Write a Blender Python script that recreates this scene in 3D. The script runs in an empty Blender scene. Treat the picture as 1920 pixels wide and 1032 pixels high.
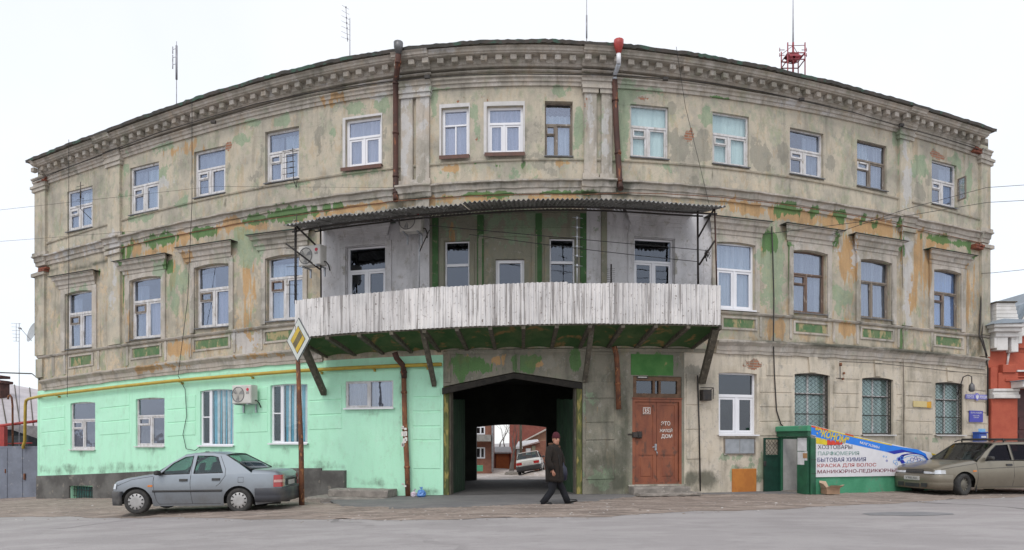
import bpy, bmesh, math, random
import numpy as np
from mathutils import Vector, Matrix
from mathutils.geometry import tessellate_polygon
random.seed(7)
rad = math.radians
S = bpy.context.scene
COL = S.collection

# ---------------------------------------------------------------- camera, sky, sun, exposure
F, CX, HY, EYE, D0 = 1250.0, 960.0, 828.0, 1.5, 17.9
cam_d = bpy.data.cameras.new('camera'); cam = bpy.data.objects.new('camera', cam_d); COL.objects.link(cam)
cam.location = (0, 0, EYE); cam.rotation_euler = (rad(90), 0, 0)
cam_d.sensor_width = 36; cam_d.lens = 36 * F / 1920; cam_d.shift_y = (HY - 516) / 1920
cam_d.clip_start = .1; cam_d.clip_end = 3000
S.camera = cam
world = bpy.data.worlds.new('World'); S.world = world; world.use_nodes = True
nt = world.node_tree; nt.nodes.clear()
wo = nt.nodes.new('ShaderNodeOutputWorld'); ad = nt.nodes.new('ShaderNodeAddShader')
b1 = nt.nodes.new('ShaderNodeBackground'); b2 = nt.nodes.new('ShaderNodeBackground')
sk = nt.nodes.new('ShaderNodeTexSky'); sk.sky_type = 'NISHITA'; sk.sun_disc = False
sk.sun_elevation = rad(52); sk.sun_rotation = rad(200); sk.dust_density = 2
nt.links.new(sk.outputs[0], b1.inputs[0]); b1.inputs[1].default_value = .05
tc = nt.nodes.new('ShaderNodeTexCoord'); nz = nt.nodes.new('ShaderNodeTexNoise'); nz.inputs['Scale'].default_value = 1.6
nz.inputs['Detail'].default_value = 5
cr = nt.nodes.new('ShaderNodeValToRGB')
cr.color_ramp.elements[0].position = .35; cr.color_ramp.elements[0].color = (.86, .90, .965, 1)
cr.color_ramp.elements[1].position = .6; cr.color_ramp.elements[1].color = (1, 1, 1, 1)
nt.links.new(tc.outputs['Generated'], nz.inputs['Vector']); nt.links.new(nz.outputs['Fac'], cr.inputs[0])
nt.links.new(cr.outputs[0], b2.inputs[0]); b2.inputs[1].default_value = .93
nt.links.new(b1.outputs[0], ad.inputs[0]); nt.links.new(b2.outputs[0], ad.inputs[1]); nt.links.new(ad.outputs[0], wo.inputs[0])
sun_d = bpy.data.lights.new('sun', 'SUN'); sun = bpy.data.objects.new('sun', sun_d); COL.objects.link(sun)
sun_d.energy = 1.1; sun_d.angle = rad(18); sun_d.color = (1, .97, .92)
# towards the sun: behind the camera, a little to the left, 52 degrees up
sun_dir = Vector((-math.sin(rad(20)) * math.cos(rad(52)), -math.cos(rad(20)) * math.cos(rad(52)), math.sin(rad(52))))
sun.rotation_euler = sun_dir.to_track_quat('Z', 'Y').to_euler()
S.view_settings.view_transform = 'Standard'; S.view_settings.look = 'None'
S.view_settings.gamma = 1; S.view_settings.exposure = 0; S.view_settings.use_curve_mapping = False

# ---------------------------------------------------------------- plan of the curved facade
def rfun(px):
    t = (px - 1000.0) / 850.0
    return 1 + .255 * t * t + .018 * t ** 4
def C0(px):
    y = D0 * rfun(px); return np.array([(px - CX) / F * y, y])
def NRM(px):
    a = C0(px - 1); b = C0(px + 1); t = (b - a) / np.linalg.norm(b - a)
    return np.array([t[1], -t[0]])            # outward, towards the street
_tab = {}
_ps = np.arange(-60, 2060, 4.0)
def inv(px, off):
    """facade parameter whose point at this offset is seen at px from the street"""
    k = round(off, 3)
    if k not in _tab:
        v = []
        for p in _ps:
            q = C0(p) + NRM(p) * off; v.append(CX + F * q[0] / q[1])
        _tab[k] = np.array(v)
    return float(np.interp(px, _tab[k], _ps))
def P2(p0, off):
    return C0(p0) + NRM(p0) * off
def PT(p0, z, off=0.0):
    q = P2(p0, off); return Vector((q[0], q[1], z))
def ZAT(px, py, off=0.0):
    p0 = inv(px, off); return EYE + (HY - py) / F * P2(p0, off)[1]
def FP(px, py, off=0.0):
    p0 = inv(px, off); q = P2(p0, off)
    return Vector((q[0], q[1], EYE + (HY - py) / F * q[1]))
def FR(px, z, off=0.0):
    """frame on the facade: x along it to the right, y into the wall, z up"""
    n = NRM(px); q = P2(px, off)
    M = Matrix(((-n[1], -n[0], 0, q[0]), (n[0], -n[1], 0, q[1]), (0, 0, 1, z), (0, 0, 0, 1)))
    return M
LINES = {
 'walltop': (.03, [(75,350),(124,335),(229,296),(300,273),(360,257),(422,241),(544,210),(684,187),(736,180),(807,166),(964,159),(1086,161),(1163,166),(1279,176),(1384,193),(1489,207),(1600,229),(1681,245),(1831,295)]),
 'sill3': (.03, [(88,454),(206,420),(229,412.5),(360,378),(422,363),(509,344),(614,328.6),(736,316),(811,307),(964,299),(1095,298),(1164,302),(1349,311),(1489,329),(1600,353),(1683,372),(1707,378),(1835,408)]),
 'str2t': (.1, [(65,488),(206,450),(229,445),(380,412),(535,386),(643,369),(811,347),(964,341),(1104,341),(1168,344),(1349,357),(1489,374),(1600,390),(1685,407),(1835,438)]),
 'str2b': (.1, [(88,502),(206,467),(229,459),(380,424),(535,398),(643,380),(811,361),(964,355),(1104,356),(1168,357),(1349,371),(1489,388),(1600,403),(1685,420),(1835,451)]),
 'sill2': (.05, [(70,669),(232,646),(400,624),(550,605),(1420,589),(1560,598),(1689,612),(1839,629)]),
 'str1t': (.1, [(74,712),(232,693),(400,671),(560,652),(960,632),(1420,636),(1560,647),(1692,657),(1851,674)]),
 'str1b': (.1, [(73,730),(232,707),(400,690),(554,676),(700,668),(850,659),(1179,656),(1343,657),(1480,662),(1560,667),(1692,672),(1851,689)]),
 'roof': (.55, [(47,301),(124,271),(223,236),(329,194),(488,146),(614,113),(736,93),(860,81),(971,76),(1069,77),(1154,75),(1279,94),(1349,110),(1471,134),(1600,165),(1678,182),(1772,210),(1868,244)]),
}
_fit = {}
for k, (off, pts) in LINES.items():
    xs = np.array([inv(a, off) for a, b in pts]); zs = np.array([ZAT(a, b, off) for a, b in pts])
    _fit[k] = np.polyfit((xs - 960) / 900, zs, 5 if len(pts) > 11 else 4)
def L(k, dz=0.0):
    c = _fit[k]
    return lambda p0: float(np.polyval(c, (min(max(p0, 40), 1885) - 960) / 900)) + dz
def terr(x, y):
    z = 0.0
    if x < 0: z -= .62 * (min(-x, 22) / 17.6) ** 1.3
    if y > 25: z -= min(y - 25, 22) * .04
    return z
def GP(px, py):
    """point of the ground seen at px, py"""
    z = 0.0
    for _ in range(12):
        d = (EYE - z) * F / (py - HY); x = (px - CX) / F * d; z = terr(x, d)
    return Vector((x, d, z))

# ---------------------------------------------------------------- paint and damage on the facade (in metres on the wall)
KINDS = 'gokbwGdy'
_patch = []
def patch(kind, px, py, rx, ry, s=1.0):
    p0 = inv(px, 0); q = C0(p0); sc = q[1] / F
    dx = abs(C0(p0 + 1)[0] - C0(p0 - 1)[0]) / 2
    _patch.append((KINDS.index(kind), q[0], EYE + (HY - py) * sc, rx * dx, ry * sc, s))
def masks(V):
    V = np.asarray(V); out = np.zeros((len(V), 8))
    for k, x, z, rx, rz, s in _patch:
        d = np.sqrt(((V[:, 0] - x) / rx) ** 2 + ((V[:, 2] - z) / rz) ** 2)
        v = np.clip((1.55 - d) * 1.0, 0, 1) * s
        out[:, k] = np.maximum(out[:, k], v)
    return out
for a in [(450,262,16,11),(527,227,20,10),(464,232,22,5),(310,276,22,5),(307,322,9,20),(666,200,20,13),(715,196,16,13),(628,250,6,8),
          (558,347,34,4,.8),(684,325,36,4,.8),(264,410,30,6,.8),(338,381,13,9),(240,330,14,45,.45),(825,171,30,6),(1051,172,26,12),(1086,238,11,38),(887,214,14,13),
          (894,245,9,26),(814,196,6,22),(828,329,24,10,.7),(980,330,60,10,.45),(1175,190,14,34),(1210,172,24,7),(1321,221,14,16),(1171,250,9,45),
          (1258,315,36,4,.8),(1723,313,17,20),(1814,337,11,34),(1789,302,14,9),(1130,240,5,60,.6),(1680,262,9,16,.8),
          (1573,560,12,30,.9),(1587,570,16,28,.9),(470,470,26,30,.9),(455,450,20,20),(335,520,16,30,.9),(325,555,13,30,.8),(300,505,10,14),
          (1452,510,22,80),(1446,480,24,40),(1395,888,26,16,.9),(1432,880,14,22),(1377,858,24,6,.9),(1125,892,24,17),(1104,762,14,12),(1745,820,26,5,.5),(1440,900,8,30,.8),
          (150,540,20,20,.4),(960,420,120,40,.55)]: patch('g', *a)
for a in [(842,316,22,5),(1069,309,32,4),(345,278,30,12,.6),(520,310,24,14,.55),(620,190,22,10,.6),(380,300,14,20,.5),
          (250,470,18,14,.9),(345,445,15,12),(300,468,40,7),(430,424,26,12),(480,424,22,10),(560,410,18,10),(650,394,40,7,1),(700,386,36,7),
          (330,510,10,28,.75),(355,480,12,10,.8),(465,540,17,55,.7),(460,440,16,12,.7),(600,405,20,8,.8),
          (900,372,80,7),(1040,372,50,7),(1400,392,50,9),(1480,404,40,12),(1550,415,40,14),(1620,425,40,12),(1660,430,30,16),(1380,380,30,6),
          (1588,480,18,42,.8),(1722,510,15,80,.75),(1755,455,30,14,.8),(1820,540,8,55,.7),(1700,560,10,40,.6),(1440,470,12,10,.7),
          (336,655,20,15),(1452,616,22,17),(1586,617,16,12),(464,640,18,18,.8),(1110,780,10,13),(925,677,18,9),(1003,681,20,8),(870,672,14,8,.8),
          (240,580,4,60,.7),(300,690,60,6,.6),(500,668,50,5,.6),(850,450,12,50,.4)]: patch('o', *a)
for a in [(1272,277,22,30),(1314,277,20,24),(1429,294,16,27),(1258,202,14,12),(1468,287,9,23),(1558,305,9,16),(1723,358,13,18),(1640,330,14,12,.8),
          (1030,679,22,13),(1295,694,19,12),(1500,560,10,20,.5),(600,250,16,36,.5),(700,290,30,20,.5),(480,330,20,10,.5),(1590,560,30,20,.4),
          (440,580,18,30,.6),(1130,820,30,30,.6),(1010,230,12,50,.5),(1000,290,60,8,.5)]: patch('k', *a)
for a in [(506,240,9,4),(429,273,6,10),(860,189,7,4),(905,188,11,4),(1098,203,3,20),(891,263,5,9),(1206,189,11,5),(1293,256,9,9),(1245,194,9,3),
          (223,347,3.5,24),(1758,291,14,6,.95),(1407,684,17,12),(1500,236,9,5)]: patch('b', *a)
for a in [(763,215,9,60),(763,290,9,30,.8),(797,180,10,20,.8),(797,215,8,30,.6),(1107,230,8,60,.8),(1135,260,7,60,.6),(1697,330,8,50,.9),(1700,520,9,70,.9),(1697,590,9,40,.8),
          (215,455,8,20,.7),(216,530,8,60,.6),(460,640,22,22,.9),(700,185,30,5,.6),(300,345,20,10,.5),(150,470,60,10,.5),(620,120,60,8,.6),
          (820,110,60,6,.6),(700,160,50,5,.7),(570,170,60,5,.6),(1490,200,50,4,.5),(1600,480,6,30,.6),(1560,470,12,20,.5)]: patch('w', *a)
for a in [(300,452,33,11),(245,468,5,14),(380,436,26,9),(478,414,22,9),(546,404,46,14),(622,389,28,6),(910,365,70,5),(1040,364,30,4),(1095,364,20,4),
          (1476,392,22,10),(1528,398,8,9),(1575,407,10,13),(1616,412,5,9),(1640,420,4,10,.9),(1445,455,14,20),(1760,448,28,6),(1800,458,24,6),(1680,420,5,10),
          (318,500,7,14),(187,512,4,9),(1462,400,8,8),(1346,184,16,4),(905,309,50,3),(1000,308,40,3,.8),(1567,450,6,14),(1687,462,4,20),(1820,480,4,12),
          (862,690,14,26),(880,680,44,10),(905,690,30,10),(990,674,30,8),(985,688,18,12),(1080,676,10,22),(1222,684,40,20),(1480,460,6,14),(1690,640,3,30,.8),(234,470,4,40,.8),(232,560,3,90,.5)]: patch('G', *a)
for a in [(110,884,50,9,.55),(240,876,70,9,.5),(470,872,90,9,.5),(610,872,40,9,.5),(700,905,50,10,.5),(800,925,26,12,.6),(750,760,4,120,.5),(155,850,10,12,.5),(282,845,12,12,.5),(468,775,6,16,.5),(406,848,20,8,.45),(541,845,20,8,.45),(693,775,30,9,.45),(1326,899,20,16),(1295,899,12,16),(1159,906,15,16),(1290,862,8,8,.6),(1480,910,20,12,.7),(170,880,120,10,.5),(745,395,20,14),(1165,362,18,10),(780,372,30,8,.8),
          (950,350,120,5,.7),(1560,648,90,6,.9),(1720,660,90,6,.9),(1440,640,50,6,.8),(1170,350,60,5,.8),(700,378,60,5,.6),(150,500,90,5,.8),(330,465,60,4,.6),
          (400,700,60,4,.4),(1830,640,20,40,.6),(1135,880,50,60,.7),(1135,760,50,80,.5),(70,560,8,200,.5),(215,380,8,40,.3),(1170,820,12,100,.7),(1300,800,12,30,.4),
          (1560,700,6,30,.5),(1693,760,3,70,.8),(1640,640,30,10,.5),(1100,365,40,8,.7),(560,660,60,8,.5)]: patch('d', *a)

# ---------------------------------------------------------------- mesh collecting and linking
WM = {}
class MB:
    def __init__(s): s.v = []; s.f = []; s.m = []; s.cur = 0; s.sm = []; s.smooth = False
    def vert(s, p): s.v.append(Vector(p)); return len(s.v) - 1
    def face(s, idx): s.f.append(tuple(idx)); s.m.append(s.cur); s.sm.append(s.smooth)
    def poly(s, pts): s.face([s.vert(p) for p in pts]); return s
    def box(s, a, b, M=None):
        x0, y0, z0 = a; x1, y1, z1 = b
        c = [(x0,y0,z0),(x1,y0,z0),(x1,y1,z0),(x0,y1,z0),(x0,y0,z1),(x1,y0,z1),(x1,y1,z1),(x0,y1,z1)]
        i = [s.vert(M @ Vector(p) if M else p) for p in c]
        for q in ((0,3,2,1),(4,5,6,7),(0,1,5,4),(1,2,6,5),(2,3,7,6),(3,0,4,7)): s.face([i[k] for k in q])
        return s
    def cbox(s, a, b, c=.01, M=None):
        """box with bevelled front edges (front is -y)"""
        x0, y0, z0 = a; x1, y1, z1 = b
        r = [[(x0,y1,z0),(x1,y1,z0),(x1,y1,z1),(x0,y1,z1)], [(x0,y0+c,z0),(x1,y0+c,z0),(x1,y0+c,z1),(x0,y0+c,z1)],
             [(x0+c,y0,z0+c),(x1-c,y0,z0+c),(x1-c,y0,z1-c),(x0+c,y0,z1-c)]]
        I = [[s.vert(M @ Vector(p) if M else p) for p in q] for q in r]
        for a_, b_ in ((0,1),(1,2)):
            for k in range(4): s.face((I[a_][k], I[a_][(k+1)%4], I[b_][(k+1)%4], I[b_][k]))
        s.face(I[2]); s.face(I[0][::-1]); return s
    def tube(s, pts, r, n=8, cap=True, M=None):
        pts = [Vector(p) for p in pts]; rs = r if hasattr(r, '__len__') else [r] * len(pts)
        rings = []; sm = s.smooth; s.smooth = True; up = None
        for i, p in enumerate(pts):
            t = (pts[min(i+1, len(pts)-1)] - pts[max(i-1, 0)]).normalized()
            if up is None:
                up = Vector((0,0,1)) if abs(t.z) < .9 else Vector((1,0,0))
            a = t.cross(up).normalized(); b = a.cross(t).normalized(); up = b
            ring = []
            for k in range(n):
                w = 2*math.pi*k/n; q = p + (a*math.cos(w) + b*math.sin(w)) * rs[i]
                ring.append(s.vert(M @ q if M else q))
            rings.append(ring)
        for i in range(len(rings)-1):
            for k in range(n): s.face((rings[i][k], rings[i][(k+1)%n], rings[i+1][(k+1)%n], rings[i+1][k]))
        s.smooth = False
        if cap: s.face(rings[0][::-1]); s.face(rings[-1])
        s.smooth = sm; return s
    def loft(s, rings, closed=True, cap=True, smooth=True):
        I = [[s.vert(p) for p in r] for r in rings]; n = len(I[0]); sm = s.smooth; s.smooth = smooth
        for i in range(len(I)-1):
            for k in range(n if closed else n-1): s.face((I[i][k], I[i][(k+1)%n], I[i+1][(k+1)%n], I[i+1][k]))
        s.smooth = False
        if cap and closed: s.face(I[0][::-1]); s.face(I[-1])
        s.smooth = sm; return s
    def prism(s, poly, y0, y1, M=None):
        """(x, z) outline extruded from y0 to y1; poly may be a list of loops (first is the outline)"""
        loops = poly if isinstance(poly[0][0], (tuple, list)) else [poly]
        tri = tessellate_polygon([[Vector((a, b, 0)) for a, b in l] for l in loops])
        flat = [p for l in loops for p in l]
        A = [s.vert(M @ Vector((a, y0, b)) if M else (a, y0, b)) for a, b in flat]
        B = [s.vert(M @ Vector((a, y1, b)) if M else (a, y1, b)) for a, b in flat]
        for t in tri: s.face([A[i] for i in t]); s.face([B[i] for i in t][::-1])
        k0 = 0
        for l in loops:
            n = len(l)
            for k in range(n): s.face((A[k0+k], A[k0+(k+1)%n], B[k0+(k+1)%n], B[k0+k]))
            k0 += n
        return s
    def mesh(s, name, mats, Mi=None, paint=False):
        me = bpy.data.meshes.new(name)
        vs = [(Mi @ v) if Mi else v for v in s.v]
        me.from_pydata([tuple(v) for v in vs], [], s.f)
        mats = mats if isinstance(mats, (list, tuple)) else [mats]
        for m in mats: me.materials.append(m)
        me.polygons.foreach_set('material_index', s.m); me.polygons.foreach_set('use_smooth', s.sm)
        if paint and s.v:
            k = masks(np.array([tuple(v) for v in s.v]))
            for nm, sl in (('m1', k[:, :4]), ('m2', k[:, 4:])):
                at = me.attributes.new(nm, 'FLOAT_COLOR', 'POINT'); at.data.foreach_set('color', sl.astype(np.float32).ravel())
        me.update(); return me
def link(name, data, M, parent=None):
    o = bpy.data.objects.new(name, data); COL.objects.link(o)
    if parent is not None:
        o.parent = parent; o.matrix_basis = WM[parent.name].inverted() @ M
    else: o.matrix_basis = M
    WM[o.name] = M.copy(); return o
def tag(o, label=None, cat=None, group=None, kind=None):
    if label: o['label'] = label
    if cat: o['category'] = cat
    if group: o['group'] = group
    if kind: o['kind'] = kind
    return o
def thing(name, M, label, cat, group=None):
    if not isinstance(M, Matrix): M = Matrix.Translation(Vector(M))
    return tag(link(name, None, M), label, cat, group)
def obj(name, mb, mats, parent=None, M=None, paint=False, label=None):
    """one mesh object; mb is in world coordinates"""
    if M is None:
        xs = [v.x for v in mb.v]; ys = [v.y for v in mb.v]; zs = [v.z for v in mb.v]
        M = Matrix.Translation(((min(xs)+max(xs))/2, (min(ys)+max(ys))/2, min(zs)))
    me = mb.mesh(name, mats, M.inverted(), paint); me.validate()
    o = link(name, me, M, parent)
    if label: o['label'] = label
    return o
def local(name, mb, mats, parent, label=None):
    """one mesh object; mb is in the coordinates of its parent"""
    me = mb.mesh(name, mats); o = link(name, me, WM[parent.name].copy(), parent)
    if label: o['label'] = label
    return o
def text(name, s, M, w, h, mat, parent, depth=.004, shear=0, bold=0):
    """lettering standing in the x-z plane of M, lower left corner at its origin"""
    cu = bpy.data.curves.new('lettering', 'FONT'); cu.body = s; cu.size = 1; cu.extrude = .02; cu.offset = bold; cu.shear = shear
    cu.resolution_u = 2
    t = bpy.data.objects.new('lettering', cu); COL.objects.link(t); bpy.context.view_layer.update()
    me = bpy.data.meshes.new_from_object(t.evaluated_get(bpy.context.evaluated_depsgraph_get()))
    bpy.data.objects.remove(t); bpy.data.curves.remove(cu)
    v = np.zeros(len(me.vertices)*3); me.vertices.foreach_get('co', v); v = v.reshape(-1, 3)
    mn, mx = v.min(0), v.max(0)
    sx = w/(mx[0]-mn[0]); sy = h/(mx[1]-mn[1]) if h else sx
    out = np.stack([(v[:,0]-mn[0])*sx, -(v[:,2]-mn[2])*depth/max(1e-6, mx[2]-mn[2]), (v[:,1]-mn[1])*sy], 1)
    me.vertices.foreach_set('co', out.ravel()); me.update()
    me.materials.clear(); me.materials.append(mat)
    return link(name, me, M, parent)

# ---------------------------------------------------------------- materials
MATS = {}
def nodes(name):
    m = bpy.data.materials.new(name); m.use_nodes = True; t = m.node_tree
    return m, t, t.nodes['Principled BSDF']
def N(t, ty, **kw):
    n = t.nodes.new(ty)
    for k, v in kw.items():
        if k in n.inputs: n.inputs[k].default_value = v
        else: setattr(n, k, v)
    return n
def noise(t, scale, vec, detail=4, rough=.55):
    n = N(t, 'ShaderNodeTexNoise'); n.inputs['Scale'].default_value = scale; n.inputs['Detail'].default_value = detail
    n.inputs['Roughness'].default_value = rough; t.links.new(vec, n.inputs['Vector']); return n.outputs['Fac']
def mathn(t, op, a, b=None, c=None, clamp=False):
    n = N(t, 'ShaderNodeMath', operation=op); n.use_clamp = clamp
    for i, x in enumerate((a, b, c)):
        if x is None: continue
        if isinstance(x, (int, float)): n.inputs[i].default_value = x
        else: t.links.new(x, n.inputs[i])
    return n.outputs[0]
def mix(t, f, a, b, mode='MIX'):
    n = N(t, 'ShaderNodeMix', data_type='RGBA', blend_type=mode)
    for i, x in ((0, f), (6, a), (7, b)):
        if isinstance(x, (int, float)): n.inputs[i].default_value = x
        elif isinstance(x, (tuple, list)): n.inputs[i].default_value = (*x[:3], 1)
        else: t.links.new(x, n.inputs[i])
    return n.outputs[2]
def ramp(t, f, lo, hi):
    n = N(t, 'ShaderNodeMapRange', interpolation_type='SMOOTHSTEP')
    n.inputs['From Min'].default_value = lo; n.inputs['From Max'].default_value = hi
    t.links.new(f, n.inputs['Value']); return n.outputs[0]
def pos(t, sx=1, sy=1, sz=1, objco=False):
    if objco: src = N(t, 'ShaderNodeTexCoord').outputs['Object']
    else: src = N(t, 'ShaderNodeNewGeometry').outputs['Position']
    m = N(t, 'ShaderNodeMapping'); m.inputs['Scale'].default_value = (sx, sy, sz)
    t.links.new(src, m.inputs['Vector']); return m.outputs[0]
def bump(t, bs, h, strength=.3, dist=.01):
    b = N(t, 'ShaderNodeBump', Strength=strength, Distance=dist); t.links.new(h, b.inputs['Height']); t.links.new(b.outputs[0], bs.inputs['Normal'])
def mat(name, c, c2=None, rough=.7, metal=0, scale=6, lo=.35, hi=.65, sz=1, bmp=.2, c3=None, s3=30, t3=(.6, .7), fine=.12, objco=False, coat=0):
    if name in MATS: return MATS[name]
    m, t, bs = nodes(name); v = pos(t, 1, 1, sz, objco)
    n1 = noise(t, scale, v, 5); col = mix(t, ramp(t, n1, lo, hi), c, c2 or tuple(x*.82 for x in c))
    nf = noise(t, scale*9, v, 3)
    if c3: col = mix(t, ramp(t, noise(t, s3, v, 4), *t3), col, c3)
    if fine: col = mix(t, fine, col, mix(t, nf, (0, 0, 0), (1, 1, 1)), 'OVERLAY')
    t.links.new(col, bs.inputs['Base Color']); bs.inputs['Roughness'].default_value = rough; bs.inputs['Metallic'].default_value = metal
    if coat: bs.inputs['Coat Weight'].default_value = coat; bs.inputs['Coat Roughness'].default_value = .08
    if bmp: bump(t, bs, nf, bmp, .01)
    MATS[name] = m; return m
def plaster(name, base, streak=.5, grime=.25, extra_green=0.0, crack=.2, mott=.35, chips=.6):
    """old limewashed render: listed patches of paint, bare render, brick and dirt over a mottled base"""
    m, t, bs = nodes(name); v = pos(t); vs = pos(t, 3.4, 3.4, .5); v2 = pos(t, 1, 1, .7)
    a1 = N(t, 'ShaderNodeAttribute', attribute_name='m1'); a2 = N(t, 'ShaderNodeAttribute', attribute_name='m2')
    s1 = N(t, 'ShaderNodeSeparateColor'); t.links.new(a1.outputs['Color'], s1.inputs[0])
    s2 = N(t, 'ShaderNodeSeparateColor'); t.links.new(a2.outputs['Color'], s2.inputs[0])
    k = dict(g=s1.outputs[0], o=s1.outputs[1], k=s1.outputs[2], b=a1.outputs['Alpha'], w=s2.outputs[0], G=s2.outputs[1], d=s2.outputs[2])
    nb = noise(t, .9, v, 6, .6); nm = noise(t, 3.2, v2, 8, .65); nm2 = noise(t, 2.6, pos(t, 1.3, 1.3, .9), 7, .68); nf = noise(t, 42, v, 5, .7); ns = noise(t, 1.3, vs, 6, .65)
    vg = N(t, 'ShaderNodeTexVoronoi', feature='DISTANCE_TO_EDGE'); vg.inputs['Scale'].default_value = 1.1
    dn = N(t, 'ShaderNodeMix', data_type='VECTOR'); dn.inputs[0].default_value = .25
    cn = N(t, 'ShaderNodeTexNoise'); cn.inputs['Scale'].default_value = 2.5; cn.inputs['Detail'].default_value = 6; t.links.new(v, cn.inputs['Vector'])
    t.links.new(v, dn.inputs[4]); t.links.new(cn.outputs['Color'], dn.inputs[5]); t.links.new(dn.outputs[1], vg.inputs['Vector'])
    col = mix(t, ramp(t, nb, .38, .62), base[0], base[1])
    col = mix(t, mathn(t, 'MULTIPLY', ramp(t, nm, .5, .62), .75), col, base[2])
    col = mix(t, mathn(t, 'MULTIPLY', ramp(t, nm2, .56, .66), .55), col, base[3])
    if mott:
        no = noise(t, 1.9, pos(t, 1.6, 1.6, .55), 8, .7); ng = noise(t, 1.5, pos(t, 1.3, 1.3, .8), 7, .66)
        col = mix(t, mathn(t, 'MULTIPLY', ramp(t, no, .54, .62), mott*.55), col, (.44, .30, .16)); col = mix(t, mathn(t, 'MULTIPLY', ramp(t, ng, .56, .64), mott*.6), col, (.24, .31, .18))
        col = mix(t, mathn(t, 'MULTIPLY', ramp(t, mathn(t, 'ADD', mathn(t, 'MULTIPLY', no, .5), mathn(t, 'MULTIPLY', nb, .5)), .46, .40), mott*.5), col, (.27, .25, .215))
    ch = noise(t, 6.5, pos(t, 1, 1, .8), 9, .78); chf = ramp(t, mathn(t, 'ADD', mathn(t, 'MULTIPLY', ch, .7), mathn(t, 'MULTIPLY', nm, .3)), .565, .575)
    if chips: col = mix(t, mathn(t, 'MULTIPLY', chf, chips), col, mix(t, nf, (.24, .225, .19), (.50, .47, .42)))
    def lay(col, key, c, c2, n_, amp=.85, f=1.0):
        x = mathn(t, 'ADD', k[key], mathn(t, 'MULTIPLY', mathn(t, 'SUBTRACT', n_, .5), amp*4.6))
        fac = mathn(t, 'MULTIPLY', ramp(t, x, .50, .56), mathn(t, 'MULTIPLY', ramp(t, k[key], .02, .12), f))
        return mix(t, fac, col, mix(t, nf, c, c2))
    col = lay(col, 'k', (.27, .255, .215), (.32, .305, .255), nm2, .6, .75)
    col = lay(col, 'o', (.46, .25, .10), (.56, .36, .17), ns, .8, .8)
    col = lay(col, 'g', (.19, .30, .18), (.31, .39, .27), nm, .8, .68)
    col = lay(col, 'G', (.07, .18, .05), (.14, .25, .10), ns, .6, .9)
    col = lay(col, 'w', (.46, .45, .44), (.58, .56, .54), nm, .9, .85)
    br = N(t, 'ShaderNodeTexBrick'); bm = N(t, 'ShaderNodeCombineXYZ'); sp = N(t, 'ShaderNodeSeparateXYZ'); t.links.new(v, sp.inputs[0])
    t.links.new(sp.outputs[0], bm.inputs[0]); t.links.new(sp.outputs[2], bm.inputs[1]); t.links.new(bm.outputs[0], br.inputs['Vector'])
    br.inputs['Color1'].default_value = (.30, .13, .08, 1); br.inputs['Color2'].default_value = (.40, .20, .13, 1); br.inputs['Mortar'].default_value = (.30, .27, .22, 1)
    br.inputs['Scale'].default_value = 1; br.inputs['Brick Width'].default_value = .25; br.inputs['Row Height'].default_value = .075; br.inputs['Mortar Size'].default_value = .012
    xb = mathn(t, 'ADD', k['b'], mathn(t, 'MULTIPLY', mathn(t, 'SUBTRACT', nm, .5), 3.2)); fb = ramp(t, xb, .5, .54)
    fb = mathn(t, 'MULTIPLY', fb, ramp(t, k['b'], .02, .1))
    col = mix(t, fb, col, br.outputs['Color'])
    # weather: streaks everywhere, more where listed
    st = ramp(t, ns, .48, .74)
    col = mix(t, mathn(t, 'MULTIPLY', st, streak), col, (.09, .085, .07), 'MIX')
    gd = mathn(t, 'ADD', k['d'], mathn(t, 'MULTIPLY', mathn(t, 'SUBTRACT', nm2, .5), 1.3)); gd = mathn(t, 'MULTIPLY', ramp(t, gd, .25, .9), ramp(t, k['d'], .02, .2))
    col = mix(t, mathn(t, 'MULTIPLY', gd, .8), col, (.075, .08, .06))
    col = mix(t, mathn(t, 'MULTIPLY', ramp(t, nb, .5, .75), grime), col, (.16, .15, .125))
    col = mix(t, mathn(t, 'MULTIPLY', mathn(t, 'LESS_THAN', vg.outputs['Distance'], .003), crack), col, (.08, .075, .065))
    col = mix(t, .22, col, mix(t, nf, (.0, .0, .0), (1, 1, 1)), 'OVERLAY')
    t.links.new(col, bs.inputs['Base Color']); bs.inputs['Roughness'].default_value = .92; bs.inputs['Specular IOR Level'].default_value = .15
    hgt = mathn(t, 'ADD', mathn(t, 'MULTIPLY', nf, .25), mathn(t, 'ADD', mathn(t, 'ADD', nm, mathn(t, 'MULTIPLY', chf, -.5*min(1, chips*1.6))), mathn(t, 'MULTIPLY', fb, -1.2)))
    bump(t, bs, hgt, .45, .02); MATS[name] = m; return m
M_UP = plaster('old_plaster', ((.53, .47, .37), (.42, .385, .32), (.385, .39, .295), (.60, .50, .37)), .32, .42, mott=.55, chips=.75)
M_UP2 = plaster('patchy_old_plaster', ((.50, .44, .345), (.385, .35, .285), (.58, .46, .32), (.32, .36, .235)), .38, .42, mott=1.0, chips=.8)
M_MOULD = plaster('moulding_plaster', ((.49, .44, .385), (.39, .36, .31), (.56, .52, .475), (.43, .37, .29)), .48, .4)
M_MINT = plaster('mint_paint', ((.48, .85, .62), (.50, .87, .645), (.46, .82, .59), (.52, .86, .65)), .10, .10, crack=.0, mott=.0, chips=.10)
M_CREAM = plaster('cream_paint', ((.62, .55, .45), (.53, .47, .38), (.60, .54, .46), (.48, .42, .32)), .45, .45, mott=.12)
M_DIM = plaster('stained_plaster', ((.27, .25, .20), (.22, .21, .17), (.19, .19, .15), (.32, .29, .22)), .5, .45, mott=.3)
M_WHITE = plaster('white_limewash', ((.62, .61, .62), (.55, .54, .55), (.64, .62, .63), (.50, .485, .47)), .26, .3, mott=.0)
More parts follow.
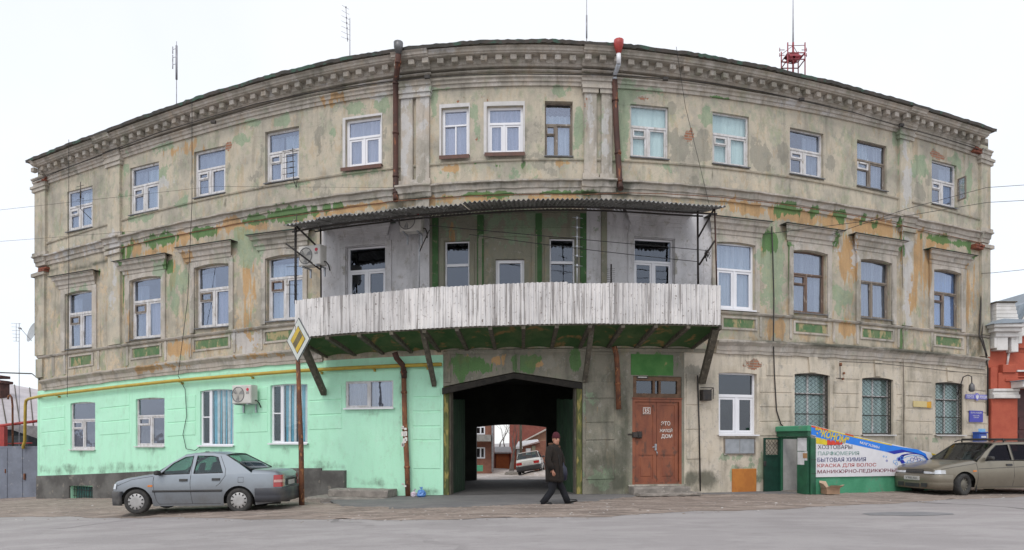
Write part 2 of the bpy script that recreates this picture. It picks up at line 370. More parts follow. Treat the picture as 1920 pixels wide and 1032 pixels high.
M_BALC = plaster('balcony_back_plaster', ((.25, .245, .19), (.27, .26, .20), (.20, .205, .155), (.29, .265, .19)), .4, .35)
M_PLINTH = mat('dark_cement', (.15, .145, .135), (.085, .08, .075), scale=1.6, rough=.95, bmp=.5, c3=(.22, .2, .17), s3=5)
M_PLINTH2 = mat('smooth_dark_cement', (.145, .14, .135), (.115, .11, .105), scale=1.2, rough=.9, bmp=.3)
M_GREENP = mat('green_panel_paint', (.085, .17, .075), (.15, .20, .10), scale=7, c3=(.36, .3, .16), s3=5, t3=(.52, .6), sz=.5, rough=.9, bmp=.4)
M_GREENDK = mat('dark_green_paint', (.045, .11, .035), (.06, .14, .05), scale=4, c3=(.20, .19, .12), s3=9, t3=(.6, .7), rough=.85)
M_PVC = mat('white_pvc', (.80, .80, .83), (.76, .76, .79), rough=.35, bmp=0, scale=2, fine=.03)
M_WWOOD = mat('old_white_wood', (.66, .65, .66), (.52, .50, .48), rough=.6, scale=9, sz=.4, c3=(.32, .27, .22), s3=16, t3=(.62, .7))
M_GWOOD = mat('grey_brown_wood', (.25, .21, .17), (.17, .14, .115), rough=.75, scale=8, sz=.3, c3=(.42, .40, .38), s3=14, t3=(.6, .7))
M_BWOOD = mat('brown_wood', (.18, .115, .085), (.125, .085, .065), rough=.65, scale=8, sz=.3, c3=(.4, .33, .27), s3=12, t3=(.62, .7))
M_STRUT = mat('weathered_timber', (.13, .115, .085), (.08, .07, .055), rough=.9, scale=10, sz=.25, bmp=.6, c3=(.24, .22, .17), s3=16)
M_RUST = mat('rusty_steel', (.22, .085, .04), (.10, .045, .03), rough=.8, scale=7, sz=.5, bmp=.4, c3=(.34, .15, .06), s3=14, t3=(.55, .65))
M_RUSTY = mat('rusty_downpipe', (.085, .035, .025), (.05, .025, .02), rough=.75, scale=5, sz=.4, bmp=.3, c3=(.25, .09, .04), s3=8, t3=(.58, .68))
M_TIN = mat('dull_tin', (.19, .19, .2), (.12, .12, .12), rough=.5, metal=.5, scale=4, c3=(.14, .08, .05), s3=9, t3=(.6, .7))
M_GALV = mat('galvanised_metal', (.48, .5, .53), (.36, .38, .41), rough=.4, metal=.6, scale=8)
M_ROOF = mat('dark_roof_metal', (.045, .045, .04), (.075, .06, .05), rough=.7, scale=3, c3=(.05, .10, .07), s3=2.2, t3=(.52, .6), bmp=.3)
M_BLACK = mat('black_iron', (.022, .02, .02), (.045, .035, .03), rough=.6, scale=10)
M_RUBBER = mat('tyre_rubber', (.03, .03, .03), (.05, .047, .043), rough=.85, scale=12)
M_YPIPE = mat('yellow_pipe_paint', (.50, .36, .05), (.42, .29, .045), rough=.5, scale=5, bmp=.05)
M_RED = mat('red_paint', (.45, .06, .05), (.36, .05, .045), rough=.5, scale=6)
M_DOOR = mat('brown_door_paint', (.27, .088, .042), (.20, .062, .033), rough=.6, scale=4, sz=.5, c3=(.13, .055, .035), s3=7, t3=(.56, .68))
M_ORANGE = mat('orange_board', (.50, .19, .035), (.42, .15, .03), rough=.7, scale=4)
M_WPAINT = mat('white_letter_paint', (.78, .76, .72), (.66, .63, .58), rough=.7, scale=20, bmp=0)
M_ACW = mat('ac_white_casing', (.62, .6, .56), (.54, .52, .48), rough=.5, scale=4, bmp=0)
M_DARK = mat('dark_void', (.012, .012, .012), (.02, .02, .018), rough=.9, bmp=0, fine=0)
M_WIRE = mat('cable_black', (.02, .02, .02), rough=.6, bmp=0, fine=0)
M_INNER = mat('dim_room_plaster', (.16, .15, .13), (.12, .11, .10), rough=.9, scale=1)
M_SHEET = None
def corrugated_mat():
    m, t, bs = nodes('weathered_corrugated_sheet'); v = pos(t, 13, 13, .45); v2 = pos(t)
    ns = noise(t, 1.0, v, 6, .7); nb = noise(t, 2, v2, 5); nf = noise(t, 60, v2, 3)
    col = mix(t, ramp(t, nb, .35, .7), (.80, .775, .755), (.68, .665, .655))
    col = mix(t, mathn(t, 'MULTIPLY', ramp(t, ns, .50, .60), .85), col, (.21, .19, .18))
    oi = N(t, 'ShaderNodeObjectInfo'); col = mix(t, mathn(t, 'MULTIPLY', oi.outputs['Random'], .35), col, (.40, .385, .38)); sp = mathn(t, 'MULTIPLY', ramp(t, noise(t, 16, v2, 2), .66, .70), .8); col = mix(t, sp, col, (.13, .09, .07))
    col = mix(t, .12, col, mix(t, nf, (0, 0, 0), (1, 1, 1)), 'OVERLAY')
    t.links.new(col, bs.inputs['Base Color']); bs.inputs['Roughness'].default_value = .85; bump(t, bs, nf, .2); return m
M_SHEET = corrugated_mat()
def glass_mat(name, tint, refl, gl=.25, wav=.0, rough=.01):
    m, t, bs = nodes(name); t.nodes.remove(bs); out = [n for n in t.nodes if n.type == 'OUTPUT_MATERIAL'][0]
    tr = N(t, 'ShaderNodeBsdfTransparent'); tr.inputs[0].default_value = (*tint, 1)
    g = N(t, 'ShaderNodeBsdfGlossy'); g.inputs['Color'].default_value = (*refl, 1); g.inputs['Roughness'].default_value = rough
    fr = N(t, 'ShaderNodeLayerWeight'); fr.inputs[0].default_value = .5
    fac = mathn(t, 'ADD', mathn(t, 'MULTIPLY', mathn(t, 'POWER', fr.outputs['Facing'], 5.0), .9), gl, clamp=True)
    if wav:
        b = N(t, 'ShaderNodeBump', Strength=wav, Distance=.02); t.links.new(noise(t, 2.2, pos(t), 2), b.inputs['Height']); t.links.new(b.outputs[0], g.inputs['Normal'])
    mx = N(t, 'ShaderNodeMixShader'); t.links.new(fac, mx.inputs[0]); t.links.new(tr.outputs[0], mx.inputs[1]); t.links.new(g.outputs[0], mx.inputs[2])
    t.links.new(mx.outputs[0], out.inputs['Surface']); MATS[name] = m; return m
M_GLASS = glass_mat('window_glass', (.8, .83, .85), (.66, .71, .85), .22, .35)
M_GLASSD = glass_mat('dark_window_glass', (.5, .52, .52), (.62, .67, .78), .13, .25)
M_GLASST = glass_mat('clear_window_glass', (.93, .95, .95), (.6, .7, .78), .09, .2)
M_GLASSC = glass_mat('car_glass', (.55, .66, .64), (.7, .75, .8), .06, 0)
def cloth(name, c, c2, sx, k=(.45, .55), rough=.9):
    m, t, bs = nodes(name); v = pos(t, sx, sx, .12, False)
    n_ = noise(t, 1, v, 2); col = mix(t, ramp(t, n_, *k), c, c2)
    t.links.new(col, bs.inputs['Base Color']); bs.inputs['Roughness'].default_value = rough; MATS[name] = m; return m
M_LACE = cloth('pale_curtain', (.72, .78, .82), (.50, .58, .64), 9)
M_TEAL = cloth('frosted_curtain', (.46, .58, .55), (.38, .48, .46), 4)
M_FROST = cloth('pale_frosted_curtain', (.68, .80, .79), (.58, .70, .70), 4)
M_PURP = cloth('mauve_curtain', (.60, .57, .68), (.42, .43, .55), 7)
M_BLUE = cloth('blue_curtain', (.20, .42, .80), (.28, .50, .85), 6)
M_STRW = mat('white_curtain_stripe', (.80,.82,.82), rough=.9, bmp=0, fine=0); M_STRB = mat('blue_curtain_stripe', (.16,.50,.66), rough=.9, bmp=0, fine=0)
M_GREY = cloth('grey_curtain', (.42, .45, .52), (.28, .31, .38), 6)
# ================================================================= the curved apartment building
# openings: floor, px0, px1, py top, py bottom, arch rise px, reveal m, style
OPN = [
 (3,126,173.5,354,432,0,.06,'wv'), (3,244,298,309,400,0,.07,'wv'), (3,364,422.5,279,368,0,.09,'wv'), (3,497,560.5,242,341,0,.12,'wv'), (3,648,715,221,313,0,.10,'pvc5'),
 (3,828,879,202,294,0,.10,'pvc6'), (3,913,981,199,289,0,.10,'pvc7'), (3,1021.5,1074,190,294.5,0,.14,'gw'),
 (3,1182,1253.5,198,298,0,.08,'teal'), (3,1336,1404.5,214,312,0,.08,'teal'), (3,1481,1544,245,332,0,.10,'wvr'), (3,1607,1662.5,268,355,0,.08,'gw2'), (3,1747,1793.5,305,388,0,.08,'wvr'),
 (2,125,173.5,547,654,3.4,.09,'w2'), (2,246,302.5,521,636,3.4,.09,'w2'), (2,367,429.5,497,615,3.4,.11,'w2'), (2,500,568,480,602,3.4,.12,'w2b'),
 (2,650,722.6,462,585,0,.10,'dk'), (2,833.5,880,452,575,0,.10,'dkn'), (2,929,983,486,580,0,.10,'dkd'), (2,1030.5,1078,447,570,0,.10,'dkn'),
 (2,1189,1263,448,566,0,.10,'dk'), (2,1343.5,1413.5,457,582,2.2,.07,'pvc10'),
 (2,1487,1549,472,589,3.4,.11,'br1'), (2,1613,1669.5,489,599,3.4,.11,'br2'), (2,1750,1799,508,615.5,3.4,.10,'brb'),
 (1,132,178.5,754,844,2.2,.06,'wl'), (1,254.5,308.5,746,838,2.2,.07,'wl'), (1,375,438,730,836,2.8,.07,'stri'), (1,507,576.5,720,832,2.2,.08,'stri'), (1,648,737.5,714.5,766,0,.04,'two'),
 (1,1347.5,1419,699,816,1.6,.12,'pvcd'), (1,1490,1556,700,816,3.4,.16,'gr'), (1,1616.5,1675,708,816,3.4,.16,'gr'), (1,1754,1806.5,717,816.5,2.8,.14,'gr'),
 (1,1187,1278,706,908,0,.14,'door'), (1,831,1092.5,698,1010,0,.45,'gate'),
 (1,133,176,912,936,0,.22,'cellar'),
]
XL, XR = 71.0, 1853.0
rp = random.Random(12)
for o in OPN:
    if o[0] in (2, 3):
        for x_ in (o[1]-2, o[2]+2): patch('d', x_+rp.uniform(-2,2), o[4]+rp.uniform(10,18), rp.uniform(1.5,3), rp.uniform(8,16), rp.uniform(.5,.75))
        if rp.random() < .5: patch('k', o[1]-rp.uniform(3,7), (o[3]+o[4])/2+rp.uniform(-20,20), 5, rp.uniform(14,34), .75)
        if rp.random() < .5: patch('k', o[2]+rp.uniform(3,7), (o[3]+o[4])/2+rp.uniform(-20,20), 5, rp.uniform(14,34), .75)
for _ in range(14): patch('d', rp.uniform(90,1830), rp.uniform(330,600), rp.uniform(2,5), rp.uniform(14,40), .5)
for _ in range(9): patch('d', rp.uniform(1290,1840), rp.uniform(700,800), rp.uniform(2,4), rp.uniform(14,40), .5)
for _ in range(8): patch('d', rp.uniform(1290,1560), rp.uniform(860,915), rp.uniform(10,30), rp.uniform(8,16), .6)
for _ in range(10): patch('k', rp.uniform(100,1820), rp.uniform(220,390), rp.uniform(10,26), rp.uniform(8,22), .6)
def ozs(o):
    m = (o[1] + o[2]) / 2; return ZAT(m, o[4]), ZAT(m, o[3])
def head(o, p):
    z0, z1 = ozs(o)
    if o[7] == 'gate':
        if p < 964: k = (p - 831) / 133; return ZAT(831, 725) * (1-k) + ZAT(964, 698) * k
        k = (p - 964) / 128.5; return ZAT(964, 698) * (1-k) + ZAT(1092, 717) * k
    u = (p - o[1]) / (o[2] - o[1]); rise = o[5] * C0(p)[1] / F
    return z1 - rise * (2*u - 1) ** 2
BZ = Vector((C0(960)[0], D0 + 3.5, 0))
bld = thing('apartment_building', BZ, 'long three-storey curved building with peeling green and ochre plaster, mint and cream ground floor', 'apartment building')
def xs_between(a, b, step): 
    n = max(1, int(math.ceil((b - a) / step))); return [a + (b - a) * i / n for i in range(n + 1)]
def wall(zone, zlo, zhi, matf, nm, floors, mats, x0=XL, x1=XR, step=7, rstep=.16):
    ops = [o for o in OPN if o[0] in floors]
    cuts = sorted(set([x0, x1] + [c for o in ops for c in (o[1], o[2])] + zone + [964.0]))
    cuts = [c for c in cuts if x0 <= c <= x1]
    px = [x0]
    for a, b in zip(cuts, cuts[1:]): px += xs_between(a, b, step)[1:]
    w = MB()
    def strip(a, b, la, lb, ha, hb, off=0):
        n = max(1, int(round(max(ha - la, hb - lb) / rstep)))
        ca = [w.vert(PT(a, la + (ha-la)*i/n, off)) for i in range(n+1)]; cb = [w.vert(PT(b, lb + (hb-lb)*i/n, off)) for i in range(n+1)]
        for i in range(n):
            w.cur = matf((a+b)/2, (w.v[ca[i]].z + w.v[cb[i+1]].z)/2)
            w.face((ca[i], cb[i], cb[i+1], ca[i+1]))
    for a, b in zip(px, px[1:]):
        m = (a+b)/2; here = sorted([o for o in ops if o[1] <= m <= o[2]], key=lambda o: ozs(o)[0])
        la, lb = zlo(a), zlo(b)
        for o in here:
            z0 = ozs(o)[0]
            if z0 > max(la, lb) + .02: strip(a, b, la, lb, z0, z0)
            la, lb = head(o, a), head(o, b); d = o[6]
            w.cur = matf(m, z0 + .1)
            w.poly([PT(a, la), PT(b, lb), PT(b, lb, -d), PT(a, la, -d)]); w.poly([PT(a, z0, -d), PT(b, z0, -d), PT(b, z0), PT(a, z0)])
            for e in (o[1], o[2]):
                if abs(a - e) < .01 or abs(b - e) < .01:
                    h = head(o, e)
                    w.poly([PT(e, z0), PT(e, z0, -d), PT(e, h, -d), PT(e, h)])
        strip(a, b, la, lb, zhi(a), zhi(b))
    return obj(nm, w, mats, bld, paint=True)
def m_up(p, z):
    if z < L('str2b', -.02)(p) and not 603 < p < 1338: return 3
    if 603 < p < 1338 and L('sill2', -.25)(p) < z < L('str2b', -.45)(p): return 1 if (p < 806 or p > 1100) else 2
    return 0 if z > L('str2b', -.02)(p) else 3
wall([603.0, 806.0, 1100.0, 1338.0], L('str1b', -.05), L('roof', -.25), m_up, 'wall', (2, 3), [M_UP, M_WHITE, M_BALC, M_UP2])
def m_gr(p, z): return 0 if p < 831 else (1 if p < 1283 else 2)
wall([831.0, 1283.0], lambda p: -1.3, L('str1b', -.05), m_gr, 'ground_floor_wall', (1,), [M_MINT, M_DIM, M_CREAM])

# swept mouldings: profile of (off, dz) run along a line
def sweep(name, prof, zf, x0, x1, mats, ex=None, step=9, sub=1, label=None, cuts=(), paint=True, wob=0):
    m = MB(); px = [x0]
    cs = sorted(set([x0, x1] + [c for c in cuts if x0 < c < x1]))
    for a, b in zip(cs, cs[1:]): px += xs_between(a, b, step)[1:]
    P = []
    for (o0, d0), (o1, d1) in zip(prof, prof[1:]):
        n = max(1, int(max(abs(o1-o0), abs(d1-d0)) / .16)); P += [(o0 + (o1-o0)*i/n, d0 + (d1-d0)*i/n) for i in range(n)]
    P.append(prof[-1]); last = None
    for a, b in zip(px, px[1:]):
        e = ex((a+b)/2) if ex else 0
        A = [m.vert(PT(a, zf(a) + d + wob*math.sin(a*.13+d*9)*math.sin(a*.041), o + (e if o > .0 else 0))) for o, d in P]; B = [m.vert(PT(b, zf(b) + d + wob*math.sin(b*.13+d*9)*math.sin(b*.041), o + (e if o > .0 else 0))) for o, d in P]
        for i in range(len(P)-1): m.face((A[i], B[i], B[i+1], A[i+1]))
        if last is not None and abs(e - last[0]) > 1e-4: 
            for i in range(len(P)-1): m.face((last[1][i], A[i], A[i+1], last[1][i+1]))
        if last is None: m.face(A[::-1])
        last = (e, B)
    m.face(last[1])
    return obj(name, m, mats, bld, paint=paint, label=label)
PILS3 = [(69,89),(206,229),(753,776),(781,806.5),(1094,1118),(1126,1147),(1683,1705),(1835,1853)]
def ex3(p): return .09 if any(a-3 <= p <= b+3 for a, b in ((69,89),(206,229),(750,808),(1092,1149),(1683,1705),(1835,1853))) else 0
c3 = [c for a, b in ((69,89),(206,229),(750,808),(1092,1149),(1683,1705),(1835,1853)) for c in (a-3, b+3)]
sweep('architrave', [(-.02,0),(.05,0),(.055,.09),(.09,.10),(.095,.17),(.14,.2),(.14,.235),(.03,.25)], L('walltop'), inv(62, .14), inv(1858, .14), M_MOULD, ex3, cuts=c3)
# frieze band with long recessed panels (ribs top and bottom), bed moulding, corona
sweep('frieze_moulding', [(.0,-.56),(.05,-.56),(.09,-.535),(.09,-.515),(.03,-.51)], L('roof'), inv(64, .1), inv(1856, .1), M_MOULD, ex3, cuts=c3)
sweep('cornice', [(.0,-.45),(.13,-.45),(.16,-.41),(.19,-.395),(.19,-.245),(.40,-.24),(.41,-.215),(.45,-.205),(.46,-.15),(.49,-.135),(.52,-.115),(.0,-.10)], L('roof', -.0), inv(53, .6), inv(1864, .6), M_MOULD, ex3, cuts=c3)
# dentils, one object each on shared mesh data
dm = MB(); dm.cbox((-.085, -.14, 0), (.085, .0, .138), .008)
dme = dm.mesh('dentil', M_MOULD, None, True)
k = 0
sA = []; p = inv(56, .45)
while p < inv(1857, .45):
    n_ = P2(p + 1, .2) - P2(p, .2); ds = float(np.linalg.norm(n_)); sA.append(p); p += .39 / ds
for p in sA:
    link('dentil', dme, FR(p + 3, L('roof')(p + 3) - .385 + random.uniform(-.006, .006), .2 + ex3(p+3)) @ Matrix.Rotation(rad(random.uniform(-1.5, 1.5)), 4, 'Z'), bld)
# roof: ragged eave sheet and the sheets behind it
ev = MB(); px = xs_between(inv(46, .6), inv(1869, .6), 6); rows = []
for p in px:
    z = L('roof')(p) + .008*math.sin(p*.05) + random.uniform(-.003, .003); o = .60 + random.uniform(-.02, .02)
    rows.append([PT(p, z - .105 + random.uniform(-.006,.006), o - .02), PT(p, z - .02, o), PT(p, z, o - .05), PT(p, z + .10, 0.0), PT(p, z + .95, -3.6), PT(p, z + .1, -7.3), PT(p, z-.1, -7.3)])
ev.loft(rows, closed=False, cap=False, smooth=False); obj('roof', ev, M_ROOF, bld)
sf = MB(); sf.loft([[PT(p, L('roof')(p) - .095, .57), PT(p, L('roof')(p) - .095, .3)] for p in px], closed=False, cap=False); obj('soffit', sf, M_STRUT, bld)
# string courses
sweep('string_course', [(.0,-.30),(.05,-.28),(.06,-.17),(.10,-.15),(.12,-.02),(.20,.0),(.205,.04),(.0,.10)], L('str2t'), inv(63, .2), inv(1859, .2), M_MOULD, ex3, cuts=c3, wob=.012)
sweep('sill_moulding', [(.0,-.05),(.035,-.045),(.05,-.01),(.05,.0),(.0,.03)], L('sill3'), XL, XR, M_UP)
sweep('sill_moulding', [(.0,-.07),(.05,-.06),(.075,-.02),(.08,.0),(.0,.03)], L('sill2'), inv(68, .08), XR, M_MOULD, wob=.005)
for xa_, xb_ in ((inv(72, .2), 606), (1341, inv(1856, .2))): sweep('string_course', [(.0,-.08),(.05,-.08),(.06,.0),(.08,.02),(.10,.14),(.16,.2),(.2,.24),(.205,.28),(.0,.34)], L('str1b'), xa_, xb_, M_MOULD, wob=.015)
sweep('moulding', [(.0,-.05),(.04,-.05),(.05,.0),(.07,.03),(.0,.06)], L('str1b'), 832, 1341, M_DIM)
# curved slabs lying proud of the wall
def slab(name, a, b, z0, z1, off, mats, base=-.005, paint=True, cham=0, step=12, rstep=.3, label=None, part=None):
    """z0, z1: numbers or functions of px"""
    f0 = z0 if callable(z0) else (lambda p: z0); f1 = z1 if callable(z1) else (lambda p: z1)
    m = part or MB(); px = xs_between(a, b, step); c = cham; nr = max(1, int((f1((a+b)/2) - f0((a+b)/2)) / rstep))
    cx = c / max(.008, float(np.linalg.norm(C0(a+1) - C0(a))))
    def ring(p, q):
        zz0, zz1 = f0(p), f1(p); r = [m.vert(PT(p, zz0, base)), m.vert(PT(q, zz0 + c, off))]
        r += [m.vert(PT(q, zz0 + c + (zz1 - zz0 - 2*c)*i/nr, off)) for i in range(1, nr+1)] + [m.vert(PT(p, zz1, base))]
        return r
    R = []
    for p in px:
        q = p + cx if p == px[0] else (p - cx if p == px[-1] else p); R.append(ring(p, q))
    for A, B in zip(R, R[1:]):
        for i in range(len(A)-1): m.face((A[i], B[i], B[i+1], A[i+1]))
    i0 = [m.vert(PT(px[0], f1(px[0]), base)), m.vert(PT(px[0], f0(px[0]), base))]
    m.face([R[0][i] for i in range(len(R[0]))][::-1]); m.face(R[-1])
    if part is not None: return m
    return obj(name, m, mats, bld, paint=paint, label=label)
for a, b in PILS3:
    slab('pilaster', a, b, L('str2t', .22), L('walltop', -.19), .085, M_MOULD if 700 < a < 1200 else M_UP, cham=.01)
    slab('capital', a-2.5, b+2.5, L('walltop', -.20), L('walltop', -.08), .13, M_MOULD); slab('capital', a-4, b+4, L('walltop', -.082), L('walltop', .004), .165, M_MOULD)
    slab('pilaster_base', a-2.5, b+2.5, L('str2t', .09), L('str2t', .225), .12, M_MOULD)
for a, b in [(69,87),(206,229),(1688,1709),(1836,1853)]:
    slab('pilaster', a, b, L('sill2', .02), L('str2b', -.2), .08, M_UP, cham=.01)
    slab('capital', a-3, b+3, L('str2b', -.21), L('str2b', -.09), .15, M_MOULD)
for a, b in [(70,82),(1836,1853)]: slab('pilaster', a, b, L('str1t', .1), L('sill2', -.09), .06, M_UP)
# thin pilaster bases seen above the balcony canopy, and pilasters on its back wall
for a, b, mm in [(781,806,M_MOULD),(1126,1146,M_MOULD)]: slab('pilaster', a, b, L('str2b', -.55), L('str2b', -.13), .08, mm)
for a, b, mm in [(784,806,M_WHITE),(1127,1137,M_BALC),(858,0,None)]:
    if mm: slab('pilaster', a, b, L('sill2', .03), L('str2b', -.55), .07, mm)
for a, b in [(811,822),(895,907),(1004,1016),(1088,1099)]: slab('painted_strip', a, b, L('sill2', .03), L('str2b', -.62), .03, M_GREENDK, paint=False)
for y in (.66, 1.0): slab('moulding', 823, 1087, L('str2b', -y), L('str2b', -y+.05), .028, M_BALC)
# ground-floor corner bands
for a, b in [(XL, 74)]: slab('pilaster', a, b, -.9, L('str1b', -.08), .02, M_MINT, cham=.01)
# panels under the second-floor windows, each a recessed green field in a frame
def pan(a, b, h0, h1):
    z0, z1 = L('str1t', h0), L('sill2', -h1)
    slab('panel', a+5, b-5, lambda p: z0(p)+.07, lambda p: z1(p)-.07, .004, M_GREENP, base=-.003, paint=False)
    for i, (x0, x1, f0, f1) in enumerate(((a, b, z0, lambda p: z0(p)+.055), (a, b, lambda p: z1(p)-.055, z1), (a, a+3.5, lambda p: z0(p)+.057, lambda p: z1(p)-.057), (b-3.5, b, lambda p: z0(p)+.057, lambda p: z1(p)-.057))):
        slab('panel_frame', x0, x1, f0, f1, .03, M_MOULD, base=-.003)
for a, b in [(128,176),(245,304),(362,433),(495,552),(1352,1419),(1487,1554),(1612,1676),(1750,1806)]: pan(a, b, .26, .12)
for a in [98,120,183,237,309,355,438,489,1424,1480,1561,1605,1682,1745,1812]: slab('pier_strip', a, a+4, L('str1t', .1), L('sill2', -.08), .025, M_MOULD)
# window surrounds and hood mouldings of the second floor
def surround(o, wd=9, top=14, mats=None, off=.05):
    z0, z1 = ozs(o); a, b = o[1], o[2]; sc = C0((a+b)/2)[1]/F; m = MB()
    mm = mats or M_MOULD; zt = z1 + top*sc*.55
    slab('', a-wd, a-1.2, L('sill2', .03)((a+b)/2), zt, off, mm, part=m); slab('', b+1.2, b+wd, L('sill2', .03)((a+b)/2), zt, off, mm, part=m)
    px = xs_between(a-1.2, b+1.2, 5); R = []
    for p in px:
        h = head(o, min(max(p, a), b)) + .02
        R.append([m.vert(PT(p, h, -.004)), m.vert(PT(p, h, off)), m.vert(PT(p, zt, off)), m.vert(PT(p, zt, -.004))])
    for A, B in zip(R, R[1:]):
        for i in range(3): m.face((A[i], B[i], B[i+1], A[i+1]))
    obj('window_surround', m, mm, bld, paint=True)
    return zt
def hood(x0, x1, py, o, mats=None, h=.30):
    """flat cornice on a plain frieze above a window; runs straight along the chord"""
    mm = mats or M_MOULD; mid = (x0+x1)/2; zt = ZAT(mid, py, .22)
    A = P2(x0, 0); B = P2(x1, 0); w = float(np.linalg.norm(B-A)); C = (A+B)/2; t = (B-A)/w
    bulge = float(np.dot(C0(mid) - C, NRM(mid)))
    M = Matrix(((t[0], -t[1], 0, C[0]), (t[1], t[0], 0, C[1]), (0, 0, 1, zt), (0, 0, 0, 1)))
    pr = [(bulge+.02, -.42*h/.3), (bulge+.05, -.40*h/.3), (bulge+.06, -.3*h/.3), (bulge+.10, -.28*h/.3), (bulge+.13, -.16*h/.3), (bulge+.19, -.12*h/.3), (bulge+.2, -.03), (bulge+.24, -.02), (bulge+.25, .0), (.0, .05)]
    m = MB(); n = len(pr); rings = []
    def rg(s_):   # mitred ends
        return [Vector((s_*(w/2 - (pr[-2][0] - o_)), -o_, z_)) for o_, z_ in pr]
    nseg = max(2, int(w/.25)); L0, L1 = rg(-1), rg(1)
    for i in range(nseg+1): rings.append([L0[j].lerp(L1[j], i/nseg) for j in range(n)])
    I = [[m.vert(M @ p) for p in r] for r in rings]
    for a_, b_ in zip(I, I[1:]):
        for j in range(n-1): m.face((a_[j], b_[j], b_[j+1], a_[j+1]))
    for r, s_ in ((I[0], -1), (I[-1], 1)):
        bk = [m.vert(M @ Vector((s_*(w/2 - (pr[-2][0])), .05, z_))) for o_, z_ in pr]
        for j in range(n-1): m.face((r[j], r[j+1], bk[j+1], bk[j]))
    hd = obj('hood_moulding', m, mm, bld, paint=True)
    fl = MB(); fl.box((-w/2-.02, -bulge-.28, .008), (w/2+.02, .0, .022), M); obj('metal_flashing', fl, M_ROOF, bld)
    fz = MB()
    slab('', x0+ (o[1]-x0)*.55, x1-(x1-o[2])*.55, ozs(o)[1]+.10, zt-.36*h/.3, .03, mm, part=fz); obj('window_frieze', fz, mm, bld, paint=True)
F2 = {o[1]: o for o in OPN if o[0] == 2}
for k_, x0, x1, py in [(125,105.4,187.6,511.5),(246,224.8,322.5,482),(367,341,445,457),(500,473,590,434),(1343.5,1320,1437,410),(1487,1462.6,1571.8,425),(1613,1591,1689,444),(1750,1732,1817.8,471)]:
    surround(F2[k_]); hood(x0, x1, py, F2[k_])
for k_, x0, x1, py in [(650,623,741,419),(1189,1167,1291,397)]:
    surround(F2[k_], mats=M_WHITE, wd=12); hood(x0, x1, py, F2[k_], mats=M_WHITE, h=.24)
for k_ in (833.5, 1030.5): surround(F2[k_], mats=M_BALC, wd=9, off=.025, top=10)
# arched niche round the small balcony window
nb = MB()
for a, b in ((900,907),(1000,1007)): slab('', a-3, b-3 if a < 950 else b, L('sill2', .03), ZAT(953, 446), .03, M_BALC, part=nb)
R = []
for p in xs_between(898, 1007, 6):
    u = (p-898)/109; zt = ZAT(953, 436) - .06*(2*u-1)**2
    R.append([nb.vert(PT(p, zt-.12, -.003)), nb.vert(PT(p, zt-.12, .03)), nb.vert(PT(p, zt, .03)), nb.vert(PT(p, zt, -.003))])
for A, B in zip(R, R[1:]):
    for i in range(3): nb.face((A[i], B[i], B[i+1], A[i+1]))
obj('window_surround', nb, M_BALC, bld, paint=True)
# rendered white bands round the renewed third-floor windows, brown sheet sills
def band(a0, b0, yt, yb, o, mm, off=.02):
    m = MB(); za, zb = ZAT((a0+b0)/2, yb), ZAT((a0+b0)/2, yt); z0, z1 = ozs(o)
    slab('', a0, o[1]-.3, za, zb, off, mm, part=m); slab('', o[2]+.3, b0, za, zb, off, mm, part=m); slab('', o[1]-.3, o[2]+.3, z1+.004, zb, off, mm, part=m)
    obj('window_surround', m, mm, bld)
M_WREND = mat('white_render', (.62, .60, .60), (.55, .54, .52), rough=.9, scale=5, bmp=.4)
F3 = {o[1]: o for o in OPN if o[0] == 3}
band(643, 717, 217, 313, F3[648], M_WREND); band(824, 881, 195, 294, F3[828], M_WREND); band(907, 984, 191, 289, F3[913], M_WREND)
def sheet_sill(a, b, z, mm, h=.07, out=.10):
    M = FR((a+b)/2, z, 0); w = float(np.linalg.norm(C0(b)-C0(a)))/2; m = MB()
    m.prism([(-w, 0), (w, 0), (w, -.012), (-w, -.012)], -out, .08, M); m.prism([(-w, -.013), (w, -.013), (w, -h), (-w, -h)], -out, -out+.01, M)
    obj('window_sill', m, mm, bld)
M_BRSILL = mat('brown_sheet_sill', (.13, .055, .035), (.09, .04, .03), rough=.5, scale=9)
for a, b, y in [(642,718,314),(825,881,294),(909,984,289)]: sheet_sill(a, b, ZAT((a+b)/2, y), M_BRSILL, .10, .12)
for o in OPN:
    if o[7] in ('wv','teal','wvr','gw','gw2','w2','w2b','br1','br2','brb','wl'): sheet_sill(o[1]-1, o[2]+1, ozs(o)[0]+.012, M_TIN if o[0] != 1 else M_WREND, .03, .07)
    if o[7] in ('pvc10','stri','two','pvcd','gr'): sheet_sill(o[1]-2, o[2]+2, ozs(o)[0]+.012, M_PVC if o[7] != 'gr' else M_WREND, .04, .09)

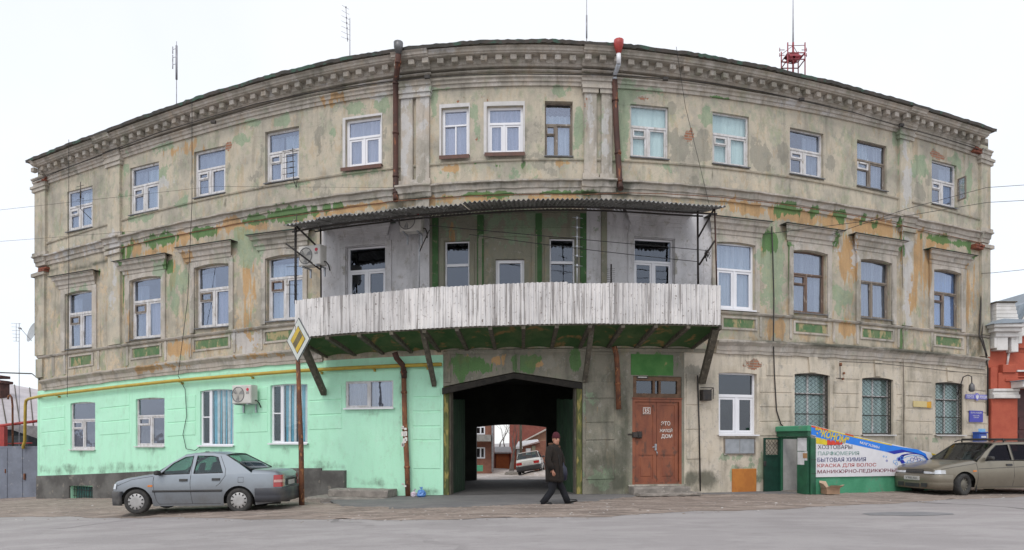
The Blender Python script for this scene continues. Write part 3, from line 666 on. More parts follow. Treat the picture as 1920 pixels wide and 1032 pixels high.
# ----------------------------------------------------------------- windows
def rect_ring(m, x0, x1, z0, z1, t, y0, y1, M):
    m.prism([[(x0,z0),(x1,z0),(x1,z1),(x0,z1)], [(x0+t,z0+t),(x1-t,z0+t),(x1-t,z1-t),(x0+t,z1-t)]], y0, y1, M)
def pane(win, x0, x1, z0, z1, y, M, g, tiltx=0):
    m = MB(); w, h = (x1-x0)/2, (z1-z0)
    m.box((-w-.004, -.002, -.004), (w+.004, .002, h+.004))
    a = Matrix.Translation(((x0+x1)/2, y, z0)) @ Matrix.Rotation(rad(random.uniform(-.9, .9)+tiltx), 4, 'X') @ Matrix.Rotation(rad(random.uniform(-.9, .9)), 4, 'Z')
    link('pane', m.mesh('pane', g), M @ a, win)
def curtain(win, x0, x1, z0, z1, y, M, mm, amp=.02, fold=.12, gap=None):
    m = MB(); n = max(6, int((x1-x0)/fold*6)); sd = random.random()*6
    R = []
    for i in range(n+1):
        x = x0 + (x1-x0)*i/n
        if gap and gap[0] < (x-x0)/(x1-x0) < gap[1]: 
            if len(R) > 1: m.loft(R, closed=False, cap=False)
            R = []; continue
        R.append([M @ Vector((x, y + amp*math.sin(x*6.28/fold+sd+j*.25) + amp*.6*math.sin(x*17+sd), z0 + (z1-z0)*j/4)) for j in range(5)])
    if len(R) > 1: m.loft(R, closed=False, cap=False)
    obj('curtain', m, mm, win)
def window(o):
    fl, a, b, yt, yb, ar, dep, st = o
    z0, z1 = ozs(o); w = float(np.linalg.norm(C0(b)-C0(a))); mid = (a+b)/2
    A = P2(a, -dep); B = P2(b, -dep); C = (A+B)/2; t = (B-A)/np.linalg.norm(B-A)
    M = Matrix(((t[0], -t[1], 0, C[0]), (t[1], t[0], 0, C[1]), (0, 0, 1, z0), (0, 0, 0, 1)))
    h = z1 - z0; x0, x1 = -w/2-.01, w/2+.01; ws = w/1.0
    m = MB(); P = []        # panes: (x0,x1,z0,z1,y)
    fm, g = M_WWOOD, M_GLASS
    def tee(tr, mu, tf, tb, vent=None, sash=.035, venth=.3, ventm=None, blank=0):
        rect_ring(m, x0, x1, 0, h+.02, tf, -.01, .06, M)
        zt = h*(1-tr); xm = x0 + (x1-x0)*mu
        m.box((x0+tf, -.02, zt-tb/2), (x1-tf, .055, zt+tb/2), M)
        m.box((xm-tb/2, -.015, tf), (xm+tb/2, .055, zt-tb/2), M)
        P.append((x0+tf, x1-tf, zt+tb/2, h+.02-tf, .02))
        for (c0, c1) in ((x0+tf, xm-tb/2), (xm+tb/2, x1-tf)):
            rect_ring(m, c0+.003, c1-.003, tf+.003, zt-tb/2-.003, sash*ws, .0, .04, M)
        v0, v1 = (x0+tf+sash*ws, xm-tb/2-sash*ws) if vent != 'R' else (xm+tb/2+sash*ws, x1-tf-sash*ws)
        u0, u1 = (xm+tb/2+sash*ws, x1-tf-sash*ws) if vent != 'R' else (x0+tf+sash*ws, xm-tb/2-sash*ws)
        lo, hi = tf+sash*ws, zt-tb/2-sash*ws
        if vent:
            vz = hi - (hi-lo)*venth; vm = MB()
            rect_ring(vm, v0-.01, v1+.01, vz, hi+.01, .035*ws, -.03, .03, M)
            vo = dict(ventm=ventm or fm, mb=vm)
            P.append((v0+.025*ws, v1-.025*ws, vz+.035, hi-.025, .0)); P.append((v0, v1, lo, vz, .018))
            m.box((v0, -.005, vz-.03), (v1, .035, vz+.002), M)
        else: vo = None; P.append((v0, v1, lo, hi, .018))
        P.append((u0, u1, lo, hi, .018))
        return vo
    vo = None; cur = []
    if st == 'wv': fm = M_WWOOD; vo = tee(.40, .47, .085, .06, 'L', .05); cur = [(M_GREY, 0, 1, 0, .92)] if random.random() < .6 else [(M_LACE, .5, 1, 0, .9), (M_GREY, 0, .45, 0, .9)]
    elif st == 'wvr': fm = M_WWOOD; vo = tee(.42, .47, .06, .055, 'L', .055); cur = [(M_GREY, .5, 1, 0, .9)]
    elif st == 'pvc5': fm = M_PVC; tee(.37, .49, .085, .06, None, .05); cur = [(M_PURP, 0, 1, 0, 1)]
    elif st == 'pvc6':
        fm = M_PVC; rect_ring(m, x0, x1, 0, h+.02, .09, -.01, .06, M); zt = h*.66
        m.box((x0+.09, -.02, zt-.02), (x1-.09, .05, zt+.02), M); m.box((-.018, -.015, .09), (.018, .05, zt-.02), M)
        P += [(x0+.09, x1-.09, zt+.02, h-.07, .02), (x0+.09, -.018, .09, zt-.02, .02), (.018, x1-.09, .09, zt-.02, .02)]; cur = [(M_PURP, 0, 1, 0, 1)]
    elif st == 'pvc7': fm = M_PVC; tee(.34, .47, .085, .06, None, .05); cur = [(M_PURP, 0, 1, 0, 1)]
    elif st == 'gw': fm = M_GWOOD; vo = tee(.39, .42, .055, .05, 'L', .03, .27); cur = [(M_LACE, 0, 1, 0, .8)]
    elif st == 'gw2': fm = M_GWOOD; vo = tee(.40, .47, .05, .05, 'L', .035, .3, M_WWOOD); cur = [(M_LACE, 0, .5, 0, .95), (M_GREY, .5, 1, 0, .95)]
    elif st == 'teal': g = M_GLASST; vo = tee(.40, .47, .06, .06, 'L', .045, .3); cur = [(M_FROST, 0, 1, 0, 1)]
    elif st == 'w2': fm = M_WWOOD; vo = tee(.37, .49, .065, .075, 'L', .042, .26, M_GWOOD); cur = [(M_GREY, 0, .45, 0, .9), (M_PURP, .55, 1, 0, .62)]
    elif st == 'w2b': fm = M_WWOOD; vo = tee(.32, .47, .065, .065, 'L', .042, .26, M_BWOOD); cur = [(M_LACE, 0, 1, 0, .9)]
    elif st == 'dk': fm = M_PVC; g = M_GLASSD; tee(.36, .50, .06, .06, None, .045)
    elif st == 'dkn':
        fm = M_PVC; g = M_GLASSD; rect_ring(m, x0, x1, 0, h+.02, .055, -.01, .06, M); zt = h*.64
        m.box((x0+.055, -.02, zt-.035), (x1-.055, .05, zt+.035), M); P += [(x0+.055, x1-.055, zt+.035, h-.035, .02), (x0+.055, x1-.055, .055, zt-.035, .02)]
    elif st == 'dkd':
        fm = M_PVC; g = M_GLASSD; rect_ring(m, x0, x1, 0, h+.02, .06, -.01, .06, M); rect_ring(m, x0+.062, x1-.062, .062, h-.042, .05, -.02, .04, M)
        P += [(x0+.11, x1-.11, .11, h-.09, .01)]
    elif st == 'pvc10': fm = M_PVC; tee(.39, .50, .06, .055, None, .05); cur = [(M_LACE, 0, 1, 0, 1)]
    elif st == 'pvcd': fm = M_PVC; g = M_GLASSD; tee(.37, .52, .07, .08, None, .05); cur = [(M_INNER, 0, .5, 0, .6)]
    elif st in ('br1', 'br2'): fm = M_BWOOD if st == 'br1' else M_GWOOD; vo = tee(.36, .46, .06, .045, 'L' if st == 'br1' else None, .028, .25); cur = [(M_GREY, 0, 1, 0, 1)]
    elif st == 'brb': fm = M_GWOOD; vo = tee(.38, .47, .055, .045, 'L', .03, .25, M_BWOOD); cur = [(M_BLUE, 0, .45, 0, 1), (M_BLUE, .5, 1, 0, 1)]
    elif st == 'wl': fm = M_WWOOD; vo = tee(.37, .50, .065, .055, 'L', .03, .27); cur = [(M_INNER, 0, 1, 0, .35)]
    elif st == 'stri':
        fm = M_PVC; rect_ring(m, x0, x1, 0, h+.02, .05, -.01, .06, M); xm = x0 + w*.30
        m.box((xm-.04, -.015, .05), (xm+.04, .05, h-.03), M); rect_ring(m, x0+.05, xm-.04, .053, h-.033, .025, -.012, .04, M); m.box((x0+.075, -.015, h*.5), (xm-.065, .03, h*.5+.035), M)
        P += [(x0+.07, xm-.06, .07, h*.5, .01), (x0+.07, xm-.06, h*.5+.03, h-.05, .01), (xm+.04, x1-.05, .05, h-.03, .02)]; g = M_GLASST; cur = [(M_STRW if q_ % 2 else M_STRB, .33+.67*q_/9, .33+.67*(q_+1)/9, 0, 1) for q_ in range(9)]
    elif st == 'two':
        fm = M_WWOOD; rect_ring(m, x0, x1, 0, h+.02, .05, -.02, .05, M); m.box((-.04, -.025, .05), (.04, .045, h-.03), M); rect_ring(m, x0+.05, -.04, .053, h-.033, .03, -.015, .03, M)
        P += [(x0+.08, -.05, .08, h-.06, .01), (.04, x1-.05, .05, h-.03, .01)]; cur = [(M_GREY, 0, .98, 0, 1)]
    elif st == 'gr':
        fm = M_WWOOD; g = M_GLASST; rect_ring(m, x0, x1, 0, h+.02, .05, .03, .09, M); m.box((-.03, .03, .05), (.03, .08, h), M); m.box((x0+.05, .028, h*.66), (x1-.05, .078, h*.66+.05), M)
        P += [(x0+.05, -.03, .05, h*.66, .05), (.03, x1-.05, .05, h*.66, .05), (x0+.05, x1-.05, h*.66+.05, h-.03, .05)]; cur = [(M_TEAL, 0, 1, 0, 1)]
    M2 = M @ Matrix.Translation((0, .0, 0))
    win = obj('window', m, fm, bld, M=M)
    if vo: obj('vent_frame', vo['mb'], vo['ventm'], win)
    for (p0, p1, q0, q1, y) in P: pane(win, p0, p1, q0, q1, y + .006, M, g)
    for (cm, u0, u1, v0, v1) in cur:
        curtain(win, x0 + (x1-x0)*u0, x0 + (x1-x0)*u1, .02 + h*v0, h*v1, .085, M, cm, .022 if st != 'teal' else .006, .13)
    if st == 'gr':        # welded grille of crossing wavy rods
        gm = MB(); d = .10
        rect_ring(gm, x0+.03, x1-.03, .03, h-.03, .035, -d, -d+.02, M)
        for zz in (h*.34, h*.66): gm.box((x0+.05, -d-.004, zz-.014), (x1-.05, -d+.016, zz+.014), M)
        n = 6; st_ = (w-.08)/n
        for lane in range(n+1):
            for ph in (0, 1):
                pts = []
                for j in range(0, 15):
                    zz = .04 + (h-.08)*j/14; s_ = (1 if (j + ph) % 2 else -1)
                    pts.append(Vector((min(max(x0+.05+st_*lane + s_*st_*.48, x0+.04), x1-.04), -d+.008+ph*.012, zz)))
                gm.tube(pts, .0075, 4, cap=False, M=M)
        obj('grille', gm, mat('dull_grille_iron', (.04,.036,.03), (.028,.025,.02), rough=.7), win)
    return win, M, w, h
for o in OPN:
    if o[7] not in ('door', 'gate', 'cellar'): window(o)
# casement standing open on two windows, and the open vent
def loose_sash(px, py, w, h, ang, mm, hinge=1):
    M = FR(px, ZAT(px, py), .0) @ Matrix.Rotation(rad(ang), 4, 'Z'); m = MB(); rect_ring(m, 0, w, 0, h, .04, -.02, .02, M); s_ = obj('open_sash', m, mm, bld)
    pane(s_, .04, w-.04, .04, h-.04, 0, M, M_GLASS)
loose_sash(1796, 378, .30, .74, -100, M_GWOOD)
# ----------------------------------------------------------------- raised blocks of the rusticated ground floor
def block(a, b, f0, f1, mm, off=.016):
    slab('block', a, b, f0, f1, off, mm, base=-.004, cham=.012, step=16, rstep=.4)
def dz(p, py): return ZAT(p, py) - L('str1b')(p)
# piers: px range, then joint heights (y px at the pier middle)
for a, b, ys in [(79,122,[762,786,810,836]),(187,243,[738,764,790,815,826]),(314,367,[742,767,792,818]),(443,502,[727,752,776,812]),(580,641,[724,751,778,806])]:
    m_ = (a+b)/2; g_ = 1.0/2
    for y0, y1 in zip(ys, ys[1:]):
        d0, d1 = dz(m_, y1), dz(m_, y0)
        if y1 - y0 > 14: block(a, b, L('str1b', d0+.012), L('str1b', d1-.012), M_MINT, .014)
for a, b in [(774,826)]:
    ys = [690,745,772,800,826,880]
    for y0, y1 in zip(ys, ys[1:]): block(a, b, ZAT(800, y1)+.012, ZAT(800, y0)-.012, M_MINT, .014)
for a, b, ys in [(1098,1152,[715,748,793,826,900]),(1286,1316,[700,760,806,862]),(1424,1484,[708,737,764,791,818]),(1562,1610,[714,739,765,791,818]),(1681,1691,[718,741,766,790,815,838]),(1697,1748,[719,744,767,791,815]),(1812,1851,[735,754,774,795,818])]:
    m_ = (a+b)/2; mm = M_CREAM if a > 1283 else M_DIM
    for y0, y1 in zip(ys, ys[1:]):
        d0, d1 = dz(m_, y1), dz(m_, y0); block(a, b, L('str1b', d0+.012), L('str1b', d1-.012), mm, .02)
# upper course between the window heads, cut back round the arches, and keystones
for a, b, y0, y1 in [(1436,1487,683,706),(1570,1612,687,712),(1697,1746,696,717),(1815,1850,703,733)]:
    f0, f1 = L('str1b', dz((a+b)/2, y1)+.012), L('str1b', dz((a+b)/2, y0)-.01)
    block(a, b, f0, f1, M_CREAM, .02)
for px, y0, y1, hw, mm in [(1523,668,699,9,M_CREAM),(1645,677,706,8,M_CREAM),(1780,690,715,8,M_CREAM)]:
    M = FR(px, ZAT(px, y1), 0); s_ = C0(px)[1]/F; hh = (y1-y0)*s_; w1 = hw*s_*1.25; m = MB(); m.prism([(-w1*.7, 0), (w1*.7, 0), (w1, hh), (-w1, hh)], -.045, .01, M)
    obj('keystone', m, mm, bld, paint=True)
# dark cement plinth on the left
pl = MB()
for a, b in ((XL-.5, 132.5), (176.5, 420)):
    slab('', a, b, lambda p: -1.2, lambda p: float(np.interp(p, [70,280,420,566], [ZAT(78,893), ZAT(280,884), ZAT(420,881), ZAT(566,878)])), .05, M_PLINTH, part=pl, step=6)
slab('', 132.5, 176.5, lambda p: ZAT(p, 911), lambda p: float(np.interp(p, [70,280], [ZAT(78,893), ZAT(280,884)])), .05, M_PLINTH, part=pl, step=6)
slab('', 132.5, 176.5, lambda p: -1.2, lambda p: ZAT(p, 937), .05, M_PLINTH, part=pl, step=6)
slab('', 420, 604, lambda p: -1.2, lambda p: ZAT(p, 878), .045, M_PLINTH, part=pl, step=6); slab('', 604, 650, lambda p: -1.2, lambda p: ZAT(p, 882), .10, M_PLINTH, part=pl, step=6, cham=.02)
obj('plinth', pl, M_PLINTH, bld)
M_TEALB = mat('teal_cellar_boards', (.05, .16, .14), (.03, .09, .08), rough=.8, scale=6)
M_ = FR(154.5, ZAT(154.5, 936), -.14)
for i in range(4): m = MB(); m.cbox((-.55+.28*i, 0, 0), (-.285+.28*i, .03, .42), .01, M_); obj('board', m, M_TEALB, bld)
m = MB()
for i in range(9): m.tube([(-.55+.135*i, -.07, -.02), (-.55+.135*i, -.07, .44)], .009, 5, M=M_)
for z_ in (.1, .3): m.tube([(-.6, -.07, z_), (.6, -.07, z_)], .009, 5, M=M_)
obj('cellar_grille', m, M_BLACK, bld)

# ----------------------------------------------------------------- shell: back wall, ends, roof is above
sh = MB(); px = xs_between(XL, XR, 20)
XP0, XP1 = -2.25, 2.25
for a, b in zip(px, px[1:]):
    x = P2((a+b)/2, -7.1)[0]; zt = L('roof', -.02)
    lo = 3.7 if XP0 - .6 < x < XP1 + .6 else -1.5
    sh.poly([PT(a, lo, -7.1), PT(b, lo, -7.1), PT(b, zt(b), -7.1), PT(a, zt(a), -7.1)])
for p in (XL, XR): sh.poly([PT(p, -1.5, 0), PT(p, -1.5, -7.1), PT(p, L('roof', 0)(p), -7.1), PT(p, L('roof', .8)(p), -3.6), PT(p, L('roof', 0)(p), 0)])
obj('rear_wall', sh, M_INNER, bld)
# floors inside
fl = MB()
for kf in ('str2b', 'str1b'):
    for a, b in zip(px, px[1:]): fl.poly([PT(a, L(kf)(a), -.06), PT(b, L(kf)(b), -.06), PT(b, L(kf)(b), -7.05), PT(a, L(kf)(a), -7.05)])
obj('inner_floor', fl, M_INNER, bld)
# passage through the building
YP = P2(960, -7.1)[1]
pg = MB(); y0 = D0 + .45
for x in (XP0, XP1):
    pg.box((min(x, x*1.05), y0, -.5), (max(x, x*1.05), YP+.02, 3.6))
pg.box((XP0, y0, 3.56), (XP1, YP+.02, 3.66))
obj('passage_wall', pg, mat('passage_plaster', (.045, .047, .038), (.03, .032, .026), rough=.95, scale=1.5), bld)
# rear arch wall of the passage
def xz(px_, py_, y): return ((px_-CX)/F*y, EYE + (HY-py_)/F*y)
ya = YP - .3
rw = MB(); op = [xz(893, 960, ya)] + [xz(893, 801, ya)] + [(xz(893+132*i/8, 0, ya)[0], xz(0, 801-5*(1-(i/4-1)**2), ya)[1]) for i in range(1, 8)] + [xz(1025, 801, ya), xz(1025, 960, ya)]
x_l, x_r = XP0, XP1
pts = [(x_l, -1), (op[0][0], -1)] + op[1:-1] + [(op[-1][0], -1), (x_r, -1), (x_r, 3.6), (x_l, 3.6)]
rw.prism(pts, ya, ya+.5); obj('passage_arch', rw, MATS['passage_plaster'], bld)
# gate surround: posts, chevron lintel, frieze mouldings
M_OLIVE = mat('olive_peeling_wood', (.15, .16, .05), (.07, .085, .03), rough=.85, scale=7, sz=.3, c3=(.30, .25, .08), s3=9, t3=(.52, .62), bmp=.5)
M_GATE = mat('dark_green_gate_boards', (.022, .06, .028), (.015, .038, .019), rough=.75, scale=5, sz=.3, bmp=.4, c3=(.06, .07, .05), s3=12)
for px_ in (835.5, 1087):
    M = FR(px_, -.6, -.12); m = MB(); h_ = ZAT(px_, 724) + .6; m.cbox((-.07, -.08, 0), (.07, .2, h_), .012, M); obj('gate_post', m, M_OLIVE, bld)
    m = MB(); s_ = 1 if px_ < 960 else -1; m.box((s_*.08 - .035, .0, .0), (s_*.08+.035, .3, h_-.05), M); obj('gate_post', m, M_STRUT, bld)
ln = MB(); yl = D0 - .05
A = [xz(828, 727, yl), xz(964, 699, yl), xz(1096, 718, yl)]
ln.prism([A[0], A[1], A[2], (A[2][0], A[2][1]-.17), (A[1][0], A[1][1]-.14), (A[0][0], A[0][1]-.17)], D0+.06, D0+.22); obj('gate_lintel', ln, mat('blackened_timber', (.035,.03,.024), (.02,.018,.015), rough=.9, scale=8), bld)
for side in (-1, 1):
    hx = -1.68 if side < 0 else 1.74; ex_ = -1.40 if side < 0 else 1.36; y0_, y1_ = D0+.35, D0+2.05
    d = Vector((ex_-hx, y1_-y0_, 0)); W_ = d.length; d.normalize(); M = Matrix(((d.x, -d.y, 0, hx), (d.y, d.x, 0, y0_), (0, 0, 1, .05), (0, 0, 0, 1)))
    leaf = MB()
    for z_ in (.25, 1.35, 2.35): leaf.box((0, .03 if side < 0 else -.07, z_), (W_, .07 if side < 0 else -.03, z_+.14), M)
    lf = obj('gate_leaf', leaf, M_GATE, bld)
    n = 7
    for i in range(n):
        m = MB(); m.cbox((W_*i/n+.006, -.0, 0), (W_*(i+1)/n-.006, .028, 2.62 + .1*i/n + random.uniform(-.03,.01)), .006, M); obj('plank', m, M_GATE, lf)
slab('moulding', 838, 1170, ZAT(960, 664), ZAT(960, 660), .03, M_DIM); slab('moulding', 838, 1170, ZAT(960, 659), ZAT(960, 656), .06, M_DIM)
slab('moulding', 968, 975, ZAT(960, 699), ZAT(960, 665), .02, M_DIM)
slab('pilaster', 833, 846, ZAT(840, 718), ZAT(840, 661), .03, M_DIM, cham=.01)
slab('painted_panel', 1183, 1262, ZAT(1222, 704), ZAT(1222, 665), .012, mat('flat_green_paint', (.045, .16, .035), (.07, .2, .05), rough=.8, scale=3, c3=(.25, .25, .1), s3=3, t3=(.66, .72)), paint=False)

# ----------------------------------------------------------------- door with transom
od = [o for o in OPN if o[7] == 'door'][0]
M = FR(1232.5, ZAT(1232.5, 908), -.06); Wd = float(np.linalg.norm(C0(1278)-C0(1187))); s_ = C0(1232)[1]/F
Hd = (908-706)*s_; Hl = (908-752)*s_; x0, x1 = -Wd/2, Wd/2
fr = MB(); rect_ring(fr, x0-.01, x1+.01, -.02, Hl+.05, .075, -.05, .06, M); fr.box((x0-.02, -.08, Hl+.052), (x1+.02, .06, Hl+.085), M)
df = obj('door_frame', fr, M_DOOR, bld)
tr_ = MB(); rect_ring(tr_, x0+.0, x1-.0, Hl+.09, Hd-.01, .11, -.03, .06, M)
for u in (.44, .56): tr_.box((x0+Wd*u-.03, -.03, Hl+.19), (x0+Wd*u+.03, .055, Hd-.11), M)
tf_ = obj('transom_frame', tr_, mat('transom_wood', (.17, .10, .06), (.11, .065, .04), rough=.8, scale=8), bld)
for a_, b_ in ((.08, .42), (.46, .54), (.58, .92)): pane(tf_, x0+Wd*a_, x0+Wd*b_, Hl+.2, Hd-.12, .03, M, M_GLASSD)
for s in (-1, 1):
    lw = Wd/2-.085; cx_ = x0+.08 if s < 0 else .005
    m = MB(); rect_ring(m, cx_, cx_+lw, .04, Hl-.02, .10, -.01, .03, M); m.box((cx_+.1, -.01, .80), (cx_+lw-.1, .03, 1.02), M); m.box((cx_+.1, .008, .14), (cx_+lw-.1, .028, .80), M); m.box((cx_+.1, .004, 1.02), (cx_+lw-.1, .028, Hl-.12), M)
    m.cbox((cx_+.15, -.006, .2), (cx_+lw-.15, .01, .74), .02, M)
    lf = obj('door_leaf', m, M_DOOR, df)
hm = MB(); hm.cbox((-.06, -.035, .92), (.0, -.008, 1.10), .008, M); hm.tube([(-.03, -.035, 1.02), (-.03, -.07, 1.02), (-.15, -.07, 1.01)], .012, 6, M=M); hm.tube([(-.01, -.02, .9), (.0, -.05, .85), (.0, -.03, .79)], .014, 6, M=M)
obj('door_handle', hm, M_GALV, df)
hb = MB(); hb.cbox((x0-.02, -.14, 1.27), (x0+.12, -.05, 1.42), .015, M); hb.cbox((x0+.12, -.12, 1.25), (x0+.25, -.012, 1.44), .03, M); hb.tube([(x0-.14, -.05, 1.36), (x0+.2, -.1, 1.36)], .018, 6, M=M)
obj('door_lock', hb, M_BLACK, df)
nM = M @ Matrix.Translation((x0+.31, -.012, Hl-.36)); m = MB(); m.box((0, -.006, 0), (.215, .004, .18), nM); pn = obj('number_plate', m, M_WPAINT, df)
m = MB(); m.box((.014, -.009, .014), (.201, -.0065, .166), nM); obj('plate_field', m, M_DOOR, pn)
text('number_lettering', '35', nM @ Matrix.Translation((.035, -.0095, .03)), .145, .12, M_WPAINT, pn, .003, bold=.012)
for s, zz, xx, w_, h_ in (('ЭТО', 1.60, .13, .27, .115), ('ЖИЛОЙ', 1.42, .09, .37, .115), ('ДОМ', 1.24, .135, .32, .125)):
    text('painted_lettering', s, M @ Matrix.Translation((xx, -.0115, zz)) @ Matrix.Rotation(rad(random.uniform(-2, 2)), 4, 'Y'), w_, h_, M_WPAINT, df, .003, bold=.014)
# small plates over the door
m = MB(); m.box((x0+.12, -.045, Hd-.07), (x0+.44, -.032, Hd+.01), M); pt = obj('name_plate', m, M_BLACK, bld)
m = MB(); m.box((x0+.15, -.048, Hd-.04), (x0+.41, -.0455, Hd-.018), M); obj('pale_strip', m, M_WPAINT, pt)
# concrete threshold
m = MB(); m.box((x0-.14, -.12, -.05), (x1+.12, .2, -.01), M); obj('threshold', m, M_MOULD, bld, paint=True)
# boards below the ground-floor window and orange hatch
Mh = FR(1386.5, ZAT(1386.5, 853), 0); m = MB(); s_ = C0(1386)[1]/F; w_ = 34*s_; rect_ring(m, -w_, w_, 0, 32*s_, .03, -.03, .01, Mh); hbx = obj('panel_frame', m, M_GWOOD, bld)
for a_, b_ in ((-w_+.035, -.008), (.008, w_-.035)): m = MB(); m.cbox((a_, -.022, .035), (b_, -.004, 32*s_-.035), .006, Mh); obj('metal_panel', m, mat('grey_enamel', (.33, .35, .38), (.27, .29, .31), rough=.5), bld)
Mh = FR(1395, ZAT(1395, 923), 0); m = MB(); m.cbox((-.40, -.03, 0), (.40, .01, 44*s_), .012, Mh); m.cbox((-.3, -.036, .1), (-.28, -.03, .2), .002, Mh); obj('cellar_hatch', m, M_ORANGE, bld)

# ----------------------------------------------------------------- balcony
BO = 1.5; BX0, BX1 = 0, 0
bx0, bx1 = inv(553, BO), inv(1352, BO)
TOPL = [(553,565),(603,558),(780,543),(926,535),(1050,530.5),(1140,530),(1215,530.5),(1352,537)]
BOTL = [(553,633),(578,632),(780,619),(926,610.5),(1140,605),(1215,607),(1354,611)]
ft = np.polyfit([inv(a, BO) for a, b in TOPL], [ZAT(a, b, BO) for a, b in TOPL], 2); fb = np.polyfit([inv(a, BO) for a, b in BOTL], [ZAT(a, b, BO) for a, b in BOTL], 2)
zbt = lambda p: float(np.polyval(ft, p)); zbb = lambda p: float(np.polyval(fb, p))
# corrugated parapet sheets, each an object
arc = [0.0]; pp = xs_between(bx0, bx1, 1.0)
for a, b in zip(pp, pp[1:]): arc.append(arc[-1] + float(np.linalg.norm(P2(b, BO) - P2(a, BO))))
tot = arc[-1]; wl = .118; nsh = 11
def at_s(s_): return float(np.interp(s_, arc, pp))
for i in range(nsh):
    s0, s1 = tot*i/nsh, tot*(i+1)/nsh + .06; s1 = min(s1, tot); n = int((s1-s0)/wl*8); m = MB(); R = []; Rb = []
    dzt = random.uniform(-.022, .022); dzb = random.uniform(-.01, .02); bo = .012*(i % 2)
    for j in range(n+1):
        s_ = s0 + (s1-s0)*j/n; p = at_s(s_); o = BO + bo + .028*math.sin(2*math.pi*s_/wl)
        zb_, zt_ = zbb(p)+dzb, zbt(p)+dzt
        R.append([PT(p, zb_, o), PT(p, (zb_+zt_)/2, o), PT(p, zt_, o)]); Rb.append([PT(p, zt_, o), PT(p, zt_, o-.007), PT(p, zb_, o-.007)])
    m.loft(R, closed=False, cap=False); m.loft(Rb, closed=False, cap=False); obj('corrugated_sheet', m, M_SHEET, bld)
for p in (bx0, bx1):      # short sides back to the wall
    m = MB(); R = []; s_ = 1 if p == bx1 else -1
    for j in range(101):
        o = BO - (BO-.02)*j/100; q = PT(p, 0, o) + Vector((math.cos(0), 0, 0))*.02*math.sin(2*math.pi*o/wl)*s_
        R.append([Vector((q.x, q.y, zbb(p))), Vector((q.x, q.y, zbt(p)))])
    m.loft(R, closed=False, cap=False); obj('corrugated_sheet', m, M_SHEET, bld)
# slab: brick jack arches between joists, painted green
beams = [bx0 + (bx1-bx0)*i/13 for i in range(14)]
M_VAULT = mat('green_ochre_vault', (.045, .11, .035), (.085, .145, .055), rough=.9, scale=2.2, c3=(.27, .18, .07), s3=2.6, t3=(.56, .66), bmp=.4)
for a, b in zip(beams, beams[1:]):
    m = MB(); R = []
    for j in range(11):
        u = j/10; p = a + (b-a)*u; h = .05 + .15*(1-(2*u-1)**2)
        zw = L('str1b', .04)(p); h2 = h*.6; R.append([PT(p, zbb(p) - .10 + h, BO-.03), PT(p, (zbb(p)-.1)*.7 + zw*.3 + h, BO*.62), PT(p, (zbb(p)-.1)*.35 + zw*.65 + h2, BO*.28), PT(p, zw + h2*.6, 0)])
    m.loft(R, closed=False, cap=False); obj('vault', m, M_VAULT, bld)
for p in beams:
    m = MB(); w_ = 3.0 if p not in (beams[0], beams[-1]) else 2
    V = []
    for o, zz_ in ((BO-.02, zbb(p)-.10), (.0, L('str1b', .02)(p))):
        V += [PT(p-w_, zz_, o), PT(p+w_, zz_, o), PT(p+w_, zz_+.10, o), PT(p-w_, zz_+.10, o)]
    I = [m.vert(v) for v in V]
    for q in ((0,1,5,4),(1,2,6,5),(3,0,4,7),(0,3,2,1)): m.face([I[k_] for k_ in q])
    obj('joist', m, M_STRUT, bld)
m = MB(); R = [[PT(p, zbb(p)+.12, BO-.03), PT(p, zbb(p)+.12, 0)] for p in xs_between(bx0, bx1, 8)]; m.loft(R, closed=False, cap=False)
R = [[PT(p, zbb(p)-.035, BO-.028), PT(p, zbb(p)+.12, BO-.028)] for p in xs_between(bx0, bx1, 8)]; m.loft(R, closed=False, cap=False); obj('balcony_slab', m, M_STRUT, bld)
sg = slab('painted_strip', inv(600, 0), inv(1345, 0), L('str1b', .36), lambda p: zbb(p)-.02, .012, M_GREENDK, paint=False)
# timber struts
for (x_a, y_a, x_b, y_b, sw, mm) in [(572,655,607,736,.075,M_STRUT),(793,622,814,720,.06,M_STRUT),(1110,612,1097,712,.06,M_STRUT),(1340,622,1317,714,.085,M_STRUT)]:
    A = FP(x_a, y_a, BO-.25); B = FP(x_b, y_b, .06); d = (B-A).normalized(); n_ = d.cross(Vector((0,0,1))).normalized(); u_ = n_.cross(d)
    m = MB(); V = [P_ + n_*a_*sw + u_*b_*sw for P_ in (A - d*.1, B + d*.05) for a_, b_ in ((-1,-1),(1,-1),(1,1),(-1,1))]; I = [m.vert(v) for v in V]
    for q in ((0,1,5,4),(1,2,6,5),(2,3,7,6),(3,0,4,7),(0,3,2,1),(4,5,6,7)): m.face([I[k_] for k_ in q])
    obj('strut', m, mm, bld)
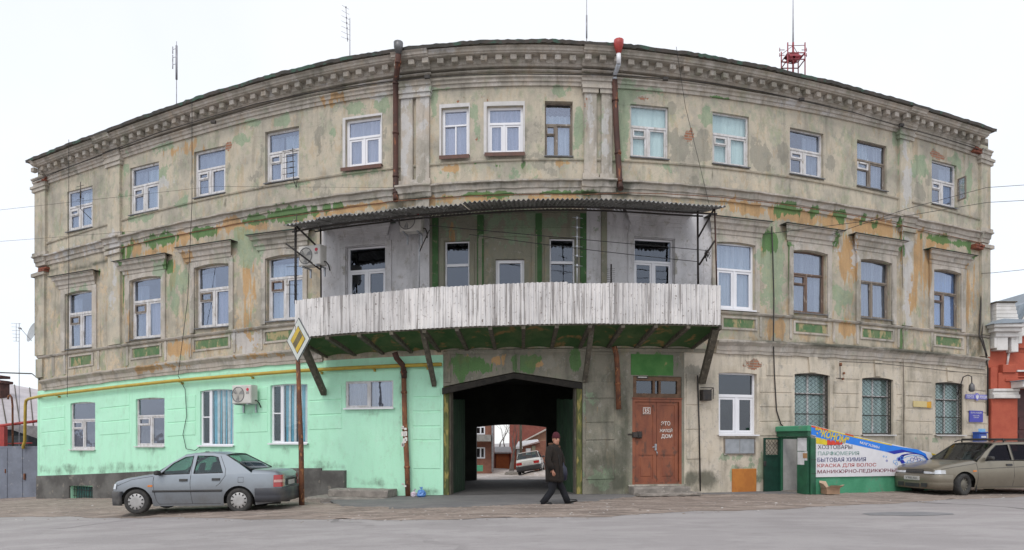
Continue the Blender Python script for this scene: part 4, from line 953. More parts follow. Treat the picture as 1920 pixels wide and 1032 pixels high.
# canopy of corrugated sheets
CO = 1.85
CT = [(530,422),(600,410),(740,393),(840,384),(926,376.5),(1050,373.5),(1140,374.5),(1215,378),(1300,384),(1362,387)]
fc = np.polyfit([inv(a, CO) for a, b in CT], [ZAT(a, b, CO) for a, b in CT], 5); cx0, cx1 = inv(530, CO), inv(1362, CO)
zc = lambda p: float(np.polyval(fc, p))
M_CANO = mat('grey_canopy_sheet', (.32, .32, .31), (.16, .16, .15), rough=.8, scale=3, c3=(.5, .5, .5), s3=6, t3=(.55, .65), bmp=.3)
arcc = [0.0]; pc = xs_between(cx0, cx1, 1.0)
for a, b in zip(pc, pc[1:]): arcc.append(arcc[-1] + float(np.linalg.norm(P2(b, CO) - P2(a, CO))))
tc_ = arcc[-1]; ncs = 12
for i in range(ncs):
    s0, s1 = tc_*i/ncs, min(tc_*(i+1)/ncs + .06, tc_); n = int((s1-s0)/wl*8); m = MB(); R = []; E = []
    dd = random.uniform(-.015, .015); de = random.uniform(-.03, .03)
    for j in range(n+1):
        s_ = s0 + (s1-s0)*j/n; p = float(np.interp(s_, arcc, pc)); w_ = .024*math.sin(2*math.pi*s_/wl)
        zo = zc(p) + dd + w_ + .006*(i % 2); zi = min(zo + .42, L('str2b', -.22)(p) + w_)
        R.append([PT(p, zo, CO+de), PT(p, (zo+zi)/2 - .01, .9), PT(p, zi, .01)]); E.append([PT(p, zo-.012, CO+de), PT(p, zo, CO+de)])
    m.loft(R, closed=False, cap=False); m.loft(E, closed=False, cap=False); obj('canopy_sheet', m, M_CANO, bld)
# iron frame carrying it
def bar(A, B, r, mm=M_BLACK, name='iron_post'):
    m = MB(); m.tube([A, B], r, 6); return obj(name, m, mm, bld)
zC = lambda px_, o: None
def rafter(px_, o0, o1, z0, z1): bar(PT(px_, z0, o0), PT(px_, z1, o1), .022)
def iron(x_a, y_a, o_a, x_b, y_b, o_b, r=.022, mm=M_BLACK): return bar(FP(x_a, y_a, o_a), FP(x_b, y_b, o_b), r, mm)
iron(553.5, 424, 1.42, 553.5, 570, 1.42); iron(601, 415, .9, 602, 560, .9); iron(555, 424, 1.42, 600, 468, .9, .026); iron(536, 457, 1.42, 601, 506, .9, .024)
iron(1340, 390, 1.42, 1344, 540, 1.42, .02, M_RUSTY); iron(1308, 388, .9, 1309, 536, .9, .028); iron(1339, 392, 1.42, 1309, 446, .9, .024); iron(1340, 452, 1.42, 1311, 497, .9, .026)
iron(786, 473, .3, 805, 432, .9, .016); iron(786, 400, .5, 786, 545, .5, .015, M_GALV)
m = MB(); m.tube([PT(p, zc(p) - .05, 1.42) for p in xs_between(inv(548, 1.42), inv(1344, 1.42), 20)], .022, 6); obj('canopy_rail', m, M_BLACK, bld)
m = MB(); m.tube([PT(p, zc(p) + .06, .9) for p in xs_between(inv(590, .9), inv(1318, .9), 20)], .022, 6); obj('canopy_rail', m, M_BLACK, bld)
m = MB(); m.tube([PT(p, zbt(p) - .05, 1.44) for p in xs_between(bx0, bx1, 10)], .02, 6); obj('balcony_rail', m, M_BLACK, bld)
# clothes lines across the balcony
for a, b, sag in (((805,423,1.0),(1325,470,1.1),.10),((880,440,1.0),(1309,491,.9),.12)):
    A, B = FP(*a), FP(*b); m = MB(); m.tube([A.lerp(B, i/16) - Vector((0,0,sag*4*(i/16)*(1-i/16))) + Vector((0, -.3*4*(i/16)*(1-i/16), 0)) for i in range(17)], .009, 5)
    tag(obj('clothes_line', m, M_WIRE), 'upper black clothes line strung across the balcony' if a[0] == 805 else 'lower black clothes line strung across the balcony', 'clothes line', 'clothes lines across the balcony')
m = MB(); c_ = FP(1325, 474, 1.1)
for i in range(26): m.tube([c_ + Vector((random.gauss(0,.03), random.gauss(0,.03), random.gauss(0,.05))), c_ + Vector((random.gauss(.02,.05), random.gauss(0,.03), random.gauss(-.05,.09)))], .008, 4)
tag(obj('cable_coil', m, M_WIRE), 'tangle of black cable tied to the brace at the right end of the balcony', 'cable coil')

# ----------------------------------------------------------------- downpipes (parts of the building)
def pipe(name, pts, r, mm, label=None, n=10, collars=()):
    m = MB(); m.tube(pts, r, n)
    for c in collars:
        i = min(int(c), len(pts)-2); q = pts[i].lerp(pts[i+1], c-i); d = (pts[i+1]-pts[i]).normalized()*.03; m.tube([q-d, q+d], (r if not hasattr(r, '__len__') else r[0])*1.18, n)
    return obj(name, m, mm, bld, label=label)
pipe('downpipe', [FP(747,100,.62), FP(746,122,.58), FP(742,152,.2), FP(742,200,.14), FP(742,300,.14), FP(742,362,.14), FP(742,376,.26)], .075, M_RUSTY, collars=(.8,2.1,3.5,4.5,5.1))
pipe('hopper', [FP(747,80,.66), FP(747,90,.66), FP(747,102,.62)], [.125,.12,.07], M_TIN)
pipe('hopper', [FP(1160,76,.68), FP(1160,84,.68), FP(1160,101,.66)], [.13,.13,.06], M_RED, label='red funnel hopper under the eave')
pipe('downpipe', [FP(1160,100,.66), FP(1160,120,.62)], .06, M_PVC); pipe('downpipe', [FP(1160,120,.62), FP(1153,140,.2), FP(1152,150,.16)], .062, M_GALV, collars=(1.7,))
pipe('downpipe', [FP(1152,147,.15), FP(1155,230,.15), FP(1162,345,.15), FP(1164,354,.26)], .078, M_RUSTY, collars=(.5,1.5,1.95))
pipe('downpipe', [FP(740,661,.5), FP(744,672,.45), FP(756,686,.14), FP(758,710,.13)], .078, M_RUSTY, collars=(2.5,)); pipe('downpipe', [FP(757,700,.13), FP(759,790,.13), FP(763,870,.13), FP(765,934,.15)], .07, M_RUST, collars=(.4,1.2,2.1))
pipe('downpipe', [FP(1152,650,.35), FP(1156,668,.3), FP(1158,700,.12), FP(1160,768,.12)], .07, M_RUST, collars=(2.3,))
m = MB()
for y_, h_ in ((805,4),(818,9),(829,7),(836,6),(911,3)):
    q = FP(759+(y_-790)*.06, y_, .13); 
    for s_ in range(3): a_ = FR(inv(760,.13), q.z + random.uniform(-.03,.03), .13) @ Matrix.Translation((random.uniform(-.05,.05), -.078, 0)); m.box((-.035, -.003, 0), (.035, .0, h_*.0143), a_)
obj('torn_paper', m, M_WPAINT, bld)
# thin rods and cables that run on the wall
pipe('cable_conduit', [FP(1308,704,.05), FP(1311,800,.05), FP(1313,921,.06)], .02, M_BLACK)
pipe('wall_cable', [FP(1447,425,.05), FP(1449,480,.05), FP(1451,560,.05), FP(1450,640,.12), FP(1452,700,.05), FP(1456,770,.05), FP(1464,795,.06), FP(1478,810,.1)], .018, M_BLACK)
pipe('wall_cable', [FP(1841,530,.05), FP(1838,600,.05), FP(1836,628,.08), FP(1848,660,.24), FP(1852,690,.1), FP(1852,780,.05)], .025, M_BLACK)
pipe('wall_cable', [FP(1846,533,.05), FP(1843,600,.05), FP(1841,630,.12), FP(1851,668,.26)], .018, M_BLACK)
pipe('wall_cable', [FP(1574,678,.06), FP(1640,681,.06), FP(1710,688,.06), FP(1790,697,.06), FP(1850,702,.06)], .009, M_BLACK)
pipe('wall_cable', [FP(1692,412,.22), FP(1693,560,.05), FP(1694,700,.05), FP(1695,838,.05)], .012, M_GWOOD)
# rusty cable that follows the frieze, with its clamps
cp = [(62,341),(124,316),(210,282),(300,248),(400,218),(480,195),(560,178),(640,165),(730,153),(800,146),(880,141),(960,139),(1040,140),(1100,140),(1180,143),(1250,148),(1340,157),(1430,172),(1510,191),(1600,211),(1690,238),(1760,257),(1835,280)]
m = MB(); m.tube([FP(a, b, .26) for a, b in cp], .013, 5, cap=False)
for a, b in ((400,229),(801,145),(1248,148),(1503,187),(1690,235)): q = FP(a, b, .25); m.box((q.x-.07, q.y-.04, q.z-.04), (q.x+.07, q.y+.04, q.z+.04))
tag(obj('guy_cable', m, M_BLACK), 'rusty cable with small clamps running along the frieze under the cornice', 'cable')
cp = [(229,463),(300,446),(400,428),(470,415),(560,402),(640,391),(735,377),(800,372),(900,366),(1000,364),(1100,364),(1180,361),(1250,363),(1349,369),(1450,380),(1550,395),(1640,410),(1700,424),(1840,455)]
m = MB(); m.tube([FP(a, b+1, .3) for a, b in cp], .011, 5, cap=False); tag(obj('guy_cable', m, M_RUST), 'rusty wire running along the lower edge of the upper string course', 'cable')
# things hung on the iron frame and wall

M_BRK = mat('exposed_red_brick', (.26,.085,.05), (.17,.06,.04), rough=.95, scale=9, bmp=.6)
for px_, py_, n_, off_ in ((74,337,3,.16),(74,506,3,.14),(1841,283,3,.17),(1844,463,3,.18)):
    for i in range(n_):
        for j in range(2):
            M_ = FR(inv(px_, off_), ZAT(px_, py_, off_), off_) @ Matrix.Translation(((i-1)*.15 + .05*j + (.08 if px_ < 900 else -.17), random.uniform(0,.05), -.08+.085*j)) @ Matrix.Rotation(rad(random.uniform(-6,6)), 4, 'Z'); m = MB(); m.cbox((-.08,-.03,0),(.08,.16,.07),.008,M_); obj('brick', m, M_BRK, bld)
# ================================================================= ground
def ground_mat(name, c1, c2, c3, sx=1, sy=1, sc=2, rough=.9, cracks=0, spot=.0, k=(.4,.6), bmp=.35):
    m, t, bs = nodes(name); v = pos(t, sx, sy, 1); v1 = pos(t)
    a = noise(t, sc, v, 8, .68); b = noise(t, .28, v1, 6, .6); f = noise(t, 55, v1, 5, .75); g = noise(t, sc*3.1, v, 6, .7)
    col = mix(t, ramp(t, a, *k), c1, c2); col = mix(t, mathn(t, 'MULTIPLY', ramp(t, g, .55, .68), .6), col, c3)
    col = mix(t, mathn(t, 'MULTIPLY', ramp(t, b, .42, .66), .35), col, tuple(x*.72 for x in c1))
    if cracks:
        vo = N(t, 'ShaderNodeTexVoronoi', feature='DISTANCE_TO_EDGE'); vo.inputs['Scale'].default_value = .22
        cn = N(t, 'ShaderNodeTexNoise'); cn.inputs['Scale'].default_value = .8; cn.inputs['Detail'].default_value = 7; t.links.new(v1, cn.inputs['Vector'])
        dn = N(t, 'ShaderNodeMix', data_type='VECTOR'); dn.inputs[0].default_value = .6; t.links.new(v1, dn.inputs[4]); t.links.new(cn.outputs['Color'], dn.inputs[5]); t.links.new(dn.outputs[1], vo.inputs['Vector'])
        lin = mathn(t, 'MULTIPLY', mathn(t, 'LESS_THAN', vo.outputs['Distance'], .009), mathn(t, 'MULTIPLY', ramp(t, b, .4, .6), cracks)); col = mix(t, lin, col, tuple(x*.4 for x in c1))
    dk = noise(t, 1.7, pos(t, .5, 1.2, 1), 8, .78); col = mix(t, mathn(t, 'MULTIPLY', ramp(t, dk, .56, .70), .5), col, tuple(x*.66 for x in c1))
    col = mix(t, mathn(t, 'MULTIPLY', ramp(t, noise(t, 95, v1, 2), .60, .68), .45), col, tuple(x*.5 for x in c1)); col = mix(t, .45, col, mix(t, f, (0, 0, 0), (1, 1, 1)), 'OVERLAY')
    t.links.new(col, bs.inputs['Base Color']); bs.inputs['Roughness'].default_value = rough
    bump(t, bs, mathn(t, 'ADD', f, a), bmp, .015); MATS[name] = m; return m
M_ROAD = ground_mat('worn_dry_asphalt', (.325,.300,.295), (.37,.345,.338), (.265,.245,.24), .6, 1.6, .9, cracks=.75, k=(.44,.56))
M_VERGE = ground_mat('trodden_dirt_and_old_snow', (.36,.29,.245), (.20,.16,.135), (.66,.61,.575), .3, 2.6, 2.6, k=(.45,.55), bmp=1.0)
M_PAVE = ground_mat('old_pavement_asphalt', (.155,.15,.15), (.195,.185,.18), (.25,.225,.20), .7, 1.4, 1.6, cracks=.5)
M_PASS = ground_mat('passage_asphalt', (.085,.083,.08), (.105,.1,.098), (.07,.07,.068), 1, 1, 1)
M_YARD = ground_mat('courtyard_dirt_snow', (.36,.31,.27), (.48,.43,.39), (.66,.62,.60), 1, .5, .8, k=(.45,.6))
def sheet(name, xs, ys, zf, m, kind='structure'):
    b = MB(); b.loft([[(x, y, zf(x, y)) for x in xs] for y in ys], closed=False, cap=False); return tag(obj(name, b, m, M=Matrix.Identity(4)), kind=kind)
sheet('road', [-900,-200,-90]+list(np.arange(-60, 60.1, 1.5))+[90,200,900], [-900,-200,-60,-20]+list(np.arange(-8, 62, 1.5))+[80,200,900], terr, M_ROAD)
EA = [(-90,969),(0,969),(200,971),(400,972),(600,975),(750,975),(900,973),(1100,970),(1250,962),(1400,957),(1500,953),(1600,948),(1700,942),(1800,937),(1920,931),(2080,926)]
EB = [(-90,946),(0,945),(200,946),(400,946),(560,947),(640,954),(750,958),(850,956),(1000,951),(1100,946),(1200,934),(1300,931),(1480,930),(1600,925),(1700,921),(1800,917),(1920,913),(2080,910)]
def edge(E, px): return float(np.interp(px, [a for a, b in E], [b for a, b in E]))
def strip_sheet(name, pxs, near, far, rows, mt, lift, rough=0, seed=3):
    rnd = random.Random(seed); b = MB(); R = []
    ph = [rnd.random()*6 for _ in range(9)]
    for px in pxs:
        A, B = near(px), far(px); row = []
        for j in range(rows+1):
            u = j/rows; x = A.x+(B.x-A.x)*u; y = A.y+(B.y-A.y)*u
            if j == 0: y += .10*math.sin(x*1.7+ph[0])+.06*math.sin(x*4.3+ph[1])+.03*math.sin(x*11+ph[2])
            e = min(1, u*6) if near is nearA else 1
            h = rough*(.5+.5*math.sin(y*9+1.4*math.sin(x*.9+ph[3])+ph[4])*math.sin(x*.8+ph[5]) + rnd.uniform(-.35,.35))
            row.append((x, y, terr(x, y) + .004 + (lift + h)*e))
        R.append(row)
    b.loft(R, closed=False, cap=False); return tag(obj(name, b, mt, M=Matrix.Identity(4)), kind='structure')
nearA = lambda px: GP(px, edge(EA, px)); nearB = lambda px: GP(px, edge(EB, px))
def footp(px):
    p = min(max(px, XL-4), XR+4); q = P2(p, -.3); f = 1 if XL-4 <= px <= XR+4 else None
    if f: return Vector((q[0], q[1], 0))
    y = 26.5; return Vector(((px-CX)/F*y, y, 0))
pxs = list(range(-90, 2081, 5))
def farV(px):
    if px < 590: return footp(px)
    B = nearB(px); return Vector((B.x, B.y+.5, 0))
strip_sheet('verge', pxs, nearA, farV, 22, M_VERGE, .035, .022)
b = MB(); R = []
for px in [p for p in pxs if p >= 596]:
    A, B = nearB(px), footp(px); n_ = 8; row = []
    if px < 640: k_ = (640-px)/44; A = A.lerp(B, k_*.8)
    for j in range(n_+1):
        x = A.x+(B.x-A.x)*j/n_; y = A.y+(B.y-A.y)*j/n_ + (.05*math.sin(x*3)+.04*math.sin(x*7.7) if j == 0 else 0)
        row.append((x, y, terr(x, y) + (.035 if j == 0 else .075)))
    R.append(row)
b.loft(R, closed=False, cap=False); tag(obj('pavement', b, M_PAVE, M=Matrix.Identity(4)), kind='structure')
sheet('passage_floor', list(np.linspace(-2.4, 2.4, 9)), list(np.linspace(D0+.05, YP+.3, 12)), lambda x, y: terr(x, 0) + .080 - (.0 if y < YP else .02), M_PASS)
rg = random.Random(5)
sheet('courtyard_ground', list(np.linspace(-14, 14, 60)), list(np.linspace(YP-.1, 70, 90)), lambda x, y: -(min(max(y-25, 0), 22))*.04 + .03 + .05*math.sin(x*1.3+y*.4) + rg.uniform(-.03, .03) - (.06 if y < YP+.4 else 0), M_YARD)
# repaired patch and hairline ruts on the road
def patch_sheet(name, pts, m, lift):
    b = MB(); c = sum((GP(*p) for p in pts), Vector())/len(pts); L_ = [GP(*p) for p in pts]; I = [b.vert((q.x, q.y, q.z+lift)) for q in L_]; b.face(I); return tag(obj(name, b, m), kind='structure')
M_PATCH = ground_mat('newer_asphalt_patch', (.20,.20,.205), (.24,.235,.24), (.27,.26,.26), 1, 1, 2)
patch_sheet('road_patch', [(1610+88*math.cos(a)+90+random.uniform(-6,6), 964+3.6*math.sin(a)+random.uniform(-.6,.6)) for a in [i*math.pi/10 for i in range(20)]], M_PATCH, .006)
# puddles of slush and stones on the verge: scattered small pieces, one mass
b = MB(); rs = random.Random(11)
for _ in range(1300):
    px = rs.uniform(0, 1900); k_ = rs.random()*1.12-.12; A, B = nearA(px), (nearB(px) if px > 590 else footp(px)); q = A.lerp(B, k_*.98); s_ = rs.uniform(.006, .022) * (1.9 if rs.random() < .05 else 1)
    b.cur = 0 if rs.random() < .3 else 1; z = terr(q.x, q.y)+(.045 if k_ > 0.03 else .004); w = rs.random()*3
    c_, n_ = math.cos(w)*s_, math.sin(w)*s_
    I = [b.vert((q.x+dx, q.y+dy, z+dz)) for dx, dy, dz in ((c_*1.6, n_, 0), (-n_, c_, 0), (-c_*1.4, -n_, 0), (n_, -c_, 0), (rs.uniform(-s_,s_)*.5, 0, s_*.5))]
    for a_, b_ in ((0,1),(1,2),(2,3),(3,0)): b.face((I[a_], I[b_], I[4]))
tag(obj('gravel', b, [mat('dirty_snow_crumbs', (.62,.59,.57), (.5,.46,.43), rough=.9), mat('stone_grit', (.20,.17,.14), (.28,.24,.2), rough=.9)]), 'loose stones and crumbs of dirty snow along the road edge', kind='stuff')

# ================================================================= steps and small things at the foot of the wall
def on_facade(px, py, off): return FR(inv(px, off), ZAT(px, py, off), off)
M_STONE = mat('worn_grey_stone', (.30,.27,.24), (.21,.19,.17), rough=.95, scale=5, bmp=.7, c3=(.40,.36,.32), s3=12)
def rough_block(m, w, d, h, M, seed):
    rnd = random.Random(seed); nx, R = 12, []
    for i in range(nx+1):
        x = -w/2 + w*i/nx; e = .02 if 0 < i < nx else .05; j = lambda a=.012: rnd.uniform(-a, a)
        R.append([M @ Vector((x, .0, 0)), M @ Vector((x+j(), -d+j(), 0)), M @ Vector((x+j(), -d+j(), h*.8+j())), M @ Vector((x+j(), -d+e+j(.005), h+j(.006))), M @ Vector((x, 0, h+j(.006)))])
    m.loft(R, closed=True, cap=True, smooth=False)
Ms = on_facade(688, 938, .0); st = thing('stone_steps', Ms, 'two worn grey stone steps against the mint wall left of the rusty downpipe', 'steps')
s_ = C0(688)[1]/F
for k_, (w, d, z, h, sh) in enumerate([(148*s_, 1.0, -.02, .16, -.15), (118*s_, .62, .145, .19, .05)]):
    m = MB(); rough_block(m, w, d, h, Ms @ Matrix.Translation((sh, -.04, z)), 20+k_); obj('step', m, M_STONE, st)
m = MB(); rough_block(m, 2.5, 1.35, .05, Ms @ Matrix.Translation((-.2, -.04, -.05)), 9); obj('step', m, M_STONE, st)
Ms = on_facade(1230, 924, .0); st = thing('door_step', Ms, 'low worn stone step under the brown double door', 'step')
m = MB(); rough_block(m, 108*s_, .42, .20, Ms @ Matrix.Translation((0, -.03, -.02)), 31); obj('tread', m, M_STONE, st, paint=False)
m = MB(); rough_block(m, 1.75, .72, .07, Ms @ Matrix.Translation((.1, -.03, -.03)), 33); obj('tread', m, M_STONE, st)
def bag(px, py, r, m_, lab, seed):
    rnd = random.Random(seed); c = GP(px, py); c.z += .05; m = MB(); R = []
    for i in range(9):
        a = math.pi*i/8; rr = r*math.sin(a)**.8*(1+rnd.uniform(-.12,.12)) + .003; R.append([c + Vector((rr*math.cos(b_)*(1+rnd.uniform(-.14,.14)), rr*math.sin(b_)*(1+rnd.uniform(-.14,.14)), r*.9*(1-math.cos(a)))) for b_ in [k_*math.pi/6 for k_ in range(12)]])
    m.loft(R, smooth=False)
    tp = c + Vector((0, 0, r*1.75))
    for k_ in range(5): q = Vector((rnd.uniform(-.06,.06), rnd.uniform(-.04,.04), rnd.uniform(.04,.09))); m.poly([tp, tp+q, tp+q*.6+Vector((.03,.02,0))])
    tag(obj('plastic_bag', m, m_), lab, 'bag')
M_BAGB = mat('blue_plastic', (.07,.19,.52), (.12,.28,.62), rough=.3, scale=14, bmp=.5); M_BAGW = mat('pink_white_plastic', (.55,.42,.50), (.62,.56,.62), rough=.35, scale=14, bmp=.5)
bag(790, 937.5, .125, M_BAGB, 'crumpled blue plastic bag at the foot of the mint wall', 1); bag(776, 936.5, .09, M_BAGW, 'small pinkish white plastic bag beside the rusty downpipe', 2)

# yellow gas pipe
yp = [(75,743.5,.13),(100,740,.13),(166,732,.13),(235,724,.13),(330,714,.13),(420,706.5,.13),(554,696,.13),(650,690.5,.13),(749,686,.13),(828,683.5,.13)]
gp = thing('gas_pipe', FP(75, 743, .13), 'yellow gas pipe running along the top of the mint ground floor wall', 'pipe')
m = MB(); pts = []
for (a, b, o), (a2, b2, o2) in zip(yp, yp[1:]): pts += [FP(a+(a2-a)*i/6, b+(b2-b)*i/6, .13) for i in range(6)]
pts.append(FP(828, 683.5, .13)); lead = [FP(75, 743.5, .13)]
yq = lambda px, py, y: Vector(((px-CX)/F*y, y, EYE+(HY-py)/F*y))
vp = [yq(43.5, 842, 25.2), yq(43.5, 836, 25.2), yq(46.5, 828, 25.1), yq(47.5, 760, 25.1), yq(49, 751, 25.1), yq(54, 748, 25.0)]
m.tube(vp + pts, .052, 10); obj('pipe_run', m, M_YPIPE, gp)
for px_ in (106, 337, 470, 600, 700, 800):
    b_ = np.interp(px_, [a for a, _, _ in yp], [c for _, c, _ in yp]); q = FP(px_, b_, .13); m = MB(); M_ = FR(inv(px_, .13), q.z, .13); m.box((-.02, -.06, -.065), (.02, .15, -.05), M_); m.box((-.02, .05, -.12), (.02, .13, -.06), M_); obj('bracket', m, M_YPIPE, gp)

# air conditioners
M_FAN = mat('dark_fan_grille', (.10,.10,.10), (.16,.155,.15), rough=.6, scale=20); M_LOGO = mat('logo_red', (.55,.03,.06), rough=.4, bmp=0); M_GTXT = mat('logo_grey_letters', (.12,.12,.12), bmp=0)
def aircon(px, py, off, w, h, lab, dirt=1.0, yaw=0):
    M = on_facade(px, py, off) @ Matrix.Rotation(rad(yaw), 4, 'Z'); a = thing('air_conditioner', M, lab, 'air conditioner', 'outdoor air conditioner units on the facade')
    d = .27; m = MB(); m.cbox((-w/2, -d, 0), (w/2, 0, h), .02, M); m.box((-w/2+.01, -d+.02, h), (w/2-.01, -.02, h+.012), M)
    for k_ in range(7): m.box((w/2, -d+.06, .08+.055*k_), (w/2+.004, -.05, .105+.055*k_), M)
    obj('casing', m, M_ACW, a)
    cx_, cz, r = -w*.16, h*.5, h*.40; m = MB(); R = []
    for rr, yy in ((r+.012, -d-.002), (r+.012, -d-.014), (r-.004, -d-.014), (r-.008, -d+.004), (.01, -d+.004)): R.append([M @ Vector((cx_+rr*math.cos(t_), yy, cz+rr*math.sin(t_))) for t_ in [k_*math.pi/14 for k_ in range(28)]])
    m.loft(R, cap=False, smooth=False); fg = obj('fan_grille', m, M_FAN, a)
    m = MB()
    for rr in [r*k_/6 for k_ in range(1, 6)]: m.tube([Vector((cx_+rr*math.cos(t_), -d-.012, cz+rr*math.sin(t_))) for t_ in [k_*math.pi/12 for k_ in range(25)]], .0035, 4, cap=False, M=M)
    for k_ in range(4): m.tube([Vector((cx_-r*math.cos(k_*math.pi/4), -d-.016, cz-r*math.sin(k_*math.pi/4))), Vector((cx_+r*math.cos(k_*math.pi/4), -d-.016, cz+r*math.sin(k_*math.pi/4)))], .004, 4, cap=False, M=M)
    obj('grille_wire', m, M_ACW, fg)
    m = MB()
    for k_ in range(3):
        t_ = k_*2.094+.4; m.poly([M @ Vector((cx_+q*math.cos(t_+e), -d-.004 + f_, cz+q*math.sin(t_+e))) for q, e, f_ in ((.02,0,0),(r*.92,-.35,.0),(r*.95,.3,.003),(r*.5,.5,.003))])
    obj('fan_blade', m, mat('fan_blade_grey', (.25,.25,.25), rough=.5), a)
    lx = w*.33; m = MB(); m.prism([(lx+.055*w*1.2*math.cos(t_), h*.76+.055*w*1.2*math.sin(t_)) for t_ in [k_*math.pi/10 for k_ in range(20)]], -d-.006, -d-.0005, M); obj('logo_disc', m, M_LOGO, a)
    text('logo_lettering', 'LG', M @ Matrix.Translation((lx-.045, -d-.002, h*.53)), .09, .065, M_GTXT, a, .004, bold=.02)
    m = MB()
    for s in (-1, 1): m.box((s*w*.33-.02, -d-.02, -.035), (s*w*.33+.02, .12, -.003), M); m.box((s*w*.33-.02, .06, -.25), (s*w*.33+.02, .10, -.035), M)
    obj('bracket', m, M_GALV, a)
    m = MB(); m.tube([(w/2, -.1, .1), (w/2+.06, -.1, .09), (w/2+.08, -.02, .02), (w/2+.05, .08, -.1)], .018, 6, M=M); obj('hose', m, M_BLACK, a)
    return a
aircon(465, 758, .12, .70, .53, 'white air conditioner unit with dark fan on the mint wall between two striped curtain windows')
aircon(592, 502, .75, .72, .52, 'white air conditioner unit on the left end of the balcony behind the iron brace', yaw=-6)
aircon(775.5, 439, .35, .60, .54, 'white air conditioner unit high under the balcony canopy, left of the green back wall')

# satellite dish and antennas
def yagi(m, p, axis, el, n, sp, L0, L1, r=.006):
    a = Vector(axis).normalized(); e = Vector(el).normalized(); m.tube([p, p + a*sp*(n-1)], r*1.5, 5)
    for i in range(n): q = p + a*sp*i; l = L0+(L1-L0)*i/(n-1); m.tube([q-e*l/2, q+e*l/2], r, 4)
Pd = Vector(((64-CX)/F*24.0, 24.0, EYE+(HY-625)/F*24.0)); sd = thing('satellite_dish', Pd, 'grey satellite dish on the left corner of the building', 'satellite dish')
ax = Vector((-.55, -.8, .25)).normalized(); u_ = ax.cross(Vector((0,0,1))).normalized(); v_ = u_.cross(ax)
m = MB(); R = [[Pd + (u_*math.cos(t)*rr + v_*math.sin(t)*rr*1.08) + ax*(rr*rr*.75) for t in [k_*math.pi/12 for k_ in range(24)]] for rr in (.01,.1,.2,.3,.335)]; m.loft(R, cap=False); obj('reflector', m, mat('dish_grey', (.42,.44,.45), (.36,.38,.39), rough=.5), sd)
m = MB(); m.tube([Pd - v_*.3, Pd + ax*.42], .010, 5); m.tube([Pd+ax*.40, Pd+ax*.50], .03, 8); obj('feed_arm', m, M_GALV, sd)
m = MB(); m.tube([Pd - ax*.02, Pd - ax*.15 + Vector((.05,0,-.05)), FP(74, 640, .05)], .02, 6); obj('mount', m, M_GALV, sd)
M_ANT = mat('dull_antenna_metal', (.33,.33,.36), (.24,.23,.25), rough=.5, metal=.4)
def mast(px, ya, yb, y, lab, build, base=None):
    A = yq(px, yb, y); B = yq(px if not isinstance(px, tuple) else px[0], ya, y); t = thing('antenna', A, lab, 'antenna')
    m = MB(); m.tube([A - Vector((0,0,.9 if base is None else base)), A, B], [.016,.014,.010], 6); obj('mast', m, M_ANT, t); m = MB(); build(m, A, B); obj('antenna_element', m, M_ANT, t); return t
def b1_(m, A, B):
    for k_, f_ in enumerate((.62,.74,.88)): q = A.lerp(B, f_); m.tube([q, q+Vector((-.18,.1,.02))], .008, 5); m.tube([q+Vector((-.18,.1,-.12)), q+Vector((-.18,.1,.12))], .016, 5)
    m.tube([A.lerp(B,.35), A.lerp(B,.93)], .034, 6)
def b2_(m, A, B):
    q = A.lerp(B, .98) + Vector((-.12,0,.35)); m.tube([q, q-Vector((-.05,0,1.05))], .010, 5)
    for k_ in range(7): z_ = q - Vector((-.008*k_,0,.16*k_)); m.tube([z_ - Vector((.10+.012*k_,.1,0)), z_ + Vector((.07,.1,0))], .005, 4)
    for k_ in (0,2,3,4,6): z_ = q - Vector((-.008*k_,0,.16*k_)); m.tube([z_-Vector((0,0,.02)), z_+Vector((0,0,.02))], .02, 6)
ya_ = lambda p: C0(p)[1] + 1.8
mast(331, 78, 188, ya_(331), 'tall thin roof antenna mast at the far left above the cornice', b1_, 1.2)
mast(656, 34, 100, ya_(656), 'thin tilted roof antenna with small elements left of the grey hopper', b2_, 1.2)
mast(1100, -14, 72, ya_(1100), 'bare thin mast on the roof left of the red hopper', lambda m, A, B: m.tube([A, A.lerp(B, .5)], .024, 6), 1.2)
mast(36, 606, 842, 26.4, 'slender antenna mast standing behind the grey metal gate', lambda m, A, B: yagi(m, B - Vector((.12,0,.02)), (0,0,-1), (1,.5,0), 6, .14, .32, .2), .5)
# red lattice aerial
yt = ya_(1487); At = yq(1487, 132, yt); lt = thing('lattice_antenna', At, 'red lattice aerial with a tall whip standing on the right part of the roof', 'antenna')
pxm = yt/F; M_REDM = mat('red_steel_paint', (.30,.035,.05), (.2,.03,.035), rough=.5)
m = MB(); c4 = [Vector((s*16*pxm, t*.25, 0)) for s, t in ((-1,-1),(1,-1),(1,1),(-1,1))]
for c in c4: m.tube([At+c-Vector((0,0,1.0)), At+c+Vector((0,0,43*pxm))], .020, 5)
for z_ in (12*pxm, 24*pxm):
    for a, b in zip(c4, c4[1:]+c4[:1]): m.tube([At+a+Vector((0,0,z_)), At+b+Vector((0,0,z_))], .018, 5)
obj('frame', m, M_REDM, lt)
m = MB(); top = At+Vector((0,0,36*pxm)); low = At+Vector((0,0,12*pxm)); rg_ = [At+Vector((c.x*.95,c.y*.35,0))+Vector((0,0,24*pxm)) for c in c4]
for a, b in zip(rg_, rg_[1:]+rg_[:1]): m.poly([top, a, b]); m.poly([low, a, a.lerp(b,.42)]); m.poly([low, a.lerp(b,.58), b])
obj('bracing_plate', m, M_REDM, lt)
m = MB(); 
for c in c4: m.tube([At+c+Vector((0,0,38*pxm)), At+Vector((0,0,46*pxm))], .010, 4); m.tube([low, At+c+Vector((0,0,24*pxm))], .016, 4)
m.tube([At-Vector((0,0,.5)), At+Vector((0,0,52*pxm))], .03, 6)
